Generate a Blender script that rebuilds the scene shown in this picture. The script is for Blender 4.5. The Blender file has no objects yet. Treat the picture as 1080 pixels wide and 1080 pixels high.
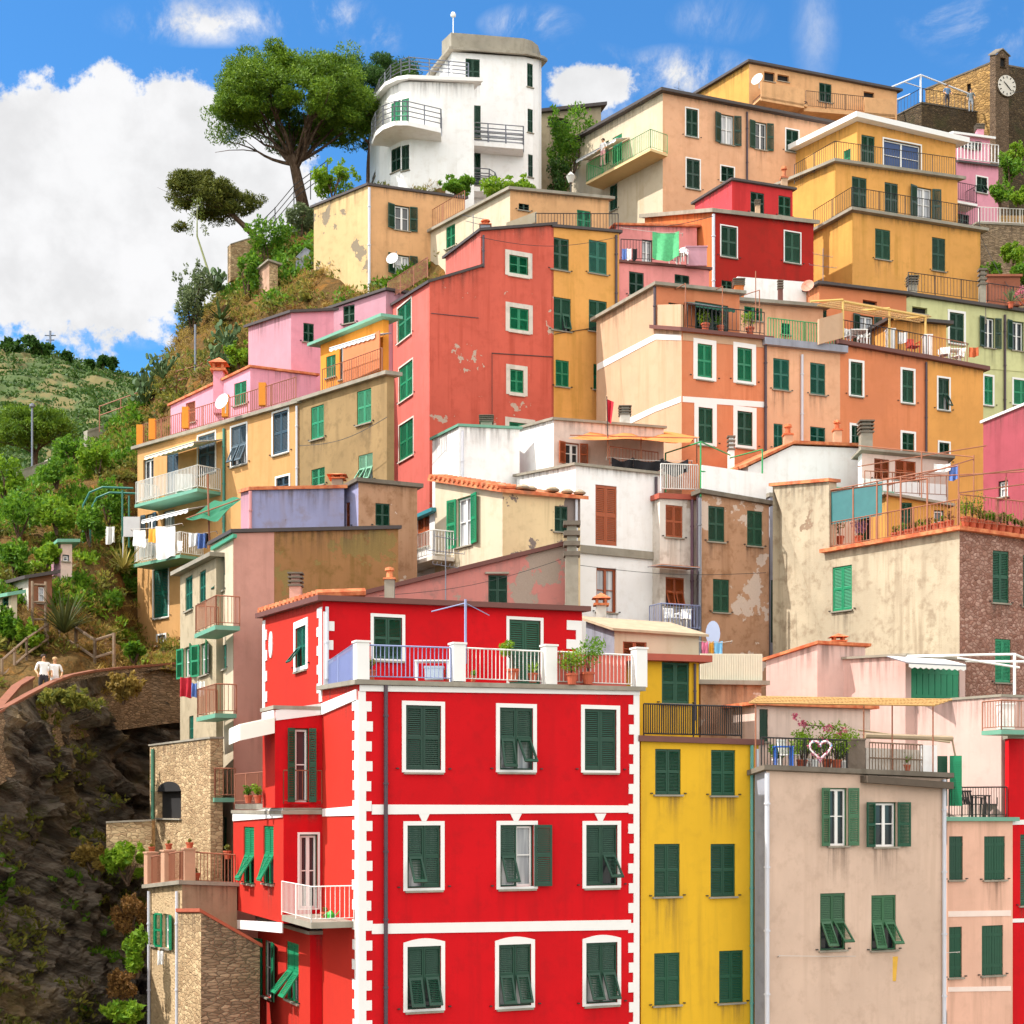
import bpy, bmesh, math, random
from mathutils import Vector, Matrix, noise
random.seed(7)
S = bpy.context.scene
COL = S.collection
FPX, CX, HY, CZ = 1600.0, 540.0, 850.0, 10.0   # focal length in photo pixels, principal column, horizon row, eye height

# ---------------------------------------------------------------- camera, sky, sun, exposure
cam = bpy.data.objects.new('camera', bpy.data.cameras.new('camera'))
COL.objects.link(cam); S.camera = cam
cam.location = (0, 0, CZ); cam.rotation_euler = (math.radians(90), 0, 0)
cam.data.sensor_width = 36; cam.data.lens = FPX / 1080 * 36
cam.data.shift_y = (HY - 540) / 1080
cam.data.clip_end = 20000
SUN_EL, SUN_AZ = math.radians(50), math.atan2(-0.95, -0.20)     # azimuth measured from +Y towards +X
sunv = Vector((math.sin(SUN_AZ) * math.cos(SUN_EL), math.cos(SUN_AZ) * math.cos(SUN_EL), math.sin(SUN_EL)))
sd = bpy.data.lights.new('sun', 'SUN'); sun = bpy.data.objects.new('sun', sd); COL.objects.link(sun)
sd.energy = 2.35; sd.angle = math.radians(0.5); sd.color = (1, 0.95, 0.89)
sun.rotation_euler = sunv.to_track_quat('Z', 'Y').to_euler()
S.view_settings.view_transform = 'Standard'; S.view_settings.look = 'None'
S.view_settings.exposure = 1.44; S.view_settings.gamma = 1
S.cycles.max_bounces = 5; S.cycles.diffuse_bounces = 3; S.cycles.glossy_bounces = 2; S.cycles.transmission_bounces = 2; S.cycles.use_adaptive_sampling = True; S.cycles.adaptive_threshold = 0.02
S.cycles.use_denoising = True; S.cycles.caustics_reflective = False; S.cycles.caustics_refractive = False

class NT:
    """tiny helper for writing node trees"""
    def __init__(s, nt): s.nt = nt
    def n(s, t, **k):
        nd = s.nt.nodes.new(t)
        for a, v in k.items(): setattr(nd, a, v)
        return nd
    def put(s, sock, v):
        if isinstance(v, bpy.types.NodeSocket): s.nt.links.new(v, sock)
        elif v is not None:
            if hasattr(sock.default_value, '__len__') and not hasattr(v, '__len__'): v = [v] * len(sock.default_value)
            if hasattr(v, '__len__') and len(sock.default_value) == 4 and len(v) == 3: v = (*v, 1)
            sock.default_value = v
    def m(s, op, a, b=None, c=None, clamp=False):
        nd = s.n('ShaderNodeMath', operation=op, use_clamp=clamp)
        s.put(nd.inputs[0], a); s.put(nd.inputs[1], b); s.put(nd.inputs[2], c)
        return nd.outputs[0]
    def vm(s, op, a, b=None):
        nd = s.n('ShaderNodeVectorMath', operation=op); s.put(nd.inputs[0], a); s.put(nd.inputs[1], b)
        return nd.outputs[0]
    def ramp(s, x, lo, hi, a=0.0, b=1.0):
        nd = s.n('ShaderNodeMapRange', interpolation_type='SMOOTHSTEP')
        for i, v in enumerate((x, lo, hi, a, b)): s.put(nd.inputs[i], v)
        return nd.outputs[0]
    def noise(s, vec, scale, detail=4, rough=.55, dist=0.0):
        nd = s.n('ShaderNodeTexNoise'); s.put(nd.inputs['Vector'], vec)
        nd.inputs['Scale'].default_value = scale; nd.inputs['Detail'].default_value = detail
        nd.inputs['Roughness'].default_value = rough; nd.inputs['Distortion'].default_value = dist
        return nd.outputs[0]
    def mix(s, f, a, b, mode='MIX'):
        nd = s.n('ShaderNodeMix', data_type='RGBA', blend_type=mode)
        s.put(nd.inputs[0], f); s.put(nd.inputs[6], a); s.put(nd.inputs[7], b)
        return nd.outputs[2]
    def pos(s): return s.n('ShaderNodeNewGeometry').outputs['Position']
    def scaled(s, vec, sc): return s.vm('MULTIPLY', vec, sc)

def build_world():
    w = bpy.data.worlds.new('World'); S.world = w; w.use_nodes = True
    t = NT(w.node_tree); w.node_tree.nodes.clear()
    sky = t.n('ShaderNodeTexSky', sky_type='NISHITA', sun_disc=False)
    sky.sun_elevation = SUN_EL; sky.sun_rotation = SUN_AZ
    sky.air_density = 1.0; sky.dust_density = 0.25; sky.ozone_density = 2.5
    d = t.n('ShaderNodeTexCoord').outputs['Generated']
    sp = t.n('ShaderNodeSeparateXYZ'); t.put(sp.inputs[0], d)
    x, y, z = sp.outputs
    ahead = t.m('GREATER_THAN', y, 0.05)
    yy = t.m('MAXIMUM', y, 0.05)
    u, v = t.m('DIVIDE', x, yy), t.m('DIVIDE', z, yy)          # direction of view, as slopes
    n1 = t.noise(d, 11, 9, .66); n2 = t.noise(d, 34, 7, .66)
    nn = t.m('ADD', t.m('MULTIPLY', t.m('SUBTRACT', n1, .5), 2.6), t.m('MULTIPLY', t.m('SUBTRACT', n2, .5), 1.5))
    field = None
    for (a, b, ra, rb, k) in CLOUDS:
        du = t.m('MULTIPLY', t.m('SUBTRACT', u, (a - CX) / FPX), FPX / ra)
        dv = t.m('MULTIPLY', t.m('SUBTRACT', v, (HY - b) / FPX), FPX / rb)
        f = t.m('SUBTRACT', k, t.m('SQRT', t.m('ADD', t.m('MULTIPLY', du, du), t.m('MULTIPLY', dv, dv))))
        field = f if field is None else t.m('MAXIMUM', field, f)
    cum = t.ramp(t.m('ADD', field, nn), -.03, .26)
    st = t.noise(t.scaled(d, (1.0, 1.0, .75)), 15, 9, .68, .5)
    wf = None
    for (a, b, ra, rb, k) in WISPS:
        du = t.m('MULTIPLY', t.m('SUBTRACT', u, (a - CX) / FPX), FPX / ra)
        dv = t.m('MULTIPLY', t.m('SUBTRACT', v, (HY - b) / FPX), FPX / rb)
        f = t.m('MULTIPLY', k, t.m('SUBTRACT', 1, t.m('SQRT', t.m('ADD', t.m('MULTIPLY', du, du), t.m('MULTIPLY', dv, dv))), clamp=True))
        wf = f if wf is None else t.m('MAXIMUM', wf, f)
    wis = t.m('MULTIPLY', t.ramp(st, .42, .76), t.m('MULTIPLY', wf, 1.7), clamp=True)
    mask = t.m('MULTIPLY', t.m('MAXIMUM', cum, wis), ahead)
    # unseen cloud bank added behind and beside the viewer to brighten the front walls
    back = t.m('MULTIPLY', t.ramp(t.noise(d, 2.6, 6, .55), .36, .5), t.ramp(y, .25, -.1))
    back = t.m('MULTIPLY', back, t.ramp(z, .0, .12))
    tone = t.ramp(t.noise(d, 13, 7, .58), .34, .56, .86, 1.02)
    skyc = t.mix(1.0, sky.outputs[0], SKY_TINT, 'MULTIPLY')
    cl = t.mix(1.0, CLOUD_C, t.n('ShaderNodeCombineXYZ').outputs[0], 'MIX')
    cc = t.n('ShaderNodeVectorMath', operation='SCALE'); cc.inputs[0].default_value = CLOUD_C; t.put(cc.inputs['Scale'], tone)
    col = t.mix(mask, skyc, cc.outputs[0])
    col = t.mix(back, col, BACK_FILL_C)
    bg = t.n('ShaderNodeBackground'); t.put(bg.inputs[0], col); bg.inputs[1].default_value = 0.15
    out = t.n('ShaderNodeOutputWorld'); w.node_tree.links.new(bg.outputs[0], out.inputs[0])
SKY_TINT = (.185, .40, .55); CLOUD_C = (2.33, 2.33, 2.36); BACK_FILL_C = (5.8, 5.5, 5.1)
CLOUDS = [(70, 205, 118, 112, 1.28), (160, 160, 88, 72, 1.2), (200, 235, 105, 92, 1.3), (80, 300, 115, 44, 1.2), (5, 240, 80, 90, 1.2), (110, 240, 120, 90, 1.5),
          (105, 105, 60, 50, .9), (270, 190, 70, 70, 1), (60, 140, 70, 60, .9), (610, 92, 75, 34, .8)]
WISPS = [(225, 22, 130, 30, 1.3), (345, 15, 60, 26, 1.1), (395, 40, 40, 25, .8), (560, 25, 60, 25, 1.1), (860, 28, 30, 75, .3), (1035, 30, 80, 50, .95), (110, 352, 80, 22, 1),
         (720, 78, 90, 34, 1.2), (600, 90, 110, 50, 1.3), (760, 20, 60, 30, .5), (1000, 20, 60, 40, .9)]
build_world()

# ---------------------------------------------------------------- materials
def lin(h):
    if not isinstance(h, str): return tuple(h)
    c = [int(h[i:i + 2], 16) / 255 for i in (0, 2, 4)]
    return tuple(x / 12.92 if x <= .04045 else ((x + .055) / 1.055) ** 2.4 for x in c)
def dim(c, k): return tuple(min(.9, x * k) for x in lin(c))
MATS = {}
def newmat(name):
    m = bpy.data.materials.new(name); m.use_nodes = True
    t = NT(m.node_tree); b = m.node_tree.nodes['Principled BSDF']
    return m, t, b
def bump(t, b, h, strength=.3, dist=.02):
    nd = t.n('ShaderNodeBump'); nd.inputs['Strength'].default_value = strength; nd.inputs['Distance'].default_value = dist
    t.put(nd.inputs['Height'], h); t.put(b.inputs['Normal'], nd.outputs[0])
def plain(name, c, rough=.6, var=.12, metal=0.0, scale=3.0, k=1.0):
    if name in MATS: return MATS[name]
    c = dim(c, k)
    m, t, b = newmat(name)
    n = t.noise(t.pos(), scale, 5)
    t.put(b.inputs['Base Color'], t.mix(n, dim(c, 1 - var), dim(c, 1 + var)))
    b.inputs['Roughness'].default_value = rough; b.inputs['Metallic'].default_value = metal
    MATS[name] = m; return m
def stucco(name, c, k=.8, stain=.35, stainc=None, patch=None, patchc='8a7a6a', var=.1, streak=.5, grain=.25, pscale=.55):
    """painted render: slow blotches, vertical rain streaks, optional fallen-off patches"""
    if name in MATS: return MATS[name]
    c = dim(c, k); sc = dim(stainc, k) if stainc else tuple(x * y for x, y in zip(dim(c, .62), (1.0, .97, .92)))
    m, t, b = newmat(name); p = t.pos()
    n1 = t.noise(p, .45, 6, .6); n2 = t.noise(p, 2.2, 6, .65)
    col = t.mix(t.ramp(n1, .3, .7), dim(c, 1 - var), dim(c, 1 + var * .6))
    blot = t.m('MULTIPLY', t.ramp(n2, .47, .70), stain)
    col = t.mix(blot, col, sc)
    st = t.noise(t.scaled(p, (2.4, 2.4, .16)), 1.0, 6, .6)
    col = t.mix(t.m('MULTIPLY', t.ramp(st, .47, .68), t.m('MULTIPLY', streak, t.ramp(n1, .34, .58))), col, sc)
    fine = t.noise(p, 26, 3, .6)
    if patch:
        pn = t.m('ADD', t.noise(p, pscale, 7, .6), t.m('MULTIPLY', t.m('SUBTRACT', n2, .5), .22))
        pm = t.ramp(pn, patch, patch + .012)
        pc = t.mix(fine, dim(patchc, k * .75), dim(patchc, k * 1.1))
        col = t.mix(pm, col, pc)
    t.put(b.inputs['Base Color'], col)
    b.inputs['Roughness'].default_value = .88; b.inputs['Specular IOR Level'].default_value = .2
    h = t.m('ADD', t.m('MULTIPLY', n2, .8), t.m('MULTIPLY', fine, .4))
    if patch: h = t.m('SUBTRACT', h, t.m('MULTIPLY', pm, .8))
    bump(t, b, h, grain, .03)
    MATS[name] = m; return m
def stonework(name, c1, c2, mortar, sx=3.2, sz=5.2, k=.8, rnd=1.0, edge=.10, mossc=None, moss=0.0):
    """rubble masonry"""
    if name in MATS: return MATS[name]
    m, t, b = newmat(name); p = t.pos()
    w = t.scaled(p, (sx * 2.1, sx * 2.1, sz * 2.1))
    wob = t.n('ShaderNodeTexNoise'); t.put(wob.inputs['Vector'], p); wob.inputs['Scale'].default_value = 3.0
    w = t.vm('ADD', w, t.scaled(wob.outputs['Color'], (.8, .8, .5)))
    v = t.n('ShaderNodeTexVoronoi', feature='DISTANCE_TO_EDGE'); t.put(v.inputs['Vector'], w); v.inputs['Randomness'].default_value = rnd; v.inputs['Scale'].default_value = 1
    v2 = t.n('ShaderNodeTexVoronoi', feature='F1'); t.put(v2.inputs['Vector'], w); v2.inputs['Randomness'].default_value = rnd; v2.inputs['Scale'].default_value = 1
    sep = t.n('ShaderNodeSeparateColor'); t.put(sep.inputs[0], v2.outputs['Color'])
    col = t.mix(sep.outputs[0], dim(c1, k), dim(c2, k))
    col = t.mix(sep.outputs[1], col, t.mix(1.0, col, (.62, .60, .58), 'MULTIPLY'))
    col = t.mix(t.ramp(t.noise(p, 1.1, 6, .65), .42, .62, 0, .55), col, t.mix(1.0, col, (.6, .55, .5), 'MULTIPLY'))
    col = t.mix(t.m('MULTIPLY', t.noise(p, 9, 5), .5), col, dim(mortar, k * .8))
    col = t.mix(t.ramp(v.outputs['Distance'], 0, edge), dim(mortar, k * .75), col)
    if mossc: col = t.mix(t.m('MULTIPLY', t.ramp(t.noise(p, .6, 6, .6), .5, .68), moss), col, dim(mossc, k))
    t.put(b.inputs['Base Color'], col); b.inputs['Roughness'].default_value = .92; b.inputs['Specular IOR Level'].default_value = .15
    h = t.m('ADD', t.ramp(v.outputs['Distance'], 0, edge * 2.2), t.m('MULTIPLY', t.noise(p, 14, 4), .5))
    bump(t, b, h, .7, .035)
    MATS[name] = m; return m
def ground_mat(name, cols, scale=.5, fine=6, grain=.6, k=1.0, stretch=(1, 1, 1), rough=.95):
    if name in MATS: return MATS[name]
    m, t, b = newmat(name); p = t.scaled(t.pos(), stretch)
    n1 = t.noise(p, scale, 8, .62, .6); n2 = t.noise(p, fine, 6, .65); n3 = t.noise(p, scale * 2.7, 5, .6)
    col = t.mix(t.ramp(n1, .36, .64), dim(cols[0], k), dim(cols[1], k))
    col = t.mix(t.ramp(n3, .5, .66), col, dim(cols[2], k))
    col = t.mix(t.ramp(n2, .35, .75, 0, .6), col, dim(cols[3], k))
    t.put(b.inputs['Base Color'], col); b.inputs['Roughness'].default_value = rough; b.inputs['Specular IOR Level'].default_value = .12
    bump(t, b, t.m('ADD', n1, n2), grain, .15)
    MATS[name] = m; return m
def leafmat(name, a, bcol, trans=.25):
    """leaf colour varies from one leaf to the next (random per island)"""
    if name in MATS: return MATS[name]
    m, t, b = newmat(name)
    r = t.n('ShaderNodeNewGeometry').outputs['Random Per Island']
    col = t.mix(r, lin(a), lin(bcol))
    n = t.noise(t.pos(), .5, 3)
    col = t.mix(t.ramp(n, .35, .7, 0, .5), col, dim(lin(a), .75))
    t.put(b.inputs['Base Color'], col); b.inputs['Roughness'].default_value = .6; b.inputs['Specular IOR Level'].default_value = .25
    tr = t.n('ShaderNodeBsdfTranslucent'); t.put(tr.inputs[0], t.mix(.5, col, dim(lin(bcol), 1.2)))
    mx = t.n('ShaderNodeMixShader'); mx.inputs[0].default_value = trans
    m.node_tree.links.new(b.outputs[0], mx.inputs[1]); m.node_tree.links.new(tr.outputs[0], mx.inputs[2])
    m.node_tree.links.new(mx.outputs[0], m.node_tree.nodes['Material Output'].inputs[0])
    MATS[name] = m; return m
def stainmat():
    if 'rain_grime' in MATS: return MATS['rain_grime']
    m, t, b = newmat('rain_grime'); p = t.pos()
    uv = t.n('ShaderNodeUVMap').outputs[0]; sp = t.n('ShaderNodeSeparateXYZ'); t.put(sp.inputs[0], uv)
    st = t.noise(t.scaled(p, (7, 7, .35)), 1.0, 5, .6); fade = t.m('POWER', sp.outputs[1], 1.4)
    side = t.m('MULTIPLY', t.ramp(sp.outputs[0], 0, .12), t.ramp(sp.outputs[0], 1, .88))
    al = t.m('MULTIPLY', t.m('MULTIPLY', t.ramp(st, .42, .68), fade), t.m('MULTIPLY', side, .42))
    t.put(b.inputs['Base Color'], t.mix(t.noise(p, 3, 3), (.07, .055, .045), (.16, .12, .09))); b.inputs['Roughness'].default_value = .95; t.put(b.inputs['Alpha'], al)
    MATS['rain_grime'] = m; return m
def curtainmat():
    if 'curtained_glass' in MATS: return MATS['curtained_glass']
    m, t, b = newmat('curtained_glass'); p = t.pos()
    t.put(b.inputs['Base Color'], t.mix(t.ramp(t.noise(t.scaled(p, (9, 9, .4)), 1.0, 3), .35, .65), (.30, .31, .33), (.62, .62, .62)))
    b.inputs['Roughness'].default_value = .12; b.inputs['Specular IOR Level'].default_value = .6
    MATS['curtained_glass'] = m; return m
def glassmat():
    if 'window_glass' in MATS: return MATS['window_glass']
    m, t, b = newmat('window_glass')
    t.put(b.inputs['Base Color'], t.mix(t.noise(t.pos(), 1.3, 3), (.012, .018, .022), (.05, .06, .065)))
    b.inputs['Roughness'].default_value = .06; b.inputs['Specular IOR Level'].default_value = .7
    MATS['window_glass'] = m; return m
def tilemat():
    if 'terracotta' in MATS: return MATS['terracotta']
    m, t, b = newmat('terracotta'); p = t.pos()
    col = t.mix(t.ramp(t.noise(p, 3.5, 5), .3, .7), lin('b5532e'), lin('d98a5a'))
    col = t.mix(t.ramp(t.noise(p, 1.1, 5), .55, .75, 0, .6), col, lin('7d6a55'))
    t.put(b.inputs['Base Color'], col); b.inputs['Roughness'].default_value = .85; bump(t, b, t.noise(p, 20, 3), .3, .02)
    MATS['terracotta'] = m; return m
G = dict(
    g=plain('shutter_dark_green', '08603e', .5, .15, k=.52), k=plain('shutter_black_green', '075238', .5, .15, k=.5),
    t=plain('shutter_teal', '0c6e58', .5, .15, k=.7), e=plain('shutter_emerald', '0b9060', .5, .15, k=.75),
    m=plain('shutter_moss', '3a7048', .55, .2, k=.75), b=plain('shutter_brown', 'b0521c', .5, .15, k=.75),
    u=plain('shutter_slate_blue', '36505e', .5, .15, k=.8), w=plain('shutter_pale_green', '7fb895', .5, .15, k=.75))
for _c, _h, _k in (('g', '08603e', .52), ('k', '075238', .5), ('t', '0c6e58', .7), ('e', '0b9060', .75), ('m', '3a7048', .75), ('b', 'b0521c', .75), ('u', '36505e', .8), ('w', '7fb895', .75)):
    _n = G[_c].name                                     # the same paint, fresher and more faded
    G[_c + '1'] = plain(_n + '_fresh', _h, .42, .1, k=_k * .78)
    _f = lin(_h); _f = tuple(x * .95 + .018 for x in _f); G[_c + '2'] = plain(_n + '_faded', _f, .65, .3, k=_k * 1.05, scale=7)
WHITE = plain('white_trim', 'f2f0ec', .6, .05, k=.9)
CONC = stucco('concrete', 'b0a898', .75, .5, var=.2)
CONCD = stucco('old_concrete', '857b6e', .75, .6, var=.25)
SLATE = plain('dark_slate', '4a4240', .7, .25, k=.9)
BROWNED = plain('brown_eave', '6a4038', .7, .15)
REDED = plain('red_ledge', 'a8503c', .7, .15)
IRON = plain('black_iron', '2a2826', .5, .1)
IRONW = plain('white_iron', 'e0ddd6', .5, .06)
IRONR = plain('rusty_iron', '9a6248', .7, .25)
IRONG = plain('green_iron', '2f9a5a', .5, .12)
IRONB = plain('blue_grey_iron', '8a94b8', .45, .08)
STEEL = plain('grey_steel', '7d8088', .4, .1, .4)
PIPEW = plain('pale_pipe', 'c8cad2', .5, .08)
PIPED = plain('dark_pipe', '4a3c44', .5, .1)
COPPER = plain('copper_pipe', '8a4a38', .5, .15)
GREENP = plain('green_gutter', '6aa088', .55, .12)
TILE = tilemat(); GLASS = glassmat(); CURTAIN = curtainmat(); GRIME = stainmat()
WOOD = plain('weathered_wood', '8a7560', .8, .3, scale=8)
CANEM = plain('cane', 'b89058', .8, .3, scale=9)
POTM = plain('terracotta_pot', 'b5583a', .8, .15)
PLASTIC = plain('white_plastic', 'eeeeea', .4, .03)
DARK = plain('dark_interior', '1c1a1a', .9, .2)

# ---------------------------------------------------------------- geometry helpers
def P(px, py, d): return Vector(((px - CX) / FPX * d, d, CZ + (HY - py) / FPX * d))
def zat(py, d): return CZ + (HY - py) / FPX * d
ORG = {}
def tag(o, label=None, cat=None, group=None, kind=None):
    if label: o['label'] = label
    if cat: o['category'] = cat
    if group: o['group'] = group
    if kind: o['kind'] = kind
    return o
def thing(name, label, cat, loc, group=None):
    o = bpy.data.objects.new(name, None); COL.objects.link(o); o.empty_display_size = .3
    o.location = loc; ORG[o.name] = Vector(loc)
    return tag(o, label, cat, group, 'thing')
def link(name, me, parent=None, loc=None):
    o = bpy.data.objects.new(name, me); COL.objects.link(o)
    if parent is not None: o.parent = parent; ORG[o.name] = ORG[parent.name]
    else: o.location = loc if loc is not None else (0, 0, 0); ORG[o.name] = Vector(o.location)
    return o
class MB:
    def __init__(s): s.v = []; s.f = []; s.mi = []
    def face(s, pts, mi=0):
        i = len(s.v); s.v += [Vector(p) for p in pts]; s.f.append(tuple(range(i, i + len(pts)))); s.mi.append(mi)
    def mesh(s, vs, fs, mi=0):
        i = len(s.v); s.v += [Vector(p) for p in vs]
        for f in fs: s.f.append(tuple(i + j for j in f)); s.mi.append(mi)
    def hexa(s, b, t, mi=0):                     # bottom ring of 4, top ring of 4
        s.mesh(list(b) + list(t), [(3, 2, 1, 0), (4, 5, 6, 7), (0, 1, 5, 4), (1, 2, 6, 5), (2, 3, 7, 6), (3, 0, 4, 7)], mi)
    def obox(s, o, ex, ey, ez, mi=0):
        o, ex, ey, ez = map(Vector, (o, ex, ey, ez))
        s.hexa([o, o + ex, o + ex + ey, o + ey], [o + ez, o + ex + ez, o + ex + ey + ez, o + ey + ez], mi)
    def box(s, a, b, mi=0): s.obox(a, (b[0] - a[0], 0, 0), (0, b[1] - a[1], 0), (0, 0, b[2] - a[2]), mi)
    def cbox(s, c, sx, sy, sz, mi=0): s.box((c[0] - sx / 2, c[1] - sy / 2, c[2]), (c[0] + sx / 2, c[1] + sy / 2, c[2] + sz), mi)
    def bar(s, p, q, r, n=4, r2=None, mi=0, caps=True):
        p, q = Vector(p), Vector(q); d = q - p
        if d.length < 1e-6: return
        a = d.orthogonal().normalized(); b = d.normalized().cross(a); r2 = r if r2 is None else r2
        cs = [(math.cos(2 * math.pi * (i + .5) / n), math.sin(2 * math.pi * (i + .5) / n)) for i in range(n)]
        vs = [p + (a * c + b * e) * r for c, e in cs] + [q + (a * c + b * e) * r2 for c, e in cs]
        fs = [(i, (i + 1) % n, n + (i + 1) % n, n + i) for i in range(n)]
        if caps: fs += [tuple(range(n - 1, -1, -1)), tuple(range(n, 2 * n))]
        s.mesh(vs, fs, mi)
    def tube(s, pts, r, n=6, mi=0):
        pts = [Vector(p) for p in pts]; rings = []
        rr = r if hasattr(r, '__len__') else [r] * len(pts)
        a = None
        for i, p in enumerate(pts):
            d = (pts[min(i + 1, len(pts) - 1)] - pts[max(i - 1, 0)]).normalized()
            a = d.orthogonal().normalized() if a is None else (a - d * a.dot(d)).normalized()
            b = d.cross(a)
            rings.append([p + (a * math.cos(2 * math.pi * j / n) + b * math.sin(2 * math.pi * j / n)) * rr[i] for j in range(n)])
        vs = [v for ring in rings for v in ring]; fs = []
        for i in range(len(pts) - 1):
            for j in range(n): fs.append((i * n + j, i * n + (j + 1) % n, (i + 1) * n + (j + 1) % n, (i + 1) * n + j))
        fs += [tuple(range(n - 1, -1, -1)), tuple(range((len(pts) - 1) * n, len(pts) * n))]
        s.mesh(vs, fs, mi)
    def lathe(s, c, prof, n=12, mi=0):
        c = Vector(c); vs = []; fs = []
        for r, z in prof:
            for j in range(n): vs.append(c + Vector((r * math.cos(2 * math.pi * j / n), r * math.sin(2 * math.pi * j / n), z)))
        for i in range(len(prof) - 1):
            for j in range(n): fs.append((i * n + j, i * n + (j + 1) % n, (i + 1) * n + (j + 1) % n, (i + 1) * n + j))
        fs += [tuple(range(n - 1, -1, -1)), tuple(range((len(prof) - 1) * n, len(prof) * n))]
        s.mesh(vs, fs, mi)
    def prism(s, pts, ext, mi=0):
        pts = [Vector(p) for p in pts]; ext = Vector(ext); n = len(pts)
        s.mesh(pts + [p + ext for p in pts], [tuple(range(n - 1, -1, -1)), tuple(range(n, 2 * n))] + [(i, (i + 1) % n, n + (i + 1) % n, n + i) for i in range(n)], mi)
    def build(s, name, mats, parent=None, loc=None, smooth=False):
        if not s.f: return None
        if not isinstance(mats, (list, tuple)): mats = [mats]
        o = ORG[parent.name] if parent is not None else (Vector(loc) if loc is not None else Vector((0, 0, 0)))
        me = bpy.data.meshes.new(name); me.from_pydata([tuple(v - o) for v in s.v], [], s.f)
        for m in mats: me.materials.append(m)
        if len(mats) > 1:
            for p, i in zip(me.polygons, s.mi): p.material_index = i
        if smooth:
            for p in me.polygons: p.use_smooth = True
        me.update()
        return link(name, me, parent, loc)
def railing(mb, pts, h, gap=.13, r=.012, post=1.6, top=.022, n=4):
    """balustrade of vertical bars along a polyline of base points"""
    for a, b in zip(pts, pts[1:]):
        a, b = Vector(a), Vector(b); L = (b - a).length; up = Vector((0, 0, h))
        mb.bar(a + up, b + up, top, n); mb.bar(a + up * .1, b + up * .1, r * 1.2, n)
        k = max(1, round(L / gap))
        for i in range(k + 1):
            p = a.lerp(b, i / k); mb.bar(p + up * .1, p + up, r, n, caps=False)
        k = max(1, round(L / post))
        for i in range(k + 1):
            p = a.lerp(b, i / k); mb.bar(p, p + up, top, n)
def hrailing(mb, pts, h, rows=4, r=.02, post=1.1):
    for a, b in zip(pts, pts[1:]):
        a, b = Vector(a), Vector(b); up = Vector((0, 0, h))
        for i in range(1, rows + 1): mb.bar(a + up * i / rows, b + up * i / rows, r, 4)
        k = max(1, round((b - a).length / post))
        for i in range(k + 1):
            p = a.lerp(b, i / k); mb.bar(p, p + up, r * 1.2, 4)

# shutter leaves: unit meshes (x from hinge to edge, z up), scaled to each window
def leaf_mesh(kind, mat):
    key = ('leaf', kind, mat.name)
    if key in MATS: return MATS[key]
    mb = MB(); y0, y1 = -.02, .02
    def bx(x0, x1, z0, z1, a=y0, b=y1): mb.box((x0, a, z0), (x1, b, z1))
    def slats(z0, z1, k):
        for i in range(k):
            za = z0 + (z1 - z0) * i / k; zb = za + (z1 - z0) / k * .8
            mb.obox((.13, -.016, za), (.74, 0, 0), (0, .005, 0), (0, .022, zb - za))
    if kind == 'full':
        bx(0, .13, 0, 1); bx(.87, 1, 0, 1); bx(.13, .87, 0, .06); bx(.13, .87, .47, .53); bx(.13, .87, .95, 1)
        slats(.06, .47, 13); slats(.53, .95, 13)
    elif kind == 'upper':
        bx(0, .10, 0, 1); bx(.90, 1, 0, 1); bx(.10, .90, .48, .54); bx(.10, .90, .95, 1); bx(.1, .9, 0, .025); slats(.54, .95, 13)
    elif kind == 'flap':
        bx(0, .14, 0, 1); bx(.86, 1, 0, 1); bx(.14, .86, 0, .1); bx(.14, .86, .9, 1); slats(.1, .9, 13)
    elif kind == 'plank':
        for i in range(4): bx(i / 4 + .01, (i + 1) / 4 - .01, 0, 1)
        bx(.0, 1, .15, .22, -.03, .015); bx(0, 1, .78, .85, -.03, .015)
    me = bpy.data.meshes.new('shutter_' + kind); me.from_pydata([tuple(v) for v in mb.v], [], mb.f); me.materials.append(mat)
    MATS[key] = me; return me
# ---------------------------------------------------------------- the hill's height, used to stand houses on
def interp(tab, x):
    if x <= tab[0][0]: return tab[0][1]
    for (a, p), (b, q) in zip(tab, tab[1:]):
        if x <= b: return p + (q - p) * (x - a) / (b - a)
    return tab[-1][1]
HILL = [(30, -10), (46, -10), (52, -4), (57, 0), (62, 5), (68, 9), (72, 11), (78, 14), (84, 22), (87.5, 30), (92, 34.5), (100, 39), (115, 45), (140, 47), (200, 40), (400, 15)]
def terr(x, y):
    z = interp(HILL, y) + CZ
    edge = (400 - CX) / FPX * y
    if x < edge: z -= (edge - x) * (1.6 if y > 60 else .9)
    return max(z, 0.0)
R90 = math.pi / 2
def r2(v): return Vector((v[0], v[1], 0))

class Seg:
    def __init__(s, key, O, d, n, L, prof, mi): s.key, s.O, s.d, s.n, s.L, s.prof, s.mi, s.holes = key, O, d, n, L, prof, mi, []
    def u(s, px, off=0.0):
        a = (px - CX) / FPX; o = s.O + s.n * off
        return (a * o.y - o.x) / (s.d.x - a * s.d.y)
    def at(s, u, z, off=0.0):
        p = s.O + s.d * u + s.n * off
        return Vector((p.x, p.y, z))
    def pt(s, px, py, off=0.0):
        u = s.u(px, off); p = s.O + s.d * u + s.n * off
        return Vector((p.x, p.y, zat(py, p.y)))
    def ztop(s, u): return interp(sorted(s.prof), u)

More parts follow.
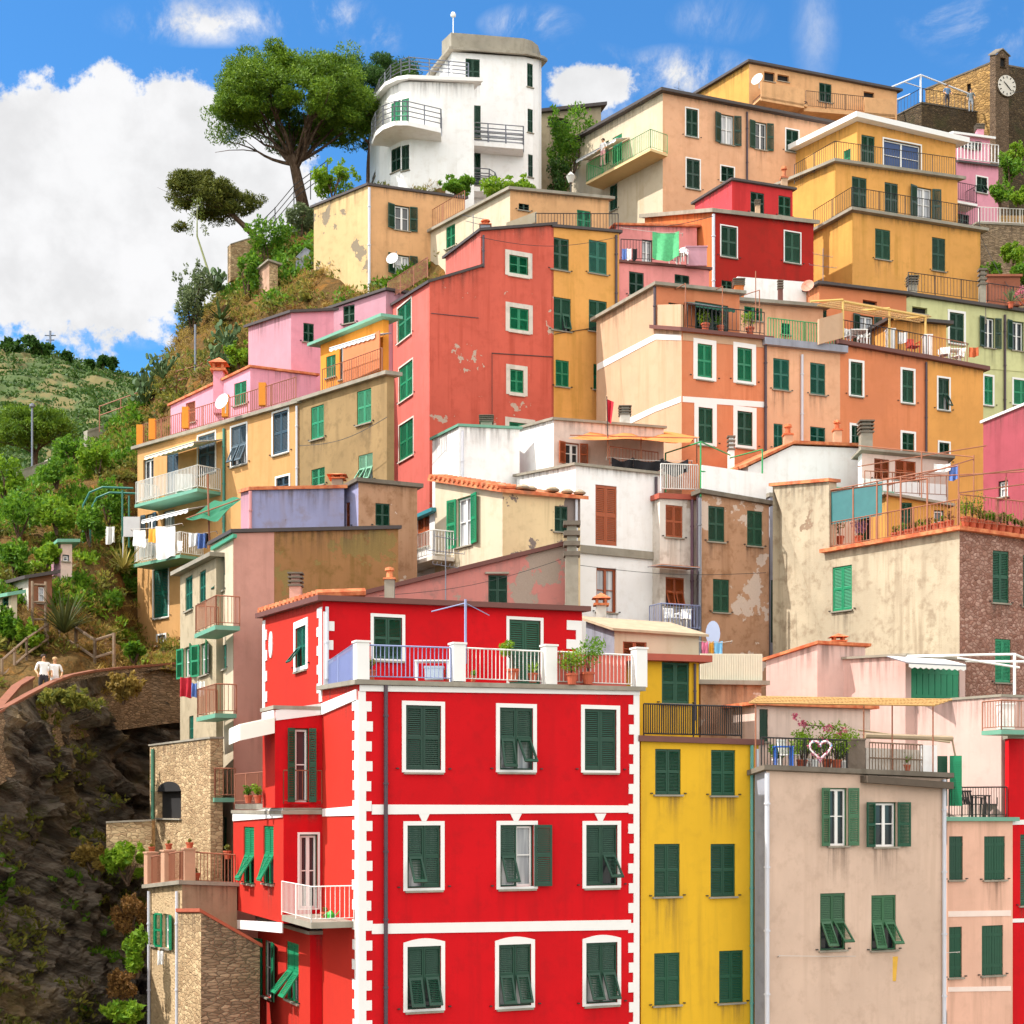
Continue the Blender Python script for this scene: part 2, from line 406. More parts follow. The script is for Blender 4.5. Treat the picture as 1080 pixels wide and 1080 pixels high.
class House:
    def __init__(s, name, label, c, d, L, R, top, yaw=25, lyaw=None, mats=None, cat='house', group=None, base=None, roof=SLATE, over=.22, th=.16,
                 prof=None, segR=(), segL=(), root=None, wall_name='wall', slantL=None, roof_name='roof', backdepth=None):
        """c: pixel column of the near corner, d: its distance; L, R: pixel columns (or metres as a tuple) where the left and front walls end;
        top: pixel rows of the wall tops at left end, corner, right end"""
        a = (c - CX) / FPX; C = Vector((a * d, d)); yl, yc, yr = top
        lyaw = yaw if lyaw is None else lyaw
        s.C, s.name, s.over, s.th, s.roofmat, s.slantL, s.roof_name, s.wall_name = C, name, over, th, roof, slantL, roof_name, wall_name
        s.mats = mats if isinstance(mats, (list, tuple)) else [mats, mats]
        s.sills = []; s.segs = {}; zc = zat(yc, d); prof = prof or {}; s.simple = not segR and not segL
        def add(key, O, ang, end, yend, z0, left, mi):
            t = math.radians(ang)
            dr = Vector((-math.sin(t), math.cos(t))) if left else Vector((math.cos(t), math.sin(t)))
            n = Vector((-dr.y, dr.x)) if left else Vector((dr.y, -dr.x))
            sg = Seg(key, O, dr, n, 0, [], mi)
            sg.L = end[0] if isinstance(end, tuple) else sg.u(end)
            E = O + dr * sg.L
            z1 = z0 if yend is None else zat(yend, E.y)
            if key in prof: sg.prof = [(sg.u(px), zat(py, (O + dr * sg.u(px)).y)) for px, py in prof[key]]
            else: sg.prof = [(0, z0), (sg.L, z1)]
            s.segs[key] = sg
            return E, z1
        B, zb = add('F', C, yaw, R, yr, zc, False, 0)
        chainR = [(C, zc), (B, zb)]
        for i, (px, yw, ye) in enumerate(segR):
            B, zb = add('F%d' % (i + 2), B, yw, px, ye, zb, False, 0); chainR.append((B, zb))
        A, za = add('L', C, lyaw, L, yl, zc, True, 1)
        chainL = [(A, za)]
        for i, (px, yw, ye) in enumerate(segL):
            A, za = add('L%d' % (i + 2), A, yw, px, ye, za, True, 1); chainL.append((A, za))
        D = A + B - C; zd = za + zb - zc
        if backdepth: D = B + (A - C).normalized() * backdepth
        s.ring = chainL[::-1] + chainR + [(D, zd)]
        s.A, s.B, s.D = A, B, D
        if base is None: base = min(terr(p.x, p.y) for p, _ in s.ring) - .6
        s.base = base
        if root is None:
            s.root = thing(name, label, cat, (C.x, C.y, base), group)
        else: s.root = root
        s.F = s.segs['F']; s.Lw = s.segs['L']
    # ---- shell
    def finish(s, roof=True):
        mb = MB()
        for sg in s.segs.values():
            us = sorted({0.0, sg.L} | {u for h in sg.holes for u in h[:2]} | {u for u, _ in sg.prof if 0 < u < sg.L})
            zt = min(sg.ztop(u) for u in us)
            zs = sorted({s.base} | {z for h in sg.holes for z in h[2:4]})
            def pt(u, z):
                if s.slantL and sg.key == 'L' and abs(u - sg.L) < 1e-6:
                    u = u + s.slantL * (sg.ztop(u) - z)
                return sg.at(u, z)
            for u0, u1 in zip(us, us[1:]):
                if u1 - u0 < 1e-5: continue
                um = (u0 + u1) / 2; cz = min(sg.ztop(u0), sg.ztop(u1)) - .01; zc_ = [z for z in zs if z < cz]
                for k, z0 in enumerate(zc_):
                    last = k == len(zc_) - 1
                    z1 = None if last else zc_[k + 1]
                    zm = z0 + .001 if last else (z0 + z1) / 2
                    if any(h[0] < um < h[1] and h[2] < zm < h[3] for h in sg.holes): continue
                    if last: mb.face([pt(u0, z0), pt(u1, z0), pt(u1, sg.ztop(u1)), pt(u0, sg.ztop(u0))], sg.mi)
                    else: mb.face([pt(u0, z0), pt(u1, z0), pt(u1, z1), pt(u0, z1)], sg.mi)
            for (u0, u1, z0, z1, dp) in sg.holes:
                q = [(u0, z0), (u1, z0), (u1, z1), (u0, z1)]
                for (a, b), (c, e) in zip(q, q[1:] + q[:1]):
                    mb.face([sg.at(a, b), sg.at(c, e), sg.at(c, e, -dp), sg.at(a, b, -dp)], sg.mi)
        (A, za), (B, zb), (D, zd) = s.ring[0], s.ring[-2], s.ring[-1]
        for p, zp, q, zq in ((B, zb, D, zd), (D, zd, A, za)):
            mb.face([(p.x, p.y, s.base), (q.x, q.y, s.base), (q.x, q.y, zq), (p.x, p.y, zp)], 0)
        nq = len(mb.f)
        def grime(sg, ua, ub, zt_a, zt_b, h, off):
            mb.face([sg.at(ua, zt_a, off), sg.at(ub, zt_b, off), sg.at(ub, zt_b - h, off), sg.at(ua, zt_a - h, off)], 2)
        for sg, ua, ub, z, rv in s.sills:
            if rv < .25: continue
            h = .45 + 1.1 * rv
            for hh in sg.holes:
                if hh[0] < ub and hh[1] > ua and hh[3] < z - .02: h = min(h, z - hh[3] - .05)
            if h > .2 and ua > 0 and ub < sg.L: grime(sg, ua, ub, z, z, h, .004)
        for sg in s.segs.values():
            if sg.L < .8 or len(sg.prof) != 2: continue
            free = min([1.1] + [min(sg.ztop(hh[0]), sg.ztop(hh[1])) - hh[3] - .25 for hh in sg.holes])
            if free > .25: grime(sg, .02, sg.L - .02, sg.ztop(.02), sg.ztop(sg.L - .02), free, .002)
        s.wall = mb.build(s.wall_name, list(s.mats) + [GRIME], s.root)
        uv = s.wall.data.uv_layers.new(name='UVMap')
        for poly in list(s.wall.data.polygons)[nq:]:
            for li, c in zip(poly.loop_indices, ((0, 1), (1, 1), (1, 0), (0, 0))): uv.data[li].uv = c
        if roof: s.make_roof()
        return s
    def make_roof(s):
        mb = MB(); o = s.over; dz = .004
        if s.simple:
            F, L = s.F, s.Lw; zc = F.ztop(0)
            fu = sorted(u for u, _ in F.prof); lu = sorted(u for u, _ in L.prof)
            zf = [F.ztop(u) for u in fu]; zl = [L.ztop(u) for u in lu]
            def ext(us, zs, a, b):
                us = list(us); zs = list(zs)
                if len(us) > 1:
                    k0 = (zs[1] - zs[0]) / max(1e-6, us[1] - us[0]); k1 = (zs[-1] - zs[-2]) / max(1e-6, us[-1] - us[-2])
                else: k0 = k1 = 0
                zs[0] -= k0 * a; zs[-1] += k1 * b; us[0] -= a; us[-1] += b
                return us, zs
            fu, zf = ext(fu, zf, o, o); lu, zl = ext(lu, zl, o, o)
            nu, nv = len(fu), len(lu)
            # keep the roof's near-left corner square: walls share the corner C
            def pt(i, j, up):
                p = s.C + F.d * fu[i] + L.d * lu[j]
                return Vector((p.x, p.y, zf[i] + zl[j] - zc + dz + up))
            vs = [pt(i, j, 0) for i in range(nu) for j in range(nv)] + [pt(i, j, s.th) for i in range(nu) for j in range(nv)]
            N = nu * nv; fs = []
            for i in range(nu - 1):
                for j in range(nv - 1):
                    a, b, c, d = i * nv + j, (i + 1) * nv + j, (i + 1) * nv + j + 1, i * nv + j + 1
                    fs += [(a, d, c, b), (N + a, N + b, N + c, N + d)]
            for i in range(nu - 1):
                for j in (0, nv - 1): fs.append((i * nv + j, (i + 1) * nv + j, N + (i + 1) * nv + j, N + i * nv + j))
            for j in range(nv - 1):
                for i in (0, nu - 1): fs.append((i * nv + j, i * nv + j + 1, N + i * nv + j + 1, N + i * nv + j))
            mb.mesh(vs, fs)
        else:
            pts = [p for p, _ in s.ring]; cen = sum(pts, Vector((0, 0))) / len(pts); n = len(pts)
            ring = []
            for i, (p, z) in enumerate(s.ring):
                a = (pts[i] - pts[i - 1]).normalized(); b = (pts[(i + 1) % n] - pts[i]).normalized()
                na, nb = Vector((a.y, -a.x)), Vector((b.y, -b.x))
                m = (na + nb).normalized(); k = o / max(.5, m.dot(na))
                q = p + m * k
                ring.append(Vector((q.x, q.y, z + dz)))
            mb.prism(ring, (0, 0, s.th))
        s.roof = mb.build(s.roof_name, s.roofmat, s.root)
    # ---- openings
    def rect(s, key, x0, y0, x1, y1):
        sg = s.segs[key]; ua, ub = sg.u(x0), sg.u(x1)
        ym = (sg.O + sg.d * (ua + ub) / 2).y
        return sg, ua, ub, zat(y1, ym), zat(y0, ym)
    def leaf(s, win, kind, col, o, ex, ez, n, w, h):
        """hang one leaf: o lower left corner, ex along its width, ez along its height, n outward"""
        ex = ex.normalized(); ez = ez.normalized(); ey = ez.cross(ex)
        M = Matrix(((ex.x * w, ey.x, ez.x * h, 0), (ex.y * w, ey.y, ez.y * h, 0), (ex.z * w, ey.z, ez.z * h, 0), (0, 0, 0, 1)))
        ob = link('flap' if kind == 'flap' else 'shutter', leaf_mesh(kind, G[col]), win)
        p = o - ORG[win.name]
        ob.matrix_local = Matrix.Translation(p) @ M
        return ob
    def win(s, key, st, col, x0, y0, x1, y1, sur=0.0, surmat=None, name='window', dogs=True, arch=0.0, glaze=WHITE):
        sg, ua, ub, z0, z1 = s.rect(key, x0, y0, x1, y1)
        if st == 'o':
            m = (ub - ua) * .25; ua += m; ub -= m
        u0, u1 = min(ua, ub), max(ua, ub); n = r2(sg.n)
        dp = .2
        sg.holes.append((u0, u1, z0, z1, dp))
        ex = r2(sg.d) * (1 if ub > ua else -1); up = Vector((0, 0, 1)); w = u1 - u0; h = z1 - z0
        a0 = sg.at(ua, z0)                                             # lower left corner on the wall
        mb = MB()
        if sur:
            pr = .022
            for (q, wx, hz) in ((a0 - ex * sur - up * sur * .6, sur, h + sur * 1.6), (a0 + ex * w - up * sur * .6, sur, h + sur * 1.6),
                                (a0 + up * h, w, sur), (a0 - up * sur * .6, w, sur * .6)):
                mb.obox(q, ex * wx, n * pr, up * hz, 0)
            if arch:
                k = 8; pts = []
                for i in range(k + 1):
                    t = i / k; pts.append(a0 + ex * (-sur + (w + 2 * sur) * t) + up * (h + sur + arch * math.sin(math.pi * t)))
                mb.prism(pts, n * pr, 0)
        if h < 1.95 or name == 'window':
            mb.obox(a0 - ex * .06 - up * (.05 + sur * .6) - n * .02, ex * (w + .12), n * .1, up * .05, 1)
        if st == 'n':
            wo = mb.build(name, [surmat or WHITE, surmat or CONC], s.root); pm = MB(); pm.obox(a0 - n * .19, ex * w, n * .01, up * h); pm.build('opening', DARK, wo); return wo  # near-black sheet at the back stands for the shade inside
        for (q, wx, hz) in ((a0 - n * .13, .035, h), (a0 + ex * (w - .035) - n * .13, .035, h), (a0 + ex * .035 + up * (h - .035) - n * .13, w - .07, .035)):
            mb.obox(q, ex * wx, n * .05, up * hz, 2)
        if dogs:
            for q in (a0 - ex * (.16 + sur), a0 + ex * (w + .1 + sur)): mb.obox(q + up * .02, ex * .07, n * .05, up * .03, 3)
        gl = st in 'oplrfhq'
        if gl and st in 'opqh':
            k = 2 if w > .5 else 1
            for i in range(k):
                q = a0 + ex * (.035 + (w - .07) * i / k) - n * .15; ww = (w - .07) / k
                for (dx, wx, z_, hz) in ((0, .05, 0, h - .03), (ww - .05, .05, 0, h - .03), (.05, ww - .1, 0, .06), (.05, ww - .1, h - .09, .06), (.05, ww - .1, h * .5, .03)):
                    mb.obox(q + ex * dx + up * z_, ex * wx, n * .04, up * hz, 4)
        wo = mb.build(name, [surmat or WHITE, surmat or CONC, G.get(col, WHITE), IRON, glaze], s.root)
        pane_y = -.17
        if gl:
            pm = MB(); pm.obox(a0 + ex * .02 + n * (pane_y - .01), ex * (w - .04), n * .01, up * (h - .02)); pm.build('pane', plain('blue_glass', '24406e', .08, .2) if name == 'glass_door' else CURTAIN if random.Random(int(x0 * 11 + y1)).random() < (.8 if st == 'h' else .4) else GLASS, wo)
        L = lambda kind, i: s.leaf(wo, kind, col, a0 + ex * (w / 2 * i + .004) - n * .055 + up * .005, ex, up, n, w / 2 - .008, h - .01)
        def flap(i, ang):
            hw = w / 2 * .8; hp = h * .48; t = math.radians(ang)
            hinge = a0 + ex * (w / 2 * i + w * .05) + up * (h * .5) - n * .03
            ez = up * math.cos(t) - n * math.sin(t)
            s.leaf(wo, 'flap', col, hinge - ez * hp, ex, ez, n, hw, hp)
        rnd = random.Random(int(x0 * 7 + y0 * 13)); base_col = col
        if col + '1' in G: col = rnd.choice([col, col, col + '1', col + '2'])
        if z0 > s.base + 1 and not sur: s.sills.append((sg, u0 - .1, u1 + .1, z0 - .05, rnd.random()))
        if st == 'c': L('full', 0); L('full', 1)
        elif st == 's': s.leaf(wo, 'full', col, a0 - n * .055, ex, up, n, w, h)
        elif st == 'd': L('plank', 0); L('plank', 1)
        elif st in 'flr':
            for i in (0, 1):
                if st == 'f' or (st == 'l') == (i == 0): L('upper', i); flap(i, rnd.uniform(16, 46))
                else: L('full', i)
        elif st == 'h':
            L('upper', 0); flap(0, 30)
            s.leaf(wo, 'full', col, a0 + ex * w + n * .05, ex * math.cos(.15) + n * math.sin(.15), up, n, w / 2, h)
        elif st == 'o':
            for i, sgn in ((0, -1), (1, 1)):
                an = rnd.uniform(.08, .35)
                dirv = ex * sgn * math.cos(an) + n * math.sin(an); b = a0 + ex * (w * i) + n * .04
                s.leaf(wo, 'full', col, b, dirv, up, n, w / 2, h)
        return wo
    def wins(s, txt, **k):
        for ln in txt.strip().split('/'):
            q = ln.split()
            if not q: continue
            s.win(q[0], q[1], q[2], *map(float, q[3:7]), sur=float(q[7]) if len(q) > 7 else 0.0, **k)
    # ---- trimmings
    def ledge(s, key, x0, x1, y0, y1, th, out, mat, name='ledge', parent=None, dn=0.0):
        """a band along the wall whose upper edge runs from row y0 to row y1"""
        sg = s.segs[key]; mb = MB(); a, b = sg.pt(x0, y0, out), sg.pt(x1, y1, out); n = r2(sg.n)
        mb.hexa([a - n * (out + .0), b - n * (out + .0), b, a], [a - n * out + Vector((0, 0, -th)), b - n * out + Vector((0, 0, -th)), b + Vector((0, 0, -th)), a + Vector((0, 0, -th))])
        return mb.build(name, mat, parent or s.root)
    def rail(s, pts, h, mat, off=-.05, style=railing, name='railing', parent=None, **k):
        """pts: (wall, px, py) of the foot of the balustrade"""
        mb = MB(); style(mb, [s.segs[a].pt(x, y, off) for a, x, y in pts], h, **k)
        return mb.build(name, mat, parent or s.root)
    def balcony(s, key, x0, x1, y, out, h, slab, iron, th=.14, style=railing, sides=(1, 1), y2=None, **k):
        sg = s.segs[key]; n = r2(sg.n); y2 = y if y2 is None else y2
        a, b = sg.pt(x0, y, out), sg.pt(x1, y2, out); b.z = a.z = (a.z + b.z) / 2
        mb = MB(); mb.hexa([a - n * out - Vector((0, 0, th)), b - n * out - Vector((0, 0, th)), b - Vector((0, 0, th)), a - Vector((0, 0, th))], [a - n * out, b - n * out, b, a])
        sl = mb.build('balcony', slab, s.root)
        e = (b - a).normalized() * .04; pts = [a + e - n * .04, b - e - n * .04]
        if sides[0]: pts = [a + e - n * out] + pts
        if sides[1]: pts = pts + [b - e - n * out]
        rb = MB(); style(rb, pts, h, **k); rb.build('railing', iron, sl)
        return sl
    def pipe(s, key, px, y0, y1, mat=PIPED, r=.05, name='drainpipe', off=.07):
        sg = s.segs[key]; a = sg.pt(px, y0, off); b = Vector((a.x, a.y, zat(y1, a.y)))
        mb = MB(); mb.bar(a, b, r, 8)
        k = max(1, int((a.z - b.z) / 1.6))
        for i in range(k):
            p = b.lerp(a, (i + .5) / k); mb.bar(p, p + Vector((0, 0, .05)), r * 1.35, 8)
        return mb.build(name, mat, s.root)
    def chimney(s, px, y0, y1, wpx, d, kind='stack', mat=None):
        """kind: stack of slabs, little tile roof, or pot"""
        b, t = P(px, y1, d), P(px, y0, d); w = wpx / FPX * d; h = t.z - b.z; mb = MB()
        sh = h * .62
        mb.cbox(b - Vector((0, 0, .8)), w * .8, w * .8, sh + .8, 0)
        z = b + Vector((0, 0, sh))
        if kind == 'stack':
            k = 3; st = (h - sh) / k
            for i in range(k):
                mb.cbox(z + Vector((0, 0, st * i)), w * 1.0, w * 1.0, st * .45, 1); mb.cbox(z + Vector((0, 0, st * i + st * .45)), w * .6, w * .6, st * .55, 0)
            mb.cbox(z + Vector((0, 0, h - sh)), w * 1.05, w * 1.05, st * .4, 1)
        elif kind == 'tile':
            mb.cbox(z, w * 1.25, w * 1.25, h * .06, 1)
            for sx in (-1, 1):
                for sy in (-1, 1): mb.cbox(z + Vector((sx * w * .35, sy * w * .35, h * .06)), w * .2, w * .2, h * .14, 1)
            zt = z + Vector((0, 0, h * .2)); r = w * .75
            mb.mesh([zt + Vector((-r, -r, 0)), zt + Vector((r, -r, 0)), zt + Vector((r, r, 0)), zt + Vector((-r, r, 0)), zt + Vector((0, 0, h * .18))], [(3, 2, 1, 0), (0, 1, 4), (1, 2, 4), (2, 3, 4), (3, 0, 4)], 1)
        else:
            mb.cbox(z, w * 1.0, w * 1.0, h * .05, 1); mb.lathe(z + Vector((0, 0, h * .05)), [(w * .28, 0), (w * .25, h * .2), (w * .4, h * .22), (w * .36, h * .3), (.02, h * .33)], 8, 1)
        return mb.build('chimney', [mat or CONC, TILE if kind != 'stack' else CONCD], s.root)
    def awning(s, key, x0, x1, y, out, drop, mat, name='awning', val=.18):
        """cloth awning: upper edge on the wall between two columns, lower edge further out"""
        sg = s.segs[key]; n = r2(sg.n); a, b = sg.pt(x0, y, out), sg.pt(x1, y, out); b.z = a.z = (a.z + b.z) / 2 + drop; a = a - n * (out - .03); b = b - n * (out - .03)
        mb = MB(); k = 10; dn = Vector((0, 0, -1)); th = Vector((0, 0, .02))
        f0, f1 = a + n * out + dn * drop, b + n * out + dn * drop
        mb.hexa([a, b, f1, f0], [a + th, b + th, f1 + th, f0 + th])
        for i in range(k):
            p, q = f0.lerp(f1, i / k), f0.lerp(f1, (i + 1) / k); m = (p + q) / 2
            mb.prism([p, q, q + dn * val * .75, m + dn * val, p + dn * val * .75], n * .012)
        o = mb.build(name, mat, s.root)
        fb = MB(); fb.bar(f0 + dn * .03, f1 + dn * .03, .025, 6); fb.bar(a, f0 + dn * .03, .018, 4); fb.bar(b, f1 + dn * .03, .018, 4); fb.build('awning_frame', STEEL, o)
        return o
    def dish(s, p, r, aim, mat=None, name='satellite_dish'):
        mb = MB(); aim = Vector(aim).normalized(); a = aim.orthogonal().normalized(); b = aim.cross(a); vs = []; fs = []; n = 14
        for i, (rr, dz) in enumerate(((.02, 0), (.55, .06), (1, .2), (1.02, .2), (.55, .03), (.02, -.03))):
            vs += [p + (a * math.cos(2 * math.pi * j / n) + b * math.sin(2 * math.pi * j / n)) * rr * r + aim * dz * r for j in range(n)]
            if i: fs += [((i - 1) * n + j, (i - 1) * n + (j + 1) % n, i * n + (j + 1) % n, i * n + j) for j in range(n)]
        mb.mesh(vs, fs); mb.bar(p, p - aim * r * .5, .02); mb.bar(p - aim * r * .5, p - aim * r * .5 - Vector((0, 0, r * 1.1)), .025); mb.bar(p - b * r * .9, p + aim * r * .8, .012)
        return mb.build(name, mat or plain('dish_white', 'e6e6e4', .5, .04), s.root)
    def antenna(s, px, y0, y1, d, arms=((.15, .5), (.45, .35))):
        t, b = P(px, y0, d), P(px, y1, d); mb = MB(); mb.bar(b, t, .02, 5)
        for k, ln in arms:
            c = t.lerp(b, k); mb.bar(c + Vector((-ln, -.1, .05)), c + Vector((ln, .1, -.05)), .012, 4)
            for i in range(-3, 4): q = c + Vector((ln * i / 3, .1 * i / 3, -.05 * i / 3)); mb.bar(q + Vector((0, -.16, 0)), q + Vector((0, .16, .12)), .008, 4)
        return mb.build('antenna', STEEL, s.root)
# ---------------------------------------------------------------- paints
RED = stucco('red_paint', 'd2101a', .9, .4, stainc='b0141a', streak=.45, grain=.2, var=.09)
RED_LIT = stucco('red_sunlit_tint', 'dc3828', .66, .15, stainc='c0302a', streak=.2, grain=.12, var=.05)  # same red on the sunny side, sunlight put into the colour
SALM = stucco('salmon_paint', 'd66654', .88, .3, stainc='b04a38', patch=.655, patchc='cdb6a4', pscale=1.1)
SALM_LIT = stucco('salmon_sunlit_tint', 'f07e72', .68, .3, stainc='c86a58', patch=.68, patchc='c8b4a0', pscale=.9)  # salmon of the sunny side, pinker because sunlight is painted in
YEL = stucco('yellow_paint', 'e6b52e', .9, .2, stainc='b8902e', var=.06)
YOL = stucco('ochre_yellow_paint', 'e8a85c', .88, .25, stainc='b98838')
YOL2 = stucco('warm_yellow_paint', 'ecb05c', .75, .22, stainc='c0934a')
BEIGE = stucco('beige_paint', 'dabda8', .87, .45, stainc='bca08c', streak=.35)
GREYL = stucco('grey_render', 'a5a8b4', .8, .5)
PINK = stucco('light_pink_paint', 'f4cfc4', .70, .25, stainc='d8b0a4')
PINKB = stucco('pale_salmon_paint', 'f0bfa6', .88, .2)
PINKH = stucco('rose_paint', 'f2a6b8', .85, .3, stainc='d08898')
PINKL = stucco('soft_pink_lit_paint', 'f4b8c8', .56, .3, stainc='e0a4b0')  # plain soft pink; on the pink house, its rose with sunlight painted in
PINKD = stucco('coral_pink_paint', 'f09c98', .9, .3)
PLUM = stucco('raspberry_paint', 'cc6470', .6, .25)
STUC = stucco('old_cream_render', 'dccbae', .66, .9, stainc='ae9a80', streak=.8, patch=.7, patchc='b59a80', var=.16, grain=.6)
WHT = stucco('whitewash', 'f2f0ee', 1.0, .25, stainc='c8bfb4', streak=.25, var=.04)
WHTO = stucco('old_whitewash', 'e6ddd2', .85, .6, stainc='b4a594', patch=.66, patchc='c0ab98')
WHTP = stucco('pinkish_whitewash', 'ecd2c4', .85, .35)
CREAM = stucco('cream_paint', 'f0dfc2', .66, .3, stainc='d0b890', var=.06)
CREAMP = stucco('peeling_cream_paint', 'ecd2a4', .85, .4, patch=.575, patchc='8d7f78', pscale=.7)
SAND = stucco('sand_paint', 'f0cf98', .68, .4, stainc='d0a878', patch=.60, patchc='a89880', pscale=.7)
TAN = stucco('tan_paint', 'e4b07e', .88, .4)
ROSEOLD = stucco('old_rose_render', 'd58c82', .82, .8, stainc='a88078', patch=.515, patchc='b9a696', pscale=.34)
BROWN = stucco('bare_brown_render', 'c49878', .82, .8, stainc='9a7050', patch=.575, patchc='e4cdbc', pscale=.5)
MOSSY = stucco('mossy_brown_render', 'a87c50', .82, 1.0, stainc='8a6a3a', patch=.60, patchc='9c8450', streak=1.0, pscale=.4)
OLIVE = stucco('olive_tan_render', 'c0a070', .58, .7, stainc='9a8058', var=.15)
ORNG = stucco('orange_yellow_paint', 'f0b878', .62, .25, stainc='d09a58')
ORANGE = stucco('orange_paint', 'ee9a3c', .88, .2)
BRICKO = stucco('terracotta_orange_paint', 'dd8a62', .88, .3, stainc='c47048')
ORB = stucco('orange_wall_paint', 'e28c60', .88, .2, stainc='c87848')
PEACH = stucco('peach_wash', 'f4cca8', .62, .25, stainc='dcb088')
PEACHF = stucco('peach_orange_paint', 'ecb690', .88, .3, stainc='c89068')
AMBER = stucco('amber_paint', 'eaa65a', .88, .2)
LIME = stucco('pale_green_paint', 'd8d8a0', .86, .25)
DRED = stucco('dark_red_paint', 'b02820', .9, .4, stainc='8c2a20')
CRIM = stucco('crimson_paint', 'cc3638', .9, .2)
CRIM_LIT = stucco('crimson_sunlit_tint', 'e05058', .82, .2)  # crimson storey's sunny side, brighter by light put into the colour
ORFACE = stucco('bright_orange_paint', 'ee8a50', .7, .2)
LAV = stucco('lavender_render', 'a4a4c8', .85, .6, stainc='9a8a90', patch=.69, patchc='8c7c80')
PKSH = stucco('dusty_pink_render', 'd8a090', .82, .25)
CASTLE = stonework('castle_stone', 'b08c5c', 'e0b470', '94744c', 1.4, 2.8, 1.0)
CASTLED = stonework('dark_castle_stone', '6a5a48', '8c7658', '4a4034', 2.2, 3.6, .7, mossc='4a5030', moss=.5)
RUBBLE = stonework('rubble_stone', 'c4a27c', 'ecd0a4', 'a48c6c', 2.2, 4.4, 1.0, edge=.06)
RUBBLED = stonework('dry_stone', 'a48e74', 'd0b492', '70604e', 1.7, 5.6, .95, edge=.09)
PUDD = stonework('pebbly_brown_stone', 'a87a68', 'd4ae9e', '94685a', 3.0, 3.8, .95, edge=.12)
REDPAD = RED

def pt_front(px, py, d): return P(px, py, d)

# ================================================================ front row: the red corner house
YR = 23
red = House('corner_house', 'bright red corner house with white bands, quoins and a roof terrace, nearest in front', 378, 39, 340, 674, (728, 722, 729), yaw=YR, mats=[RED, RED_LIT], roof=CONC, over=.14, th=.12, roof_name='terrace_slab')
W_ = 'white'
for (x0, y0, x1, y1, st, arch) in ((428, 744, 465, 812, 'c', 0), (527, 746.5, 562, 812, 'f', 0), (616.5, 748, 650, 812.5, 'c', 0),
                                   (429.5, 870.5, 464.5, 936.5, 'l', 0), (527.5, 870, 563, 935, 'h', 0), (618, 870, 651, 934, 'r', 0),
                                   (429.5, 998, 465, 1064, 'f', .1), (526, 996, 560, 1061, 'f', .1), (618, 994, 651, 1058, 'f', .1)):
    red.win('F', st, 'k' if st == 'c' and y0 < 800 else 'k', x0, y0, x1, y1, sur=.11, arch=arch)
RA, RC = red.A, red.C                                  # re-entrant corner, front corner
red.finish()
def band(h, key, x0, ya0, ya1, x1, yb0, yb1, name='band', out=.03, mat=WHITE):
    sg = h.segs[key]; n = r2(sg.n); mb = MB()
    a1, b1, a0, b0 = sg.pt(x0, ya0), sg.pt(x1, yb0), sg.pt(x0, ya1), sg.pt(x1, yb1)
    mb.hexa([a0, b0, b0 + n * out, a0 + n * out], [a1, b1, b1 + n * out, a1 + n * out])
    return mb.build(name, mat, h.root)
band(red, 'F', 392, 848.5, 859, 665, 849.5, 857)
band(red, 'F', 392, 974.4, 985, 665, 970, 980.5)
band(red, 'F', 379, 722.5, 729, 674, 729, 733, out=.05)
band(red, 'L', 340.5, 742, 754, 377, 727, 738, out=.05)
band(red, 'L', 341, 853, 861, 377, 850, 860)
for x in (447, 544, 633):                               # painted key wedges over the middle windows
    sg = red.F; n = r2(sg.n); mb = MB()
    mb.prism([sg.pt(x - 6, 858), sg.pt(x + 6, 858), sg.pt(x + 2.2, 866), sg.pt(x - 2.2, 866)], n * .027); mb.build('keystone', WHITE, red.root)
def quoins(h, key, xe, xs, xl, y0, y1, st=10.5, out=.026):
    """toothed white corner: from edge column xe, short blocks to xs, long blocks to xl"""
    sg = h.segs[key]; n = r2(sg.n); mb = MB(); ue, us, ul = sg.u(xe), sg.u(xs), sg.u(xl)
    pe = sg.O + sg.d * ue; z1, z0 = zat(y0, pe.y), zat(y1, pe.y); k = max(2, round((y1 - y0) / st))
    rq = random.Random(int(xe * 10 + y0))
    for i in range(k):
        u = ul if i % 2 else us; u = ue + (u - ue) * rq.uniform(.92, 1.07); a = z0 + (z1 - z0) * i / k; b = z0 + (z1 - z0) * (i + 1) / k
        mb.obox(sg.at(min(ue, u), a), r2(sg.d) * abs(u - ue), n * out, (0, 0, b - a))
    return mb.build('quoin_strip', WHITE, h.root)
quoins(red, 'F', 378, 386, 392, 729, 1140); quoins(red, 'F', 674, 668, 663, 733, 1140); quoins(red, 'L', 377.9, 375, 372.5, 738, 1140)
red.pipe('F', 407, 720, 1150, PIPED, .055)
# the bay on the left, floor by floor
bayroot = red.root
dC = Vector((math.cos(math.radians(YR)), math.sin(math.radians(YR))))
sgL = red.Lw
def bay(px_out, L, ytop, ybot, nm):
    """block standing out from the left wall; its face turned to the viewer meets the left wall at the inner corner"""
    a = (px_out - CX) / FPX; O = RA
    s_ = (a * O.y - O.x) / (-dC.x + a * dC.y)
    c = O - dC * s_
    h = House(nm, None, px_out, c.y, L, (s_ + 1.2,), (None, ytop, None), yaw=YR, mats=[RED, RED_LIT], root=bayroot, base=zat(ybot, c.y), roof=CONC, over=.06, th=.10, roof_name='ledge_slab', wall_name='bay_wall')
    return h
b1 = bay(290, 277, 748, 852, 'bay')
b1.win('F', 'o', 'g', 303, 768, 333, 846, name='door', dogs=False)
b1.finish()
b2 = bay(299, 246, 859, 974, 'bay')
b2.win('F', 'p', 'g', 316, 880, 335, 958, name='door', dogs=False, sur=.06)
b2.wins('L f e 257 872 268 932 / L f e 278 871 288.5 932')
b2.finish()
b3 = bay(327, 272, 986, 1150, 'bay')
b3.wins('L o e 272.5 992 293 1052 / L f e 302 994 315 1056')
b3.finish()
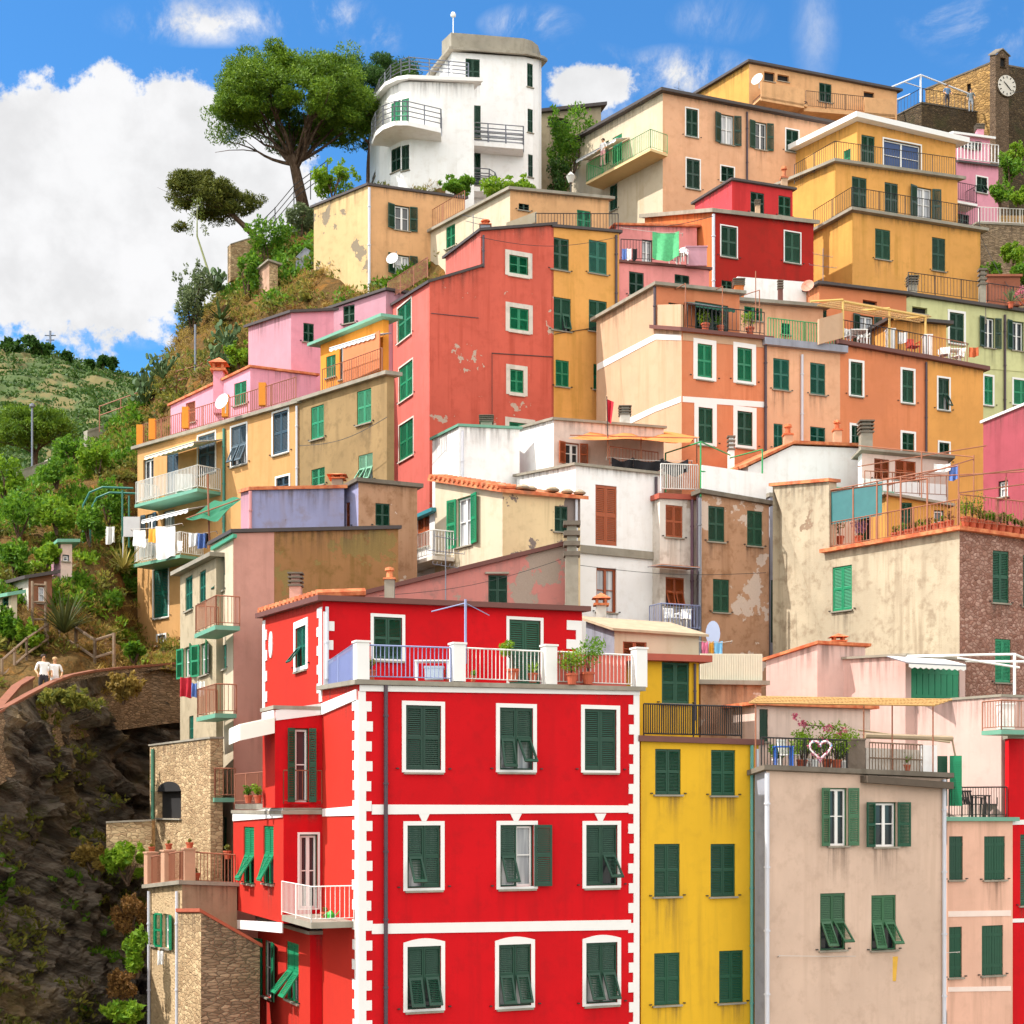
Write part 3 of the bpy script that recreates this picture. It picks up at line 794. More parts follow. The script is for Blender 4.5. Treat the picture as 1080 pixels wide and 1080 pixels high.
band(b2, 'L', 246.5, 857, 866, 298.5, 852, 862, out=.04); band(b2, 'L', 246.5, 970, 979, 298.5, 973, 984, out=.04)
band(b1, 'L', 277.5, 752, 764, 289.8, 749, 762, out=.04); band(b1, 'F', 290.5, 749, 760, 338, 742, 754, out=.04)
def slab_between(pts, y, th, h, iron, root, name='balcony', **k):
    """balcony slab over a polygon given by plan points, railing on the listed edge"""
    z = zat(y, pts[0].y); mb = MB(); mb.prism([(p.x, p.y, z - th) for p in pts], (0, 0, th)); sl = mb.build(name, CONC, root)
    return sl, z
# balconies in the angle between bay and front block
def planpt(px, d): return Vector(((px - CX) / FPX * d, d))
for (py, hy, bars, px_l, x_r) in ((848, 810, IRONR, 247, 338), (973, 939, IRONW, 297, 371)):
    if px_l == 247: poly = [b2.segs['L'].O + b2.segs['L'].d * b2.segs['L'].L * .96, b2.C, RA - dC * .02]; poly = [p for p in poly] + [b2.C + Vector((b1.Lw.d.x, b1.Lw.d.y)) * 3.2]; edge = [poly[0], poly[1], poly[2]]; poly = poly
    else:
        n = Vector((sgL.n.x, sgL.n.y)); p0 = RC + sgL.d * .35; o = 1.15
        poly = [p0 + n * o, p0 + n * .01, RA + n * .01, RA - dC * (o + .1), ]; edge = [poly[1], poly[0], poly[0] + sgL.d * ((RA - p0).length)]
        poly = [edge[1], edge[0], RA + n * .01, edge[2]]
    sl, z = slab_between(poly, py, .16, 1, bars, red.root)
    rb = MB(); railing(rb, [(p.x, p.y, z) for p in edge], .92, .13, .008, 1.6, .016); rb.build('railing', bars, sl)
# roof terrace parapet, pillars and railings
F = red.F; nF = r2(F.n)
def pillar(sg, px, ytop, ybot, w, root, off=-.14, mat=WHITE):
    p = sg.pt(px, ybot, off); q = zat(ytop, p.y); mb = MB()
    d, n = r2(sg.d), r2(sg.n); mb.obox(p - d * w / 2 - n * w / 2, d * w, n * w, (0, 0, q - p.z)); mb.obox(p - d * (w / 2 + .03) - n * (w / 2 + .03) + Vector((0, 0, q - p.z)), d * (w + .06), n * (w + .06), (0, 0, .05))
    return mb.build('parapet_pillar', mat, root)
PX = [(381, 678, 717), (482.5, 680, 719), (579, 682, 722), (674, 685, 725)]
for x, a, b in PX: pillar(F, x, a, b, .34, red.root)
for (xa, _, ya), (xb, _, yb) in zip(PX, PX[1:]):
    red.rail([('F', xa + 7, ya), ('F', xb - 7, yb)], .9, IRONB if xa < 400 else IRONW, -.14, gap=.115)
red.rail([('L', 341, 738), ('L', 374, 718)], .98, IRONB, -.14, gap=.1)
mb = MB(); sg = red.F; mb.obox(sg.pt(588, 722, -.2), r2(sg.d) * 2.1, nF * .02, (0, 0, .86)); mb.build('privacy_screen', plain('red_screen', 'd86858', .7), red.root)
mb = MB(); sg = red.Lw; a = sg.pt(373, 718, -.2); b = sg.pt(343, 736, -.2); mb.hexa([a, b, b + Vector((.02, .01, 0)), a + Vector((.02, .01, 0))], [p + Vector((0, 0, .86)) for p in (a, b, b + Vector((.02, .01, 0)), a + Vector((.02, .01, 0)))]); mb.build('privacy_screen', plain('blue_screen', '8088c0', .7), red.root)
# attic storey behind the terrace
att = House('attic', None, 340.5, RA.y, 277, 614, (652, 634, 645), yaw=YR, mats=[RED, RED_LIT], root=red.root, base=zat(742, RA.y), roof=BROWNED, over=.2, th=.15, wall_name='attic_wall', roof_name='attic_roof', backdepth=3.0)
att.win('F', 'c', 'g', 394, 651, 424, 695, sur=.09, dogs=False); att.win('F', 'c', 'g', 537, 654, 570, 725, sur=.09, name='door', dogs=False)
att.win('L', 'l', 't', 312, 661, 323, 703, sur=.2)
att.finish()
quoins(att, 'F', 341, 346, 352, 645, 735); quoins(att, 'F', 613.5, 607, 597, 655, 735); quoins(att, 'L', 340, 337, 335, 640, 740); quoins(att, 'L', 277.5, 280, 282, 655, 752)
sg = att.segs['L']; mb = MB()
for i in range(16):                                     # clay tiles along the attic's left eave
    t = i / 15; u = .1 + (sg.L - .2) * t; p = sg.at(u, sg.ztop(u) + .2, .16); mb.bar(p, p - r2(sg.n) * 1.4 + Vector((0, 0, .12)), .13, 7)
mb.build('eave_tiles', TILE, att.roof)
att.pipe('F', 345, 640, 716, PIPEW, .05, off=.1)
mb = MB(); sg = att.segs['L']; c = sg.pt(286, 680, .0); e = r2(sg.d); n = r2(sg.n)
mb.prism([c + e * math.cos(i / 14 * 2 * math.pi) * .22 + Vector((0, 0, math.sin(i / 14 * 2 * math.pi) * .42)) for i in range(14)], n * .03); mb.build('oval_plaque', WHITE, red.root)
# retractable white awning beside the upper balcony
mb = MB(); a, b = b1.segs['L'].pt(277.5, 762, .02), b1.segs['L'].pt(289.5, 757, .02); n = r2(b1.segs['L'].n)
o = n * .95 + Vector((0, 0, -.22)); mb.hexa([a, b, b + o, a + o], [p + Vector((0, 0, .03)) for p in (a, b, b + o, a + o)]); mb.hexa([a + o, b + o, b + o + n * .02, a + o + n * .02], [p + Vector((0, 0, -.42)) for p in (a + o, b + o, b + o + n * .02, a + o + n * .02)]); mb.hexa([b, b + o, b + o - r2(b1.segs['L'].d) * .02, b - r2(b1.segs['L'].d) * .02], [p + Vector((0, 0, -.42)) for p in (b, b + o, b + o - r2(b1.segs['L'].d) * .02, b - r2(b1.segs['L'].d) * .02)]); aw = mb.build('awning', plain('cream_canvas', 'f2eee2', .8, .05), red.root)
red.chimney(312, 606, 640, 15, 46.5, 'stack', plain('chimney_pink', 'c89888', .85))

# ---------------------------------------------------------------- yellow house
yel = House('town_house', 'narrow yellow house with green shutters right against the red corner house', 676, 42.25, (5,), 800, (None, 782, 786), yaw=YR, mats=[YEL, YEL], roof=BROWNED, over=.12, th=.16, roof_name='terrace_slab', group='tall houses of the town')
yel.wins('''F c g 691 790 718 838 / F c g 750 791 775.5 839 / F c g 690 890 717 945.5 / F c g 749.5 890 775.5 945.5 / F c g 690 1005 717 1060 / F c g 758.5 1002.5 784 1057.5''')
yel.finish(); yel.pipe('F', 793, 786, 1150, plain('teal_pipe', '5a9a90', .5), .05); yel.pipe('F', 799, 790, 1150, PIPEW, .04)
yel.rail([('F', 679, 777), ('F', 782, 779)], .92, IRON, -.05, gap=.07, r=.018)
yu = House('set back storey', None, 674, 45.2, (2,), 737, (None, 697, 699), yaw=YR, mats=[YEL, YEL], root=yel.root, base=zat(790, 45), roof=REDED, over=.3, th=.2, wall_name='upper_wall')
yu.wins('F c g 698 698.7 727 742'); yu.finish()
yu.pipe('F', 733, 700, 760, PIPED, .04)

# ---------------------------------------------------------------- beige house
bei = House('town_house', 'weathered beige house with open green shutters under a planted terrace with a blue table', 808, 42.9, 796, 998, (817, 813, 821), yaw=YR, mats=[BEIGE, GREYL], roof=CONCD, over=.16, th=.14, roof_name='terrace_slab', group='tall houses of the town')
bei.wins('''F o m 864 831 904 892 / F o g 910 846 958 893 / F f m 865 942 891.5 1002 / F f m 919 944 945 1002''')
bei.finish(); bei.pipe('F', 809, 815, 1150, PIPEW, .07); bei.pipe('F', 996, 822, 1150, PIPEW, .06)
bei.ledge('F', 915, 1006, 818, 825, .2, .35, plain('mossy_ledge', '5a4e42', .9, .3), 'stone_ledge')
bei.rail([('F', 803, 812), ('F', 893, 814)], .92, IRON, -.1, gap=.1)
# ---------------------------------------------------------------- pale pink house on the right edge, red house behind it
pk = House('town_house', 'pale salmon house with plain green shutters under a small balcony terrace', 999, 46.6, (3,), 1068, (None, 866, 866), yaw=YR, mats=[PINKB, PINKB], roof=GREENP, over=.15, th=.12, roof_name='terrace_slab', group='tall houses of the town')
pk.wins('F d g 1001 882 1015.5 928 / F d g 1038 882 1060 928 / F d g 1001 977.5 1014.5 1031 / F d g 1035.5 976 1058 1028.5')
pk.finish(); band(pk, 'F', 1000, 961, 967, 1066, 960, 966, mat=plain('cream_band', 'f0d8cc', .8), out=.02); band(pk, 'F', 1000, 1041, 1046, 1066, 1040, 1045, mat=plain('cream_band', 'f0d8cc', .8), out=.02)
pk.rail([('F', 1001, 863), ('F', 1062, 862)], .95, IRON, -.08, gap=.1, r=.009)
rd = House('town_house', 'red house at the right edge of the photo, white band below its green balcony', 1064, 47.6, 1060, (6,), (780, 779, None), yaw=YR, mats=[RED, RED], roof=CONC, over=.05, group='tall houses of the town')
rd.wins('F c g 1076 880 1094 955'); rd.finish()
band(rd, 'F', 1065, 865, 870, 1100, 864, 869); band(rd, 'F', 1065, 969, 973, 1100, 968, 972)
rd.balcony('F', 1056, 1100, 770, .9, .9, GREENP, IRONR, sides=(1, 0))
# ---------------------------------------------------------------- light pink walls behind the beige house
e1 = House('terrace_house', 'light pink house with a long blank sunlit wall above the folding chairs', 1056, 47.9, 905, (4,), (746, 735, None), yaw=25, lyaw=40, mats=[PINK, PINK], roof=CONC, over=.05, th=.08)
e1.finish()
e2 = House('terrace_house', 'small pinkish house with a dark door behind the cane pergola', 796, 46.6, (3,), 918, (None, 744, 748), yaw=YR, mats=[WHTP, WHTP], roof=TILE, over=.2, th=.1)
e2.win('F', 'd', 'k', 801, 748, 810, 782, name='door', dogs=False); e2.finish()
e3 = House('terrace_house', 'light pink house with bright green plank doors and a white awning', 955, 50.2, 848, 1018, (698, 692, 697), yaw=25, lyaw=50, mats=[PINK, PINK], roof=CONC, over=.1, th=.08)
e3.win('F', 'd', 'e', 961, 702, 1012, 742, name='door', dogs=False); e3.finish()
e3.awning('F', 958, 1018, 700, 1.1, .28, plain('white_canvas', 'eeeae4', .8), val=.2)
e3.chimney(884, 668, 692, 13, 52.5, 'tile')
e4 = House('terrace_house', 'light pink gable with a clay tile edge below the tall cream stucco house', 862, 51.2, 808, (2,), (697, 680, None), yaw=25, lyaw=60, mats=[PINK, PINK], roof=TILE, over=.12, th=.1); e4.finish()

# ================================================================ second row
rose = House('terrace_house', 'old rose house with peeling plaster and a sloping roof behind the red house', 362, 48.9, (3,), 598, (None, 633, 575), yaw=10, mats=[ROSEOLD, ROSEOLD], roof=BROWNED, over=.12, th=.14, group='tall houses of the town')
rose.wins('F c k 515 606.5 535 638'); rose.finish()
rose.ledge('F', 512, 537, 603, 603, .06, .12, CONC, 'lintel')
rose.chimney(603, 555, 640, 17, 49.6, 'stack', CONC); rose.antenna(470, 560, 634, 48, ((.1, .35), (.3, .6), (.5, .4)))
rose.chimney(411, 598, 634, 13, 46, 'pot')
cream = House('terrace_house', 'small cream house with peeling plaster, stones on its roof and swung open green shutters', 530, 53, 459, 612, (508, 519, 526), yaw=25, lyaw=35, mats=[CREAMP, CREAM], roof=TILE, over=.2, th=.12, group='tall houses of the town')
cream.wins('F c k 585 534 598.5 561 / L o e 474 524 506 576'); cream.finish()
mb = MB(); sg = cream.Lw
for i in range(15):
    u = sg.L * i / 14; p = sg.at(u, sg.ztop(u) + .16, .25); mb.bar(p, p - r2(sg.n) * .8 + Vector((0, 0, .1)), .085, 7)
mb.build('eave_tiles', TILE, cream.roof)
mb = MB(); rs = random.Random(3)
for i in range(9):
    t = rs.random(); p = cream.F.at(cream.F.L * t, cream.F.ztop(cream.F.L * t) + .14, .1 - rs.random() * .3); mb.lathe(p, [(.02, 0), (.2, .02), (.24, .08), (.12, .17), (.02, .19)], 7)
mb.build('roof_stones', plain('roof_stone', 'a09078', .9, .3), cream.roof)
cream.pipe('F', 608, 527, 600, PIPEW, .05)
porch = House('porch', None, 458.5, 56.8, 424, (.3,), (556, 541, None), yaw=25, lyaw=30, mats=[WHT, WHT], root=cream.root, roof=plain('teal_fascia', '2f7f88', .6), over=.25, th=.14, wall_name='porch_wall', roof_name='porch_roof')
porch.win('L', 'c', 'b', 440, 544, 453, 577, name='door', dogs=False); porch.finish()
porch.balcony('L', 417, 456, 598, .9, .95, WHTO, IRONW, y2=586)
wht = House('town_house', 'plain white house with a tall brown shutter and black cloths drying on its roof', 607, 57, 545, 698, (503, 491, 501), yaw=25, lyaw=30, mats=[WHT, WHT], roof=CONC, over=.12, th=.1, roof_name='terrace_slab', group='tall houses of the town')
wht.win('F', 'c', 'b', 628, 512, 650.5, 575, dogs=False, name='door'); wht.win('F', 'p', 'b', 629, 599, 650, 646, glaze=G['b'])
wht.finish(); wht.ledge('F', 608, 699, 574, 583, .3, .1, CONC); wht.pipe('F', 692, 503, 660, PIPED, .06)
mb = MB(); sg = wht.F; a, b = sg.pt(607.5, 584.5), sg.pt(697.5, 592); n = r2(sg.n); mb.hexa([Vector((a.x, a.y, wht.base)), Vector((b.x, b.y, wht.base)), Vector((b.x, b.y, wht.base)) + n * .01, Vector((a.x, a.y, wht.base)) + n * .01], [a, b, b + n * .01, a + n * .01])
sk = House('narrow_house', 'narrow white house with brown shutters squeezed between white and brown houses', 696, 57.9, (3,), 738, (None, 526, 528), yaw=25, mats=[WHTO, WHTO], roof=REDED, over=.1, th=.2, roof_name='terrace_slab', group='tall houses of the town')
sk.wins('F c b 702 533 720 567 / F f b 702 609 721.5 640'); sk.finish()
sk.awning('F', 697, 738, 597, 1.0, .05, plain('rust_canvas', 'b07048', .8), val=.05)
sk.balcony('F', 697, 740, 664, .9, .95, CONC, IRONB); sk.pipe('F', 730, 527, 700, plain('purple_pipe', '6a4a5c', .5), .06)
sk.rail([('F', 697, 518), ('F', 736, 519)], 1.05, IRONW, -.1, gap=.1, r=.02)
brn = House('town_house', 'bare brown house with three small green shutters and a green framed roof terrace', 740, 57.9, 735, 811, (523, 521, 533), yaw=25, mats=[BROWN, GREYL], roof=CONCD, over=.16, th=.16, roof_name='terrace_slab', group='tall houses of the town')
brn.wins('F c g 747 534 764 571.5 / F c g 788 539 804 576 / F c g 752 611 769 646'); brn.finish()
brn.pipe('F', 738, 525, 700, STEEL, .06); brn.pipe('L', 736, 524, 700, PIPED, .05)
mb = MB(); sg = brn.F
def parapet(h, key, xa, ya, xb, yb, hgt, mat, th=.12, off=-.02, name='parapet'):
    sg = h.segs[key]; n = r2(sg.n); a, b = sg.pt(xa, ya, off), sg.pt(xb, yb, off); mb = MB(); up = Vector((0, 0, hgt))
    mb.hexa([a - n * th, b - n * th, b, a], [a - n * th + up, b - n * th + up, b + up, a + up]); return mb.build(name, mat, h.root)
parapet(brn, 'F', 741, 518, 808, 527, 1.0, WHT)
gs = House('town_house', 'grey wall with a black door, standing in for shade beside the tall cream house', 812, 60.6, (2,), 866, (None, 524, 526), yaw=18, mats=[GREYL, GREYL], roof=CONC, over=.05, group='tall houses of the town')  # grey wall added in place of the shade on the cream wall
gs.win('F', 'd', 'k', 813, 612, 832, 678, name='door', dogs=False); gs.finish()
st = House('town_house', 'large cream stucco and stone house topped by a terrace full of flower pots', 1012, 52, 874, 1100, (583, 560, 572), yaw=25, lyaw=38, mats=[PUDD, STUC], roof=TILE, over=.22, th=.13, roof_name='terrace_slab', group='tall houses of the town')
st.wins('L c e 878 597 898.5 644 / F c g 1047 581 1064 636 / F c g 1079 586 1094 640 / F c e 1049.5 674 1066 720'); st.finish()
st2 = House('gable', None, 874.2, st.A.y, 815, (.35,), (513, 508, None), yaw=25, lyaw=38, mats=[STUC, STUC], root=st.root, base=zat(700, 58), roof=TILE, over=.1, th=.12, wall_name='gable_wall', roof_name='gable_roof', slantL=-.42); st2.finish()  # slanted left edge cuts the wall along its shadow line
st.rail([('F', 1012, 552), ('F', 1090, 560)], 1.0, IRONR, -.1, gap=.16, r=.01)
# glazed veranda along the terrace edge, then railing
sg = st.Lw; mb = MB(); gm = MB(); n = r2(sg.n)
for i, x in enumerate((876, 900, 925, 950, 978)):
    p = sg.pt(x, 580 - (x - 876) * .17, -.1); mb.bar(p, p + Vector((0, 0, 2.2 if x < 960 else 1.9)), .035, 4)
for h0, h1 in ((.95, 2.15),):
    a, b = sg.pt(876, 580, -.1), sg.pt(930, 571, -.1); up = Vector((0, 0, 1)); gm.hexa([a + up * h0, b + up * h0, b + up * h0 - n * .02, a + up * h0 - n * .02], [a + up * h1, b + up * h1, b + up * h1 - n * .02, a + up * h1 - n * .02])
a, b = sg.pt(876, 580, -.1), sg.pt(1010, 558, -.1); mb.bar(a + Vector((0, 0, 2.2)), sg.pt(978, 562, -.1) + Vector((0, 0, 1.9)), .03, 4)
ver = mb.build('veranda_frame', IRONR, st.root); gm.build('veranda_glass', plain('veranda_glass', '3a7070', .08, .2), ver)
st.rail([('L', 876, 579), ('L', 1010, 557)], .98, IRONR, -.1, gap=.14, r=.012)
vh = House('terrace room', None, 935, 58.5, (1.5,), 1000, (None, 523, 534), yaw=10, mats=[YOL2, YOL2], root=st.root, base=zat(590, 58), roof=CONC, over=.2, th=.1, wall_name='room_wall', roof_name='room_roof')
vh.wins('F c g 950 530 962 560 / F p g 985 538 996 562'); vh.finish()
vh2 = House('terrace room', None, 880, 60, (1.5,), 936, (None, 517, 522), yaw=10, mats=[WHTP, WHTP], root=st.root, base=zat(590, 58), roof=GREENP, over=.2, th=.1, wall_name='room_wall', roof_name='room_roof')
vh2.wins('F o g 905 525 935 570'); vh2.finish()
wt = House('town_house', 'white house with a low clay tiled gable above the cream stucco wall', 789, 61.5, (4,), 912, (None, 491, 472), yaw=25, mats=[WHT, WHT], roof=TILE, over=.15, th=.12, prof={'F': [(788, 493), (836, 470), (912, 473)]}, group='tall houses of the town'); wt.finish()
wt.chimney(913, 446, 476, 15, 63, 'stack', CONC); wt.chimney(883, 443, 474, 10, 65, 'pot', PEACH); wt.chimney(831, 447, 480, 11, 64, 'pot', PEACH)
wt2 = House('town_house', 'white house with an open brown loggia and a jumble of rusty terrace poles', 909, 62, 905, 1000, (482, 478, 486), yaw=25, mats=[WHTP, WHT], roof=CONC, over=.2, th=.1, group='tall houses of the town')
wt2.wins('F c b 922 484 938 506 / F c b 944 486 966 507'); wt2.finish()
wt2.rail([('F', 912, 520), ('F', 998, 524)], .9, IRONR, .5, gap=.3)
parapet(wt2, 'F', 910, 524, 998, 530, .75, WHT, off=.5)
lg = House('terrace_house', 'white house with a curved parapet above the cream peeling house', 484, 60, 456, 548, (464, 450, 453), yaw=25, lyaw=35, mats=[WHT, WHT], roof=GREENP, over=.08, th=.1, group='tall houses of the town'); lg.finish()
lg.pipe('F', 488, 454, 520, PIPEW, .05); lg.chimney(513, 440, 456, 15, 62, 'stack')
lg2 = House('terrace_house', 'pinkish white house with open brown shutters under an orange sun sheet', 584, 59.6, 547, 700, (453, 443, 452), yaw=25, mats=[WHTP, WHT], roof=CONC, over=.1, th=.1, group='tall houses of the town')
lg2.wins('F o b 588 467 619 490'); lg2.finish()
lav = House('terrace_house', 'low lavender grey house with a clay tiled edge', 265, 54, 254, 363, (520, 517, 515), yaw=20, mats=[LAV, PINKL], roof=TILE, over=.1, th=.12, group='tall houses of the town'); lav.finish()
lav.pipe('F', 264, 518, 560, plain('pink_pipe', 'c88888', .6), .06); lav.chimney(356, 499, 517, 14, 56, 'tile')
gb = House('terrace_house', 'grey brown box house with one slatted window next to the lavender house', 378, 55, 361, 440, (518, 509, 515), yaw=20, lyaw=40, mats=[BROWN, LAV], roof=CONCD, over=.15, th=.14, group='tall houses of the town')
gb.wins('F c k 396 531 411 555 / L s b 365 530 369 556'); gb.finish()
mos = House('town_house', 'tall house with a bare mossy brown wall, pink edge and cream sunlit side', 246, 50, 222, 420, (575, 562, 558), yaw=25, lyaw=22, mats=[MOSSY, CREAM], roof=SLATE, over=.1, th=.12, group='tall houses of the town')
mos.wins('L l t 231 589 237 624 / L c t 234 680 239 706 / L l t 229 770 235 795 / L c e 234 862 239 893'); mos.finish()
sg = mos.F; mb = MB(); n = r2(sg.n); a, b = sg.pt(246.3, 562.5), sg.pt(289, 561.5)
mb.hexa([Vector((a.x, a.y, mos.base)), Vector((b.x, b.y, mos.base)), Vector((b.x, b.y, mos.base)) + n * .02, Vector((a.x, a.y, mos.base)) + n * .02], [a, b, b + n * .02, a + n * .02]); mb.build('pink_strip', PKSH, mos.root)
mos.ledge('L', 222, 246, 577, 563, .12, .12, plain('green_gutter2', '3f9070', .6), 'gutter')
q = House('town_house', 'narrow grey stone house with green shutters and rusty balconies down its side', 228, 51.5, 190, (.3,), (607, 588, None), yaw=25, mats=[stucco('grey_side_render', 'b0a48c', .8, .7), stucco('grey_cream_render', 'c4b496', .8, .7)], roof=CONC, over=.3, th=.14, group='tall houses of the town')
q.wins('L c t 195.5 608 203 644 / L c t 210.5 602 217 636 / L o e 190 682 207 714 / L o e 207 678 224 712 / L c t 199.5 755 204 782'); q.finish()
q.balcony('L', 205, 227, 668, .8, .95, GREENP, IRONR, y2=660); q.balcony('L', 207, 227, 757, .7, .95, GREENP, IRONR, y2=752); q.balcony('L', 205, 226, 843, .7, .95, GREENP, IRONR, y2=840)
tw = House('stone_house', 'old rubble stone tower with an arched opening over the cliff', 222, 49, 158, (.4,), (787, 779, None), yaw=25, lyaw=30, mats=[RUBBLE, RUBBLE], roof=CONC, over=.04, th=.06)
sg, ua, ub, z0, z1 = tw.rect('L', 166, 834, 191, 863)
tw.win('L', 'n', 'g', 166, 834, 191, 863, name='arch_opening', dogs=False, surmat=CONC); tw.finish()
mb = MB(); k = 14; u0, u1 = min(ua, ub), max(ua, ub); zz = z1 - .02
tw.pipe('L', 161, 790, 880, plain('green_pipe', '4a8068', .6), .06)
pts = [sg.at(u0 + (u1 - u0) * i / k, zz + math.sqrt(max(0, 1 - (2 * i / k - 1) ** 2)) * .34, 0) for i in range(k + 1)]
mb.prism(pts, r2(sg.n) * .012); mb.build('arch_shade', DARK, tw.root)  # flat dark panel on the wall, painted shade for the arch top
pt_ = House('terrace_house', 'beige house with a pillared terrace and green shutters at the cliff foot', 192, 46, 156, 250, (937, 933, 935), yaw=25, lyaw=32, mats=[stucco('brown_cream_render', 'b89c80', .8, .5), stonework('plastered_rubble', 'c8aa84', 'dcc29a', 'd4b890', 2.0, 4.0, 1.0, edge=.3)], roof=CONC, over=.15, th=.12, roof_name='terrace_slab')
pt_.wins('L s e 160.5 964 165.5 997 / L o e 168 964 184 1000'); pt_.finish(); pt_.pipe('L', 186.5, 940, 1150, PIPEW, .05); pt_.pipe('L', 157, 940, 1150, PIPEW, .05)
for x, y in ((159, 936), (177, 934), (199, 932)): 
    pillar(pt_.Lw if x < 192 else pt_.F, x, y - 36, y, .34, pt_.root, mat=plain('pillar_buff', 'c09478', .85, .2))
pt_.rail([('L', 160, 935), ('L', 190, 931), ('F', 193, 931), ('F', 248, 934)], .95, IRONR, -.1, gap=.11)
sw = House('stone_wall', 'dry stone retaining wall with a sloping red brick coping below the red house', 212, 43.6, 188, 274, (963, 963, 998), yaw=YR, lyaw=30, mats=[RUBBLED, RUBBLE], roof=plain('brick_coping', 'a8553c', .9, .25), over=.06, th=.1, cat='wall', roof_name='coping', backdepth=.6); sw.finish()

# ================================================================ left: orange row on the cliff
ol = House('town_house', 'olive tan house with pale green shutters between the orange and the salmon houses', 408, 58, 315, (.3,), (425, 396, None), yaw=25, lyaw=45, mats=[OLIVE, OLIVE], roof=CONC, over=.2, th=.14, roof_name='terrace_slab', group='tall houses of the town')
ol.wins('L c e 328 428 341.5 463 / L c e 376.5 411 391.5 447 / L c e 328.5 494 342.5 512 / L f w 378 479 393 508'); ol.finish()
oa = ol.A
orr = House('town_house', 'long orange yellow house with slate blue shutters and stacked balconies on the cliff edge', 315, oa.y, 145, (.3,), (474, 426, None), yaw=25, lyaw=45, mats=[ORNG, ORNG], roof=CONC, over=.2, th=.14, roof_name='terrace_slab', group='tall houses of the town')
orr.wins('L c u 209 458 227 499 .08 / L f u 244 449 260 490 .08 / L c u 288 434 304 478 .08 / L c u 291.5 503 305 520 .08 / L c t 162 600 177.5 651 .08 / L p u 166 670 174.5 692 .08 / L p u 151 484 162 524 / L c u 176 478 188 521 / L o u 150 542 166 586 / L p u 172 538 184 585'); orr.finish()
orr.pipe('L', 236, 452, 570, plain('teal_drain', '3f7f70', .6), .06); orr.pipe('L', 313, 428, 560, PIPEW, .05)
orr.balcony('L', 142, 208, 528, 1.2, 1.0, GREENP, IRONW, y2=519, gap=.11, r=.018); orr.balcony('L', 141, 190, 594, 1.2, 1.0, GREENP, IRONW, y2=586, gap=.11, r=.018)
orr.awning('L', 153, 205, 474, 1.5, .35, plain('striped_canvas', 'e8dcc0', .8)); orr.awning('L', 150, 199, 543, 1.3, .35, plain('white_canvas', 'eeeae4', .8))
for x, y in ((148, 470), (161, 464), (196, 452), (238, 440), (277, 428)):
    sg = orr.Lw; p = sg.pt(x, y, -.2); mb = MB(); mb.cbox(p, .3, .3, .95); mb.build('parapet_pillar', ORANGE, orr.root)
orr.rail([('L', 149, 470), ('L', 312, 422)], .95, IRONR, -.2, gap=.16, r=.014)
sg = orr.Lw
pink_t = House('terrace_house', 'low pink wall house with a green shutter behind the orange roof terrace', 264, 66.5, 180, (3,), (428, 388, None), yaw=25, lyaw=48, mats=[PINKH, PINKH], roof=TILE, over=.1, th=.1, base=zat(470, 66.5) - 1)
pink_t.wins('L c e 247 403 260 427 / L s b 196 424 206 446'); pink_t.finish()
pink_t.chimney(231, 377, 418, 13, 68, 'tile', PINKH); pink_t.dish(P(235, 424, 64.5), .35, (-.5, -.8, .3))
pkh = House('town_house', 'pink house with a dark slate roof on the ridge above the orange row', 307, 68.5, 262, 352, (345, 330, 328), yaw=25, lyaw=45, mats=[PINKH, PINKL], roof=SLATE, over=.15, th=.12, group='tall houses of the town')
pkh.wins('F c g 320 341 331 361'); pkh.finish()
pkh2 = House('extension', None, 407, 70, 347, (3,), (327, 307, None), yaw=25, lyaw=60, mats=[PINKL, PINKL], root=pkh.root, roof=SLATE, over=.15, th=.12, wall_name='extension_wall', roof_name='extension_roof'); pkh2.wins('L c g 362 322 374 341'); pkh2.finish()
ori = House('roof_room', 'orange roof room with a rolled white awning on the olive house terrace', 404, 61.8, 338, (.25,), (364, 337, None), yaw=25, lyaw=48, mats=[ORANGE, ORANGE], roof=GREENP, over=.35, th=.12, base=zat(425, 62))
ori.wins('L c e 344 375 354 398 / L p u 358 362 366 400', dogs=False); ori.finish(); ori.awning('L', 348, 396, 360, .9, .25, plain('white_canvas', 'eeeae4', .8))
mb = MB(); sg = ori.Lw; a, b = sg.pt(362, 405, .9), sg.pt(400, 388, .9); n = r2(sg.n); up = Vector((0, 0, 1.5)); mb.hexa([a, b, b - n * .05, a - n * .05], [a + up, b + up, b - n * .05 + up, a - n * .05 + up]); mb.build('partition', ORB, ori.root)
ori.rail([('L', 340, 414), ('L', 403, 392)], .95, IRONR, 1.1, gap=.14)

# ================================================================ centre: salmon tower house
sal = House('tower_house', 'tall salmon red house with small white framed green shutters', 453, 66, 408, 507, (326, 298, 282), yaw=25, mats=[SALM, SALM_LIT], roof=SLATE, over=.12, th=.12, group='tall houses of the town')
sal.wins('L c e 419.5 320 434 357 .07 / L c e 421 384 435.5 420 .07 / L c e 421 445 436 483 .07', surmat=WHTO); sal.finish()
su = House('tall block', None, 506.9, sal.B.y, 470, 584, (272, 244, 238), yaw=25, lyaw=32, mats=[SALM, SALM_LIT], root=sal.root, roof=SLATE, over=.12, th=.12, base=sal.base, wall_name='tall_wall', roof_name='tall_roof')
for r in ('537.5 325 557.5 348', '538 390 552 414', '537 446 560 466'): su.win('F', 'c', 'e', *map(float, r.split()), sur=.2, surmat=stucco('chipped_white', 'e4dcd0', .85, .5), dogs=False)
su.win('F', 'c', 'e', 537, 270, 557, 289, sur=.2, surmat=stucco('chipped_white', 'e4dcd0', .85, .5), dogs=False); su.finish()
sal.pipe('L', 410, 328, 520, COPPER, .06); su.pipe('F', 510, 248, 282, PIPED, .05)
sal.rail([('L', 409, 318), ('L', 451, 293)], .9, IRONR, -.1, gap=.12)
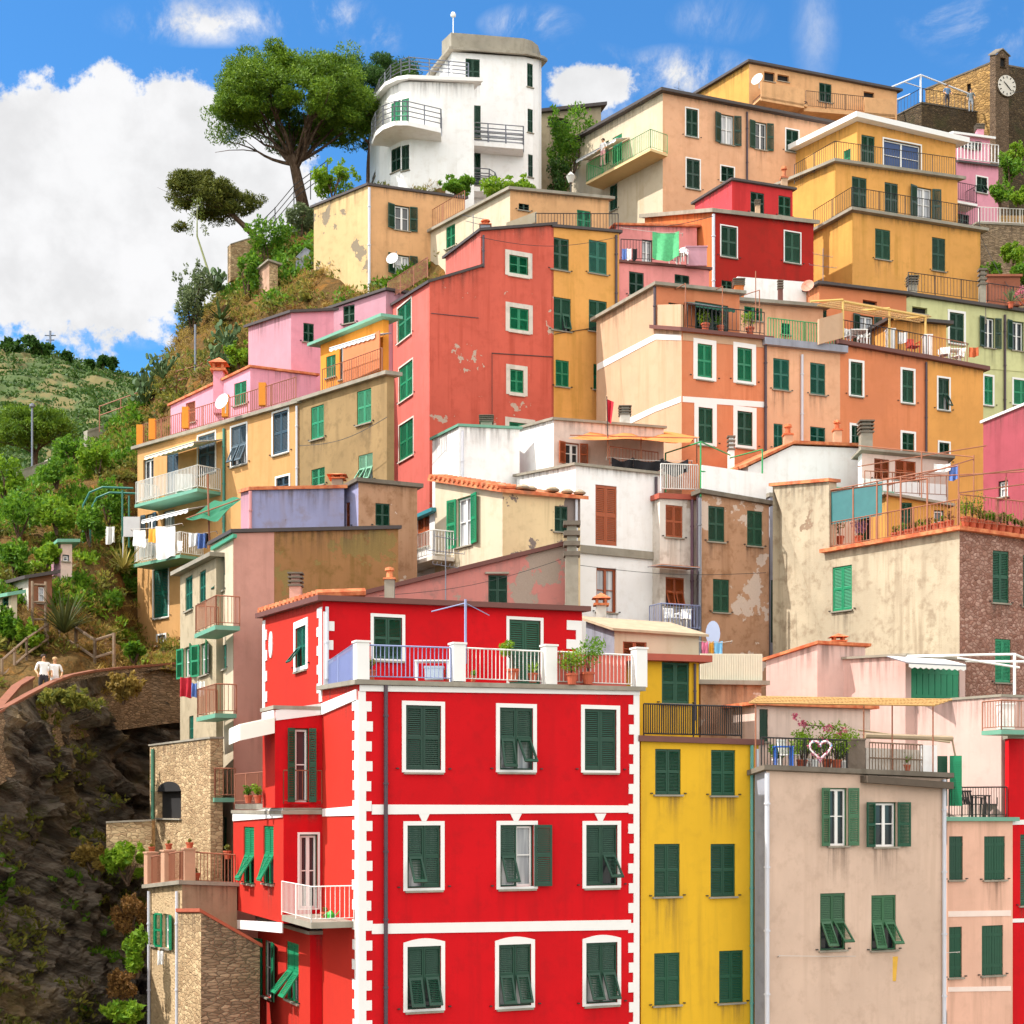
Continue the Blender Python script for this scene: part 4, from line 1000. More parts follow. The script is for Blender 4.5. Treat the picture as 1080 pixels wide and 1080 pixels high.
ty = House('town_house', 'orange yellow house with dark green shutters joined to the salmon tower house', 584, su.B.y, (6,), 653, (None, 240, 246), yaw=25, mats=[YOL, YOL], roof=SLATE, over=.12, th=.12, group='tall houses of the town')
ty.wins('F c g 581.5 251 600 285 / F c t 621 254 640 289 / F r g 582.5 314 602 349 / F c g 621 317 640 350 / F c e 586 380 600 408 / F c e 626 384 633 411'); ty.finish()
su.pipe('F', 519, 372, 446, IRON, .014, 'cable'); su.ledge('F', 519, 583, 372, 376, .03, .03, IRON, 'cable'); ty.ledge('F', 585, 648, 352, 342, .02, .04, IRON, 'cable'); sal.ledge('F', 455, 505, 330, 335, .02, .03, PIPED, 'cable')
ty.pipe('F', 650, 248, 330, PIPED, .06)
# ---------------------------------------------------------------- upper left houses
ube = House('town_house', 'sand coloured house with peeling blank side wall below the white modern house', 388, 77, 331, 490, (219, 196, 210), yaw=22, lyaw=48, mats=[TAN, SAND], roof=SLATE, over=.12, th=.12, group='tall houses of the town')
ube.wins('F o k 408 217 440 243 / F o k 408.5 269 440 290 / L o t 340 297 352 322'); ube.finish(); ube.pipe('F', 389.5, 198, 320, PIPEW, .07); ube.dish(P(414, 273, 74), .3, (-.3, -.9, .3))
cb = House('town_house', 'cream house with a railed roof terrace and a green door above the salmon house', 538, 73, 440, 642, (253, 201, 211), yaw=22, lyaw=38, mats=[TAN, CREAM], roof=CONC, over=.2, th=.14, roof_name='terrace_slab', group='tall houses of the town')
cb.wins('L c e 470.5 238 480 261 / F c k 547 215 558 222 / F c e 608.5 222 623 243'); cb.finish()
cb.rail([('L', 445, 248), ('L', 490, 222)], 1.0, IRONR, -.1, gap=.2); cb.rail([('F', 565, 245), ('F', 652, 245)], .9, IRON, 1.6, gap=.16, post=1.5)
parapet(cb, 'F', 534, 246, 566, 234, .5, CREAM, off=1.2)
# ---------------------------------------------------------------- white modern house
wm = House('modern_house', 'white rounded modern house with curved balconies standing highest at left', 477, 87, 452, 553, (88, 55, 60), yaw=10, lyaw=30, mats=[WHT, WHT], roof=CONC, over=.35, th=.15, segR=((562, 30, 62), (568, 58, 63), (571, 80, 64)), group='tall houses of the town')
wm.wins('F c k 491 62 506 88 / F c k 495.5 111 507 146 / F c k 495.5 161 507 196 / F2 c k 556 67 562 92 / F2 c k 556.5 115 562 140 / F2 c k 557 163 562 187', dogs=False)
wm.finish()
ws = [p for p, _ in wm.ring]; mb = MB(); zt = wm.ring[2][1] + .15
fr = ws[1:-1]; bk = (ws[0] - ws[1]).normalized() * 1.3; inner = [fr[0] + bk * .1] + [p + bk * .05 for p in fr[1:]] + [p + bk for p in (fr[-1], fr[0])]
mb.prism([(p.x, p.y, zt) for p in inner], (0, 0, .95)); mb.build('roof_parapet', CONC, wm.root)
mb = MB(); p = P(478, 35, 87); mb.bar(p, p + Vector((0, 0, .9)), .03, 6); mb.lathe(p + Vector((0, 0, .9)), [(.02, 0), (.14, .06), (.16, .16), (.1, .28), (.02, .32)], 8); mb.build('roof_lamp', PLASTIC, wm.root)
wing = House('wing', None, 432, 84, 423, 500, (87, 86, 88), yaw=10, lyaw=62, mats=[WHT, WHT], root=wm.root, roof=WHITE, over=.35, th=.2, segL=((412, 45, 92), (400, 25, 106), (390, 15, 130)), wall_name='wing_wall', roof_name='wing_roof')
wing.wins('L2 c e 413 107 422.5 138 / F c k 433 106 442 136' if 0 else 'L c e 423.5 104 431.5 137 / L2 c e 412.5 107 422.5 138 / L c k 423.5 153 431.5 180 / L2 c k 412.5 156 422.5 181 / L4 s k 392 184 396 190', dogs=False); wing.finish()
wp = [p for p, _ in wing.ring]
def curved_balcony(pts, z, th, h, root, out=.0):
    mb = MB(); mb.prism([(p.x, p.y, z - th) for p in pts], (0, 0, th)); sl = mb.build('balcony', WHT, root); rb = MB(); hrailing(rb, [(p.x, p.y, z) for p in pts[:-1]] if 0 else [(p.x, p.y, z) for p in pts], h, 4, .03, 1.2); rb.build('railing', STEEL, sl)
zb = zat(142, 84)
arc = [planpt(392, 84.8), planpt(396, 83.6), planpt(404, 82.8), planpt(416, 82.3), planpt(430, 82.3), planpt(465, 83.2)]
curved_balcony(arc + [planpt(466, 85.2), planpt(432, 84.1), planpt(412, 85.0)], zb, .25, 1.05, wm.root)
arc2 = [planpt(496, 86.2), planpt(554, 86.6)]; a = wm.F
curved_balcony([a.pt(496, 146, 1.0).xy, a.pt(552, 147, 1.0).xy, a.pt(552, 147, .02).xy, a.pt(497, 146, .02).xy], zat(147, 86), .25, 1.05, wm.root)
curved_balcony([a.pt(497, 196, 1.0).xy, a.pt(516, 196, 1.0).xy, a.pt(522, 196, .6).xy, a.pt(524, 196, .02).xy, a.pt(497, 196, .02).xy], zat(195, 86), .25, 1.05, wm.root)
rb = MB(); zr = zat(85, 84.2); hrailing(rb, [(p.x, p.y, zr + .35) for p in (wp[0] * .5 + wp[1] * .5, wp[1], wp[2], wp[3], wp[4])] + [(wing.F.pt(494, 88, -.1).x, wing.F.pt(494, 88, -.1).y, zr + .35)], .85, 4, .03, 1.2); rb.build('terrace_railing', STEEL, wm.root)
hut = House('hut', 'small beige hut with a dark lean-to roof behind the white modern house', 568, 95, (3,), 634, (None, 120, 113), yaw=15, mats=[stucco('hut_render', 'b8a88c', .8, .5), TAN], roof=SLATE, over=.3, th=.2); hut.wins('F n k 578 124 600 134'); hut.finish()
# ---------------------------------------------------------------- upper right houses
px_ = House('town_house', 'large peach house with a cream sunlit side and a green railed balcony', 699, 87, 603, 880, (152, 98, 133), yaw=22, lyaw=36, mats=[PEACHF, CREAM], roof=SLATE, over=.35, th=.16, group='tall houses of the town')
px_.wins('F c k 723.5 115 736 144 .07 / F c k 724 168 738 199 .07 / F o k 753 121 781 152.5 / F o k 790 129 815 158 / F c k 829 137 842 160 .07 / F c k 760.5 176 774 192 .07 / L c g 643 195 651 222 / L c e 646 143 656 172 / L s g 637 149 642 173'); px_.finish()
px_.pipe('F', 788, 118, 190, PIPED, .06); px_.balcony('L', 618, 686, 186, 1.3, 1.1, plain('balcony_buff', 'd8bc88', .8), IRONG, y2=163, gap=.16)
px_.awning('L', 608, 650, 158, 1.0, .3, plain('white_canvas', 'eeeae4', .8))
tn = House('town_house', 'long tan house with a low gable and a solid balcony on the crest', 790, 101, 732, 946, (102, 67, 97), yaw=20, lyaw=38, mats=[TAN, YOL2], roof=SLATE, over=.25, th=.16, group='tall houses of the town')
tn.wins('F n k 806 76 817 86 / F n k 820 79 832 86 / F c k 864 88 877 108 / F n k 911 97 922 104'); tn.finish()
sl = tn.balcony('F', 803, 852, 106, 1.2, .2, TAN, IRON); 
mb = MB(); sg = tn.F; a, b = sg.pt(803, 106, 1.2), sg.pt(848, 114, 1.2); up = Vector((0, 0, 1.25)); n = r2(sg.n); mb.hexa([a - n * .1, b - n * .1, b, a], [a - n * .1 + up, b - n * .1 + up, b + up, a + up]); mb.build('balcony_parapet', TAN, tn.root)
tn.rail([('F', 850, 113), ('F', 912, 119)], 1.1, IRON, .9, gap=.16); tn.ledge('F', 848, 945, 113, 121, .25, 1.0, TAN, 'balcony_slab')
parapet(tn, 'F', 912, 121, 944, 124, 1.2, TAN, off=1.0); tn.dish(P(799, 84, 99), .4, (-.6, -.7, .3))
oc = House('tiered_house', 'big ochre yellow house in three tiers with railed terraces', 899, 82, 830, 1034, (262, 224, 245), yaw=22, lyaw=36, mats=[YOL, YOL2], roof=CONC, over=.3, th=.16, roof_name='terrace_slab', group='tall houses of the town')
oc.wins('F c g 923 242 939 274 / F c k 983 251 997 286'); oc.finish()
oc2 = House('tier', None, 881, 84, 785, 1010, (212, 172, 190), yaw=22, lyaw=36, mats=[YOL, YOL2], root=oc.root, roof=CONC, over=.3, th=.16, wall_name='middle_wall', roof_name='terrace_slab')
oc2.wins('F c k 898.5 187 914 222 / F c k 933 193 947 228 / F o k 958.5 198 991 234'); oc2.finish()
oc3 = House('tier', None, 904, 86.5, 780, 1008, (188, 128, 152), yaw=22, lyaw=36, mats=[YOL, YOL2], root=oc.root, roof=WHITE, over=.5, th=.3, wall_name='upper_wall')
oc3.wins('F c g 908.5 143 922.5 176 / L s e 890 158 897 176'); oc3.win('F', 'p', 'u', 932, 150, 971, 182, sur=.08, name='glass_door', dogs=False); oc3.finish()
oc.rail([('L', 858, 243), ('L', 898, 219), ('F', 900, 219), ('F', 1033, 240)], 1.1, IRON, .2, gap=.16); oc2.rail([('L', 838, 194), ('L', 880, 170), ('F', 882, 170), ('F', 1008, 187)], 1.1, IRON, .2, gap=.16)
oc3.chimney(827, 175, 212, 8, 83, 'pot', PEACH)
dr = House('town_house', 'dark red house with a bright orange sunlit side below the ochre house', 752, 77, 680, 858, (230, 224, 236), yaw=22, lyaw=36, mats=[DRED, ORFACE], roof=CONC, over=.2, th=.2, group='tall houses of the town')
dr.wins('F c g 760.5 239 777 271 .06 / F c g 827.5 245 844 277 .06 / F c g 761 296 772 306'); dr.finish(); dr.pipe('F', 752.5, 226, 320, PIPEW, .08)
dr2 = House('storey', None, 772, 80, 733, 836, (215, 191, 201), yaw=22, lyaw=36, mats=[CRIM, CRIM_LIT], root=dr.root, roof=SLATE, over=.15, th=.12, wall_name='upper_wall'); dr2.wins('F c k 791.5 203 806 225 / F c g 821 207 834 228'); dr2.finish()
dr2.chimney(799, 212, 226, 6, 78.7, 'stack', PEACH)
pt2 = House('town_house', 'coral pink house with a terrace screened by a bright green cloth', 651, 73, (3,), 748, (None, 277, 285), yaw=22, mats=[PINKD, PINKD], roof=BROWNED, over=.12, th=.12, roof_name='terrace_slab', group='tall houses of the town')
pt2.wins('F c k 663.5 287 679 312 / F c k 711.5 290 727 306'); pt2.finish()
pt3 = House('storey', None, 650, 76, (3,), 735, (None, 238, 240), yaw=22, mats=[PINKD, PINKD], root=pt2.root, roof=TILE, over=.15, th=.1, wall_name='upper_wall'); pt3.wins('F p g 677 253 688 280'); pt3.finish()
pt2.rail([('F', 655, 274), ('F', 715, 277)], 1.0, IRON, -.1, gap=.16)
# ---------------------------------------------------------------- the long orange row
bb = House('town_house', 'terracotta orange house with a blank peach side and white window frames', 719, 63.5, 692, 809, (347, 349, 358), yaw=24, lyaw=32, mats=[BRICKO, PEACH], roof=BROWNED, over=.2, th=.16, roof_name='terrace_slab', group='tall houses of the town')
bb.wins('F c e 735.5 363 751 398 .2 / F c e 777.5 367 793 402 .2 / F c g 736.5 430 751.5 467 .2 / F c g 777.5 434 793.5 470 .2'); bb.finish()
band(bb, 'F', 720, 351, 359, 808, 359, 367, out=.02, mat=PEACH); band(bb, 'F', 720, 418, 424, 808, 424, 430, out=.02)
bb1 = House('storey', None, 692.2, bb.A.y, 629, 780, (338, 302, 311), yaw=24, lyaw=32, mats=[BRICKO, PEACH], root=bb.root, roof=CONC, over=.2, th=.14, base=bb.base, wall_name='upper_wall'); bb1.wins('F p g 705 320 722 345 / F c k 733 320 768 360', dogs=False); bb1.finish()
band(bb1, 'L', 630, 384, 391, 692, 352, 358, out=.02); band(bb, 'L', 692.2, 352, 358, 718.5, 337 + 16, 343 + 16, out=.02); band(bb1, 'L', 640, 452, 459, 692, 428, 434, out=.02); band(bb, 'L', 692.2, 428, 434, 718.5, 418, 424, out=.02)
bb1.awning('F', 733, 775, 323, .9, .3, plain('green_canvas', '1a5a48', .8)); bb1.pipe('L', 690.5, 302, 345, PIPED, .06)
parapet(bb, 'L', 693, 346, 718, 346, 1.0, PEACH); bb.pipe('F', 807.5, 360, 500, PIPED, .06)
bb.rail([('F', 725, 346), ('F', 806, 354)], 1.0, IRON, -.1, gap=.2)
be2 = House('town_house', 'beige orange house with teal shutters and a grey ledge in the long orange row', 809, bb.B.y, (6,), 886, (None, 365, 373), yaw=24, mats=[PEACHF, PEACHF], roof=GREYL, over=.25, th=.3, roof_name='terrace_slab', group='tall houses of the town')
be2.wins('F c t 815.5 378.5 832.5 411.5 / F c t 854.5 383 870.5 416.5 / F c t 816 447 825.5 473 / F c t 854.5 450.5 870.5 470'); be2.finish(); be2.pipe('F', 846, 374, 500, PIPEW, .06)
be2.rail([('F', 810, 362), ('F', 886, 370)], 1.1, IRONG, -.1, gap=.14, r=.02)
be3 = House('storey', None, 778, 70.5, (3,), 868, (None, 319, 326), yaw=24, mats=[PEACHF, PEACHF], root=be2.root, roof=CONC, over=.3, th=.16, wall_name='upper_wall'); be3.wins('F c e 785 324 804 338 / F c t 824 341 833 353', dogs=False); be3.finish()
be3.chimney(823, 297, 318, 6, 72, 'stack', plain('chimney_brown', '6a4038', .8)); be3.chimney(779, 296, 312, 12, 72, 'stack', ORFACE); be3.dish(P(852, 302, 70), .3, (-.4, -.8, .3), plain('dish_rust', 'c88068', .6))
parapet(be3, 'F', 778, 316, 862, 322, 1.1, WHT, off=-1.6)
ob = House('town_house', 'bright orange house in the long row below a terrace with white chairs', 886, be2.B.y, (6,), 978, (None, 364, 380), yaw=24, mats=[ORB, ORB], roof=BROWNED, over=.22, th=.18, roof_name='terrace_slab', group='tall houses of the town')
ob.wins('F c g 897 382 909.5 417 .1 / F c g 951.5 390.5 963.5 424.5 .1 / F c g 898 449 907 470 .1 / F c g 951.5 457 964 478 .1'); ob.finish(); ob.pipe('F', 977, 382, 500, PIPED, .05)
am = House('town_house', 'amber house at the right end of the long orange row, one shutter propped out', 978.4, ob.B.y, (6,), 1037, (None, 380, 391), yaw=24, mats=[AMBER, AMBER], roof=BROWNED, over=.22, th=.18, roof_name='terrace_slab', group='tall houses of the town')
am.wins('F r k 989.5 399 1001 432 .08 / F c k 990.5 467 1001 487 .08'); am.finish()
ob.rail([('F', 888, 361), ('F', 977, 377)], 1.0, IRON, -.1, gap=.16); am.rail([('F', 979, 377), ('F', 1020, 385)], 1.0, IRONR, -.1, gap=.16)
ob2 = House('storey', None, 864, 73, (3,), 956, (None, 301, 312), yaw=24, mats=[ORB, ORB], root=ob.root, roof=SLATE, over=.25, th=.14, wall_name='upper_wall'); ob2.wins('F n k 910 317 925 322 / F o k 899 333 929 366 / F c k 864 325 872 350', dogs=False); ob2.finish()
ob3 = House('storey', None, 941, 72, (3,), 998, (None, 338, 343), yaw=18, mats=[YOL, YOL], root=am.root, roof=SLATE, over=.25, th=.16, wall_name='upper_wall'); ob3.finish()
parapet(ob, 'F', 864, 363, 889, 356, 1.1, PEACH, off=.4)
lm = House('town_house', 'pale yellow green house with wide open dark shutters at the right edge', 955, 76, (5,), 1100, (None, 312, 333), yaw=22, mats=[LIME, LIME], roof=SLATE, over=.2, th=.16, roof_name='terrace_slab', group='tall houses of the town')
lm.wins('F c k 1001.5 330 1016.5 362 .12 / F o k 1032 335 1055 367 / F o k 1061 339 1086 370 / F c e 1038 397 1047 427 .1 / F c e 1069 401 1086 427 .1 / F n k 962 324 978 331'); lm.finish(); lm.pipe('F', 1060, 332, 440, PIPED, .06)
band(lm, 'F', 1030, 385, 388, 1098, 391, 394, out=.03, mat=LIME)
lm.chimney(962, 293, 314, 11, 77, 'stack'); lm.chimney(1036, 286, 326, 8, 78, 'stack', CONC); lm.rail([('F', 958, 308), ('F', 1095, 326)], 1.0, IRON, -.3, gap=.2)
pw = House('town_house', 'raspberry pink house with a white edged roof line low on the right edge', 1100, 60, 1037, (3,), (446, 420, None), yaw=25, lyaw=42, mats=[PLUM, PLUM], roof=WHITE, over=.08, th=.1, group='tall houses of the town'); pw.wins('L p k 1053 507 1063 524', dogs=False); pw.finish()
dd = House('town_house', 'small pink house with a white railed terrace below the castle', 1012, 91, 1009, 1053, (171, 171, 176), yaw=22, mats=[PINKH, WHT], roof=SLATE, over=.2, th=.12, roof_name='terrace_slab', group='tall houses of the town')
dd.wins('F r k 1030 187 1041 203 .08 / F c k 1009 226 1022 238'); dd.finish(); dd.balcony('F', 1007, 1031, 213, 1.0, 1.1, WHT, IRON); dd.rail([('F', 1010, 169), ('F', 1053, 174)], 1.2, IRONW, -.1, gap=.25, r=.03)
dd2 = House('storey', None, 1006, 93.5, 1003, 1044, (143, 142, 147), yaw=22, mats=[PINKH, WHT], root=dd.root, roof=WHITE, over=.25, th=.14, wall_name='upper_wall'); dd2.wins('F o k 1011 148 1034 157'); dd2.finish(); dd2.chimney(1033, 133, 145, 9, 96, 'stack', PINKH)
rw = House('retaining_wall', 'rough stone retaining wall with a white railing behind the ochre house', 1030, 86, (2,), 1110, (None, 236, 240), yaw=15, mats=[RUBBLED, RUBBLED], roof=CONC, over=.05, th=.1, cat='wall', roof_name='coping'); rw.finish()
rw.rail([('F', 1032, 235), ('F', 1098, 238)], .9, IRONW, -.1, gap=.2, r=.02)
# ---------------------------------------------------------------- castle and clock tower
cs = House('castle', 'stone castle on the hilltop with a clock turret and a railed terrace', 972, 112, 946, 1046, (122, 109, 121), yaw=18, lyaw=38, mats=[CASTLED, CASTLED], roof=CONCD, over=.05, th=.08, roof_name='terrace_slab'); cs.finish()
cs2 = House('keep', None, 1045, 113, 976, (3,), (95, 67, None), yaw=18, lyaw=62, mats=[CASTLED, CASTLE], root=cs.root, roof=CONCD, over=.05, th=.12, wall_name='keep_wall', roof_name='keep_roof')
cs2.win('L', 'n', 'k', 1020, 88, 1024, 97, name='slit_window', dogs=False, surmat=CASTLE); cs2.finish()
ct = House('turret', None, 1050, 110.5, 1044, 1064, (58, 57, 59), yaw=18, lyaw=38, mats=[stonework('turret_stone', '8a7460', 'a48a70', '6a5848', 2.4, 4.0, .75)] * 2, root=cs.root, roof=CONCD, over=.08, th=.08, wall_name='turret_wall', roof_name='turret_roof', prof={'F': [(1050, 58), (1057, 53), (1064, 60)]})
ct.win('F', 'n', 'k', 1055, 61, 1060.5, 71, name='bell_opening', dogs=False, surmat=CASTLED); ct.finish()
mb = MB(); sg = ct.F; c0 = sg.pt(1061, 91, .0); n = r2(sg.n); e = r2(sg.d); up = Vector((0, 0, 1)); R = .76
def disc(c, r, th, mi):
    mb.prism([c + e * r * math.cos(i / 28 * 2 * math.pi) + up * r * math.sin(i / 28 * 2 * math.pi) for i in range(28)], n * th, mi)
disc(c0, R * 1.1, .1, 1); disc(c0 + n * .1, R, .02, 0)
for i in range(12):
    a = i / 12 * 2 * math.pi; dv = e * math.cos(a) + up * math.sin(a); mb.bar(c0 + n * .13 + dv * R * .72, c0 + n * .13 + dv * R * .92, .035, 4, mi=2)
for a, ln in ((-.75, .68), (2.4, .5)):
    dv = e * math.cos(a) + up * math.sin(a); mb.bar(c0 + n * .15, c0 + n * .15 + dv * R * ln, .04, 4, r2=.02, mi=2)
mb.build('clock_face', [plain('clock_white', 'cfc8bc', .7, .12), CASTLED, IRON], cs.root)
rb = MB(); railing(rb, [cs.Lw.pt(947, 122, -.2), cs.Lw.pt(971, 109, -.2), cs.F.pt(973, 109, -.2), cs.F.pt(1040, 120, -.2)], 1.1, .3, .015, 2.2, .03); rb.build('railing', IRON, cs.root)
mb = MB(); q0, q1, q2, q3 = P(935, 94, 109), P(971, 79, 111), P(971, 108, 111), P(1022, 99, 113)
mb.bar(q0, q1, .07, 6); mb.bar(q1, q2, .08, 6); mb.bar(q1, q3, .06, 6); mb.bar(q0.lerp(q1, .5), q1.lerp(q2, .45), .04, 5); mb.bar(q0 + Vector((0, 3, 0)), q1 + Vector((0, 3, 0)), .06, 6); mb.bar(q0, q0 + Vector((0, 0, -2.2)), .06, 6)
tag(mb.build('awning_frame', plain('white_frame', 'd8dce4', .5), None, q0), 'bare white metal awning frame on the castle terrace', 'frame')
# ================================================================ land
import numpy as np
RN = np.random.default_rng(11)
def loft(cols, rows, nx, ny, disp=None):
    """cols: pixel columns; rows: list of (list of pixel rows, list of distances) from front to back -> grid of points in the world"""
    px = np.array(cols, float); R = len(rows)
    py = np.array([r[0] for r in rows], float); dd = np.array([r[1] if hasattr(r[1], '__len__') else [r[1]] * len(cols) for r in rows], float)
    ctrl = np.stack([(px[None, :] - CX) / FPX * dd, dd, CZ + (HY - py) / FPX * dd], -1)
    out = np.zeros((ny + 1, nx + 1, 3))
    ci = np.linspace(0, len(cols) - 1, nx + 1); ri = np.linspace(0, R - 1, ny + 1)
    i0 = np.clip(ci.astype(int), 0, len(cols) - 2); fx = (ci - i0)[:, None]; j0 = np.clip(ri.astype(int), 0, R - 2); fy = (ri - j0)
    for k in range(ny + 1):
        a = ctrl[j0[k]]; b = ctrl[j0[k] + 1]; t = fy[k]; t = t * t * (3 - 2 * t) * .4 + t * .6
        row = a * (1 - t) + b * t
        out[k] = row[i0] * (1 - fx) + row[i0 + 1] * fx
    if disp:
        du = np.gradient(out, axis=1); dv = np.gradient(out, axis=0); n = np.cross(du, dv); n /= np.linalg.norm(n, axis=-1, keepdims=True) + 1e-9
        for k in range(ny + 1):
            for i in range(nx + 1):
                p = out[k, i]; out[k, i] = p + n[k, i] * disp(Vector(p), i / nx, k / ny)
    return out
def grid_obj(name, g, mat, kind='structure', label=None, smooth=True, cat=None):
    ny, nx = g.shape[:2]; vs = g.reshape(-1, 3).tolist()
    fs = [(j * nx + i, j * nx + i + 1, (j + 1) * nx + i + 1, (j + 1) * nx + i) for j in range(ny - 1) for i in range(nx - 1)]
    me = bpy.data.meshes.new(name); me.from_pydata(vs, [], fs); me.materials.append(mat)
    if smooth:
        for p in me.polygons: p.use_smooth = True
    return tag(link(name, me), label, cat, None, kind)
def fbm(p, sc, oct=5, H=.9): return noise.fractal(p * sc, H, 2.1, oct)
def strata_mat():
    m, t, b = newmat('cliff_rock'); p = t.pos()
    def dot(v):
        nd = t.n('ShaderNodeVectorMath', operation='DOT_PRODUCT'); t.put(nd.inputs[0], p); nd.inputs[1].default_value = v; return nd.outputs['Value']
    cb_ = t.n('ShaderNodeCombineXYZ'); t.put(cb_.inputs[0], dot((.25, .9, 1.9))); t.put(cb_.inputs[1], dot((.06, .28, -.16))); t.put(cb_.inputs[2], dot((.5, -.12, 0))); q = cb_.outputs[0]
    n1 = t.noise(q, .8, 9, .68, .8); n2 = t.noise(p, .25, 6, .6); n3 = t.noise(q, 3.2, 6, .7)
    col = t.mix(t.ramp(n1, .34, .66), dim('322e2a', .9), dim('a09484', .95)); col = t.mix(t.ramp(n3, .4, .7, 0, .7), col, dim('5a4838', .8))
    col = t.mix(t.ramp(n2, .5, .66, 0, .7), col, dim('a08860', .9)); col = t.mix(t.ramp(t.noise(p, .9, 6, .65), .56, .7, 0, .6), col, dim('5c5c34', .8))
    t.put(b.inputs['Base Color'], col); b.inputs['Roughness'].default_value = .95; b.inputs['Specular IOR Level'].default_value = .15
    bump(t, b, t.m('ADD', n1, t.m('MULTIPLY', n3, .5)), 1.0, .5); return m
SOIL = ground_mat('hill_soil', ('6e5432', '86683c', '9a6c34', '4e4a28'), .5, 4.0, 1.0, .72)
ROCK = strata_mat()
def terrace_mat(name, cols, *a):
    """green treads, dry stone risers (told apart by how steep the ground is)"""
    m, t, b = newmat(name); p = t.pos(); nz = t.n('ShaderNodeSeparateXYZ'); t.put(nz.inputs[0], t.n('ShaderNodeNewGeometry').outputs['True Normal'])
    col = t.mix(t.ramp(t.noise(p, .07, 6, .6), .4, .6), dim(cols[0], .75), dim(cols[1], .75)); col = t.mix(t.ramp(t.noise(p, .4, 5, .65), .45, .65, 0, .8), col, dim(cols[3], .75))
    st = t.mix(t.noise(p, .5, 5), dim('8c7c48', .7), dim('66643a', .7)); st = t.mix(t.ramp(t.noise(p, .12, 6, .65), .42, .52, 0, .9), st, dim('48602a', .75)); col = t.mix(t.ramp(nz.outputs[2], .75, .95, 1, 0), col, st)
    t.put(b.inputs['Base Color'], col); b.inputs['Roughness'].default_value = .95; return m
GRASSY = terrace_mat('terraced_green', ('5c6a2c', '46602a', '9a8448', '3a5222'), .06, .4, .5, .75)
EARTH = ground_mat('harbour_ground', ('8a8378', '9a9184', '7c766c', '6a645c'), .2, 2, .3, .9)
PATHM = ground_mat('path_paving', ('c08a52', 'b4804c', 'cc9a60', '9c6c42'), .5, 4, .3, .85)
mb = MB(); mb.face([(-4000, -300, 0), (4000, -300, 0), (4000, 9000, 0), (-4000, 9000, 0)]); tag(mb.build('ground', EARTH), kind='structure')
# slope under the town
ys = np.concatenate([np.arange(46, 116, 2.5), [125, 140, 170, 210, 280, 400]]); xs = np.arange(-44, 100, 3.0)
g = np.array([[(x * (y / 75.0), y, terr(x * (y / 75.0), y) - .25 + fbm(Vector((x, y, 0)), .12) * .4) for x in xs] for y in ys])
grid_obj('town_slope', g, SOIL)
# the open hillside on the left
hc = [-260, -120, -40, 0, 40, 80, 120, 150, 190, 235, 280, 330, 400, 470]
hillrows = [([820, 795, 780, 764, 750, 736, 724, 714, 706, 650, 630, 610, 590, 570], [40, 45, 49, 51.5, 54, 57, 59.5, 61, 62, 66, 67, 68, 69, 70]),
    ([700, 695, 690, 688, 682, 668, 664, 684, 676, 560, 520, 480, 450, 430], [50, 54, 57, 59, 61, 63, 66, 71.5, 72.5, 73, 70, 71, 72, 72]),
    ([620, 620, 620, 612, 602, 592, 580, 610, 540, 432, 402, 368, 338, 322], [58, 62, 64, 66, 67, 69, 71, 74, 75, 74.5, 75, 75, 75, 75]),
    ([555, 555, 555, 552, 540, 520, 500, 490, 425, 366, 328, 292, 262, 250], [66, 69, 71, 73, 74, 75, 76, 77, 77, 78, 79, 79, 80, 80]),
    ([530, 528, 525, 520, 510, 492, 462, 432, 368, 326, 282, 246, 212, 200], [76, 78, 79, 80, 81, 82, 82, 82, 83, 83, 84, 84, 84, 84]),
    ([530, 528, 526, 524, 516, 498, 460, 424, 358, 314, 266, 230, 192, 186], [90, 90, 90, 90, 90, 90, 89, 88, 87, 87, 88, 88, 88, 88]),
    ([620, 620, 620, 600, 590, 570, 540, 500, 430, 380, 320, 270, 230, 220], 97), ([850] * 14, 125)]
HG = loft(hc, hillrows, 130, 110, lambda p, u, v: fbm(p, .35) * .42 + fbm(p, 1.1, 3) * .16)
grid_obj('hillside', HG, SOIL)
# dark rock face falling into the gully
cc_ = [-300, -120, -40, 20, 60, 100, 140, 170, 195, 225]
cliffrows = [([1300] * 10, [34, 39, 43, 45.5, 47, 48.5, 49.5, 50, 50, 50]),
    ([1180] * 10, [35, 40, 44, 46.5, 48, 49.5, 51, 52, 52.5, 52.5]), ([1080] * 10, [36, 41, 45, 47.5, 49.5, 52, 54, 55, 55.5, 55.5]),
    ([980, 980, 975, 975, 970, 970, 968, 965, 965, 965], [37, 42, 46, 48.5, 51.5, 54.5, 57, 58, 58.5, 59]), ([880, 880, 875, 872, 868, 865, 862, 860, 858, 858], [38, 43, 47, 49.5, 52.5, 56, 59, 60.5, 61, 61.5]),
    ([800, 795, 785, 778, 765, 756, 752, 750, 748, 748], [39, 44, 48, 50.5, 53, 56.5, 59.5, 61, 62, 62.5]), ([806, 776, 758, 742, 724, 714, 709, 706, 703, 700], [39.6, 44.6, 48.6, 51.6, 54.6, 57.9, 60.5, 61.9, 62.8, 64])]
def cliffd(p, u, v):
    s_ = p.z * .86 + p.y * .46; l_ = p.y * .85 - p.z * .5; fade = min(1, (1 - v) * 7)
    q = Vector((s_, l_ * .3, p.x * .5)); st = noise.ridged_multi_fractal(Vector((s_ * .42, l_ * .09, p.x * .2)), .9, 2.1, 6, .9, 2)
    cr = noise.cell(Vector((s_ * .9 + noise.noise(p * .4) * 1.5, l_ * .3, p.x * .4))) * .45
    return ((st - 1.2) * .9 + fbm(q, .5, 5) * .7 + cr + abs(noise.noise(p * .22)) * 1.6 + noise.noise(p * 1.9) * .3 + noise.cell(Vector((s_ * 2.6 + noise.noise(p) * 1.2, l_ * .8, p.x * 1.2))) * .22 - .9) * fade
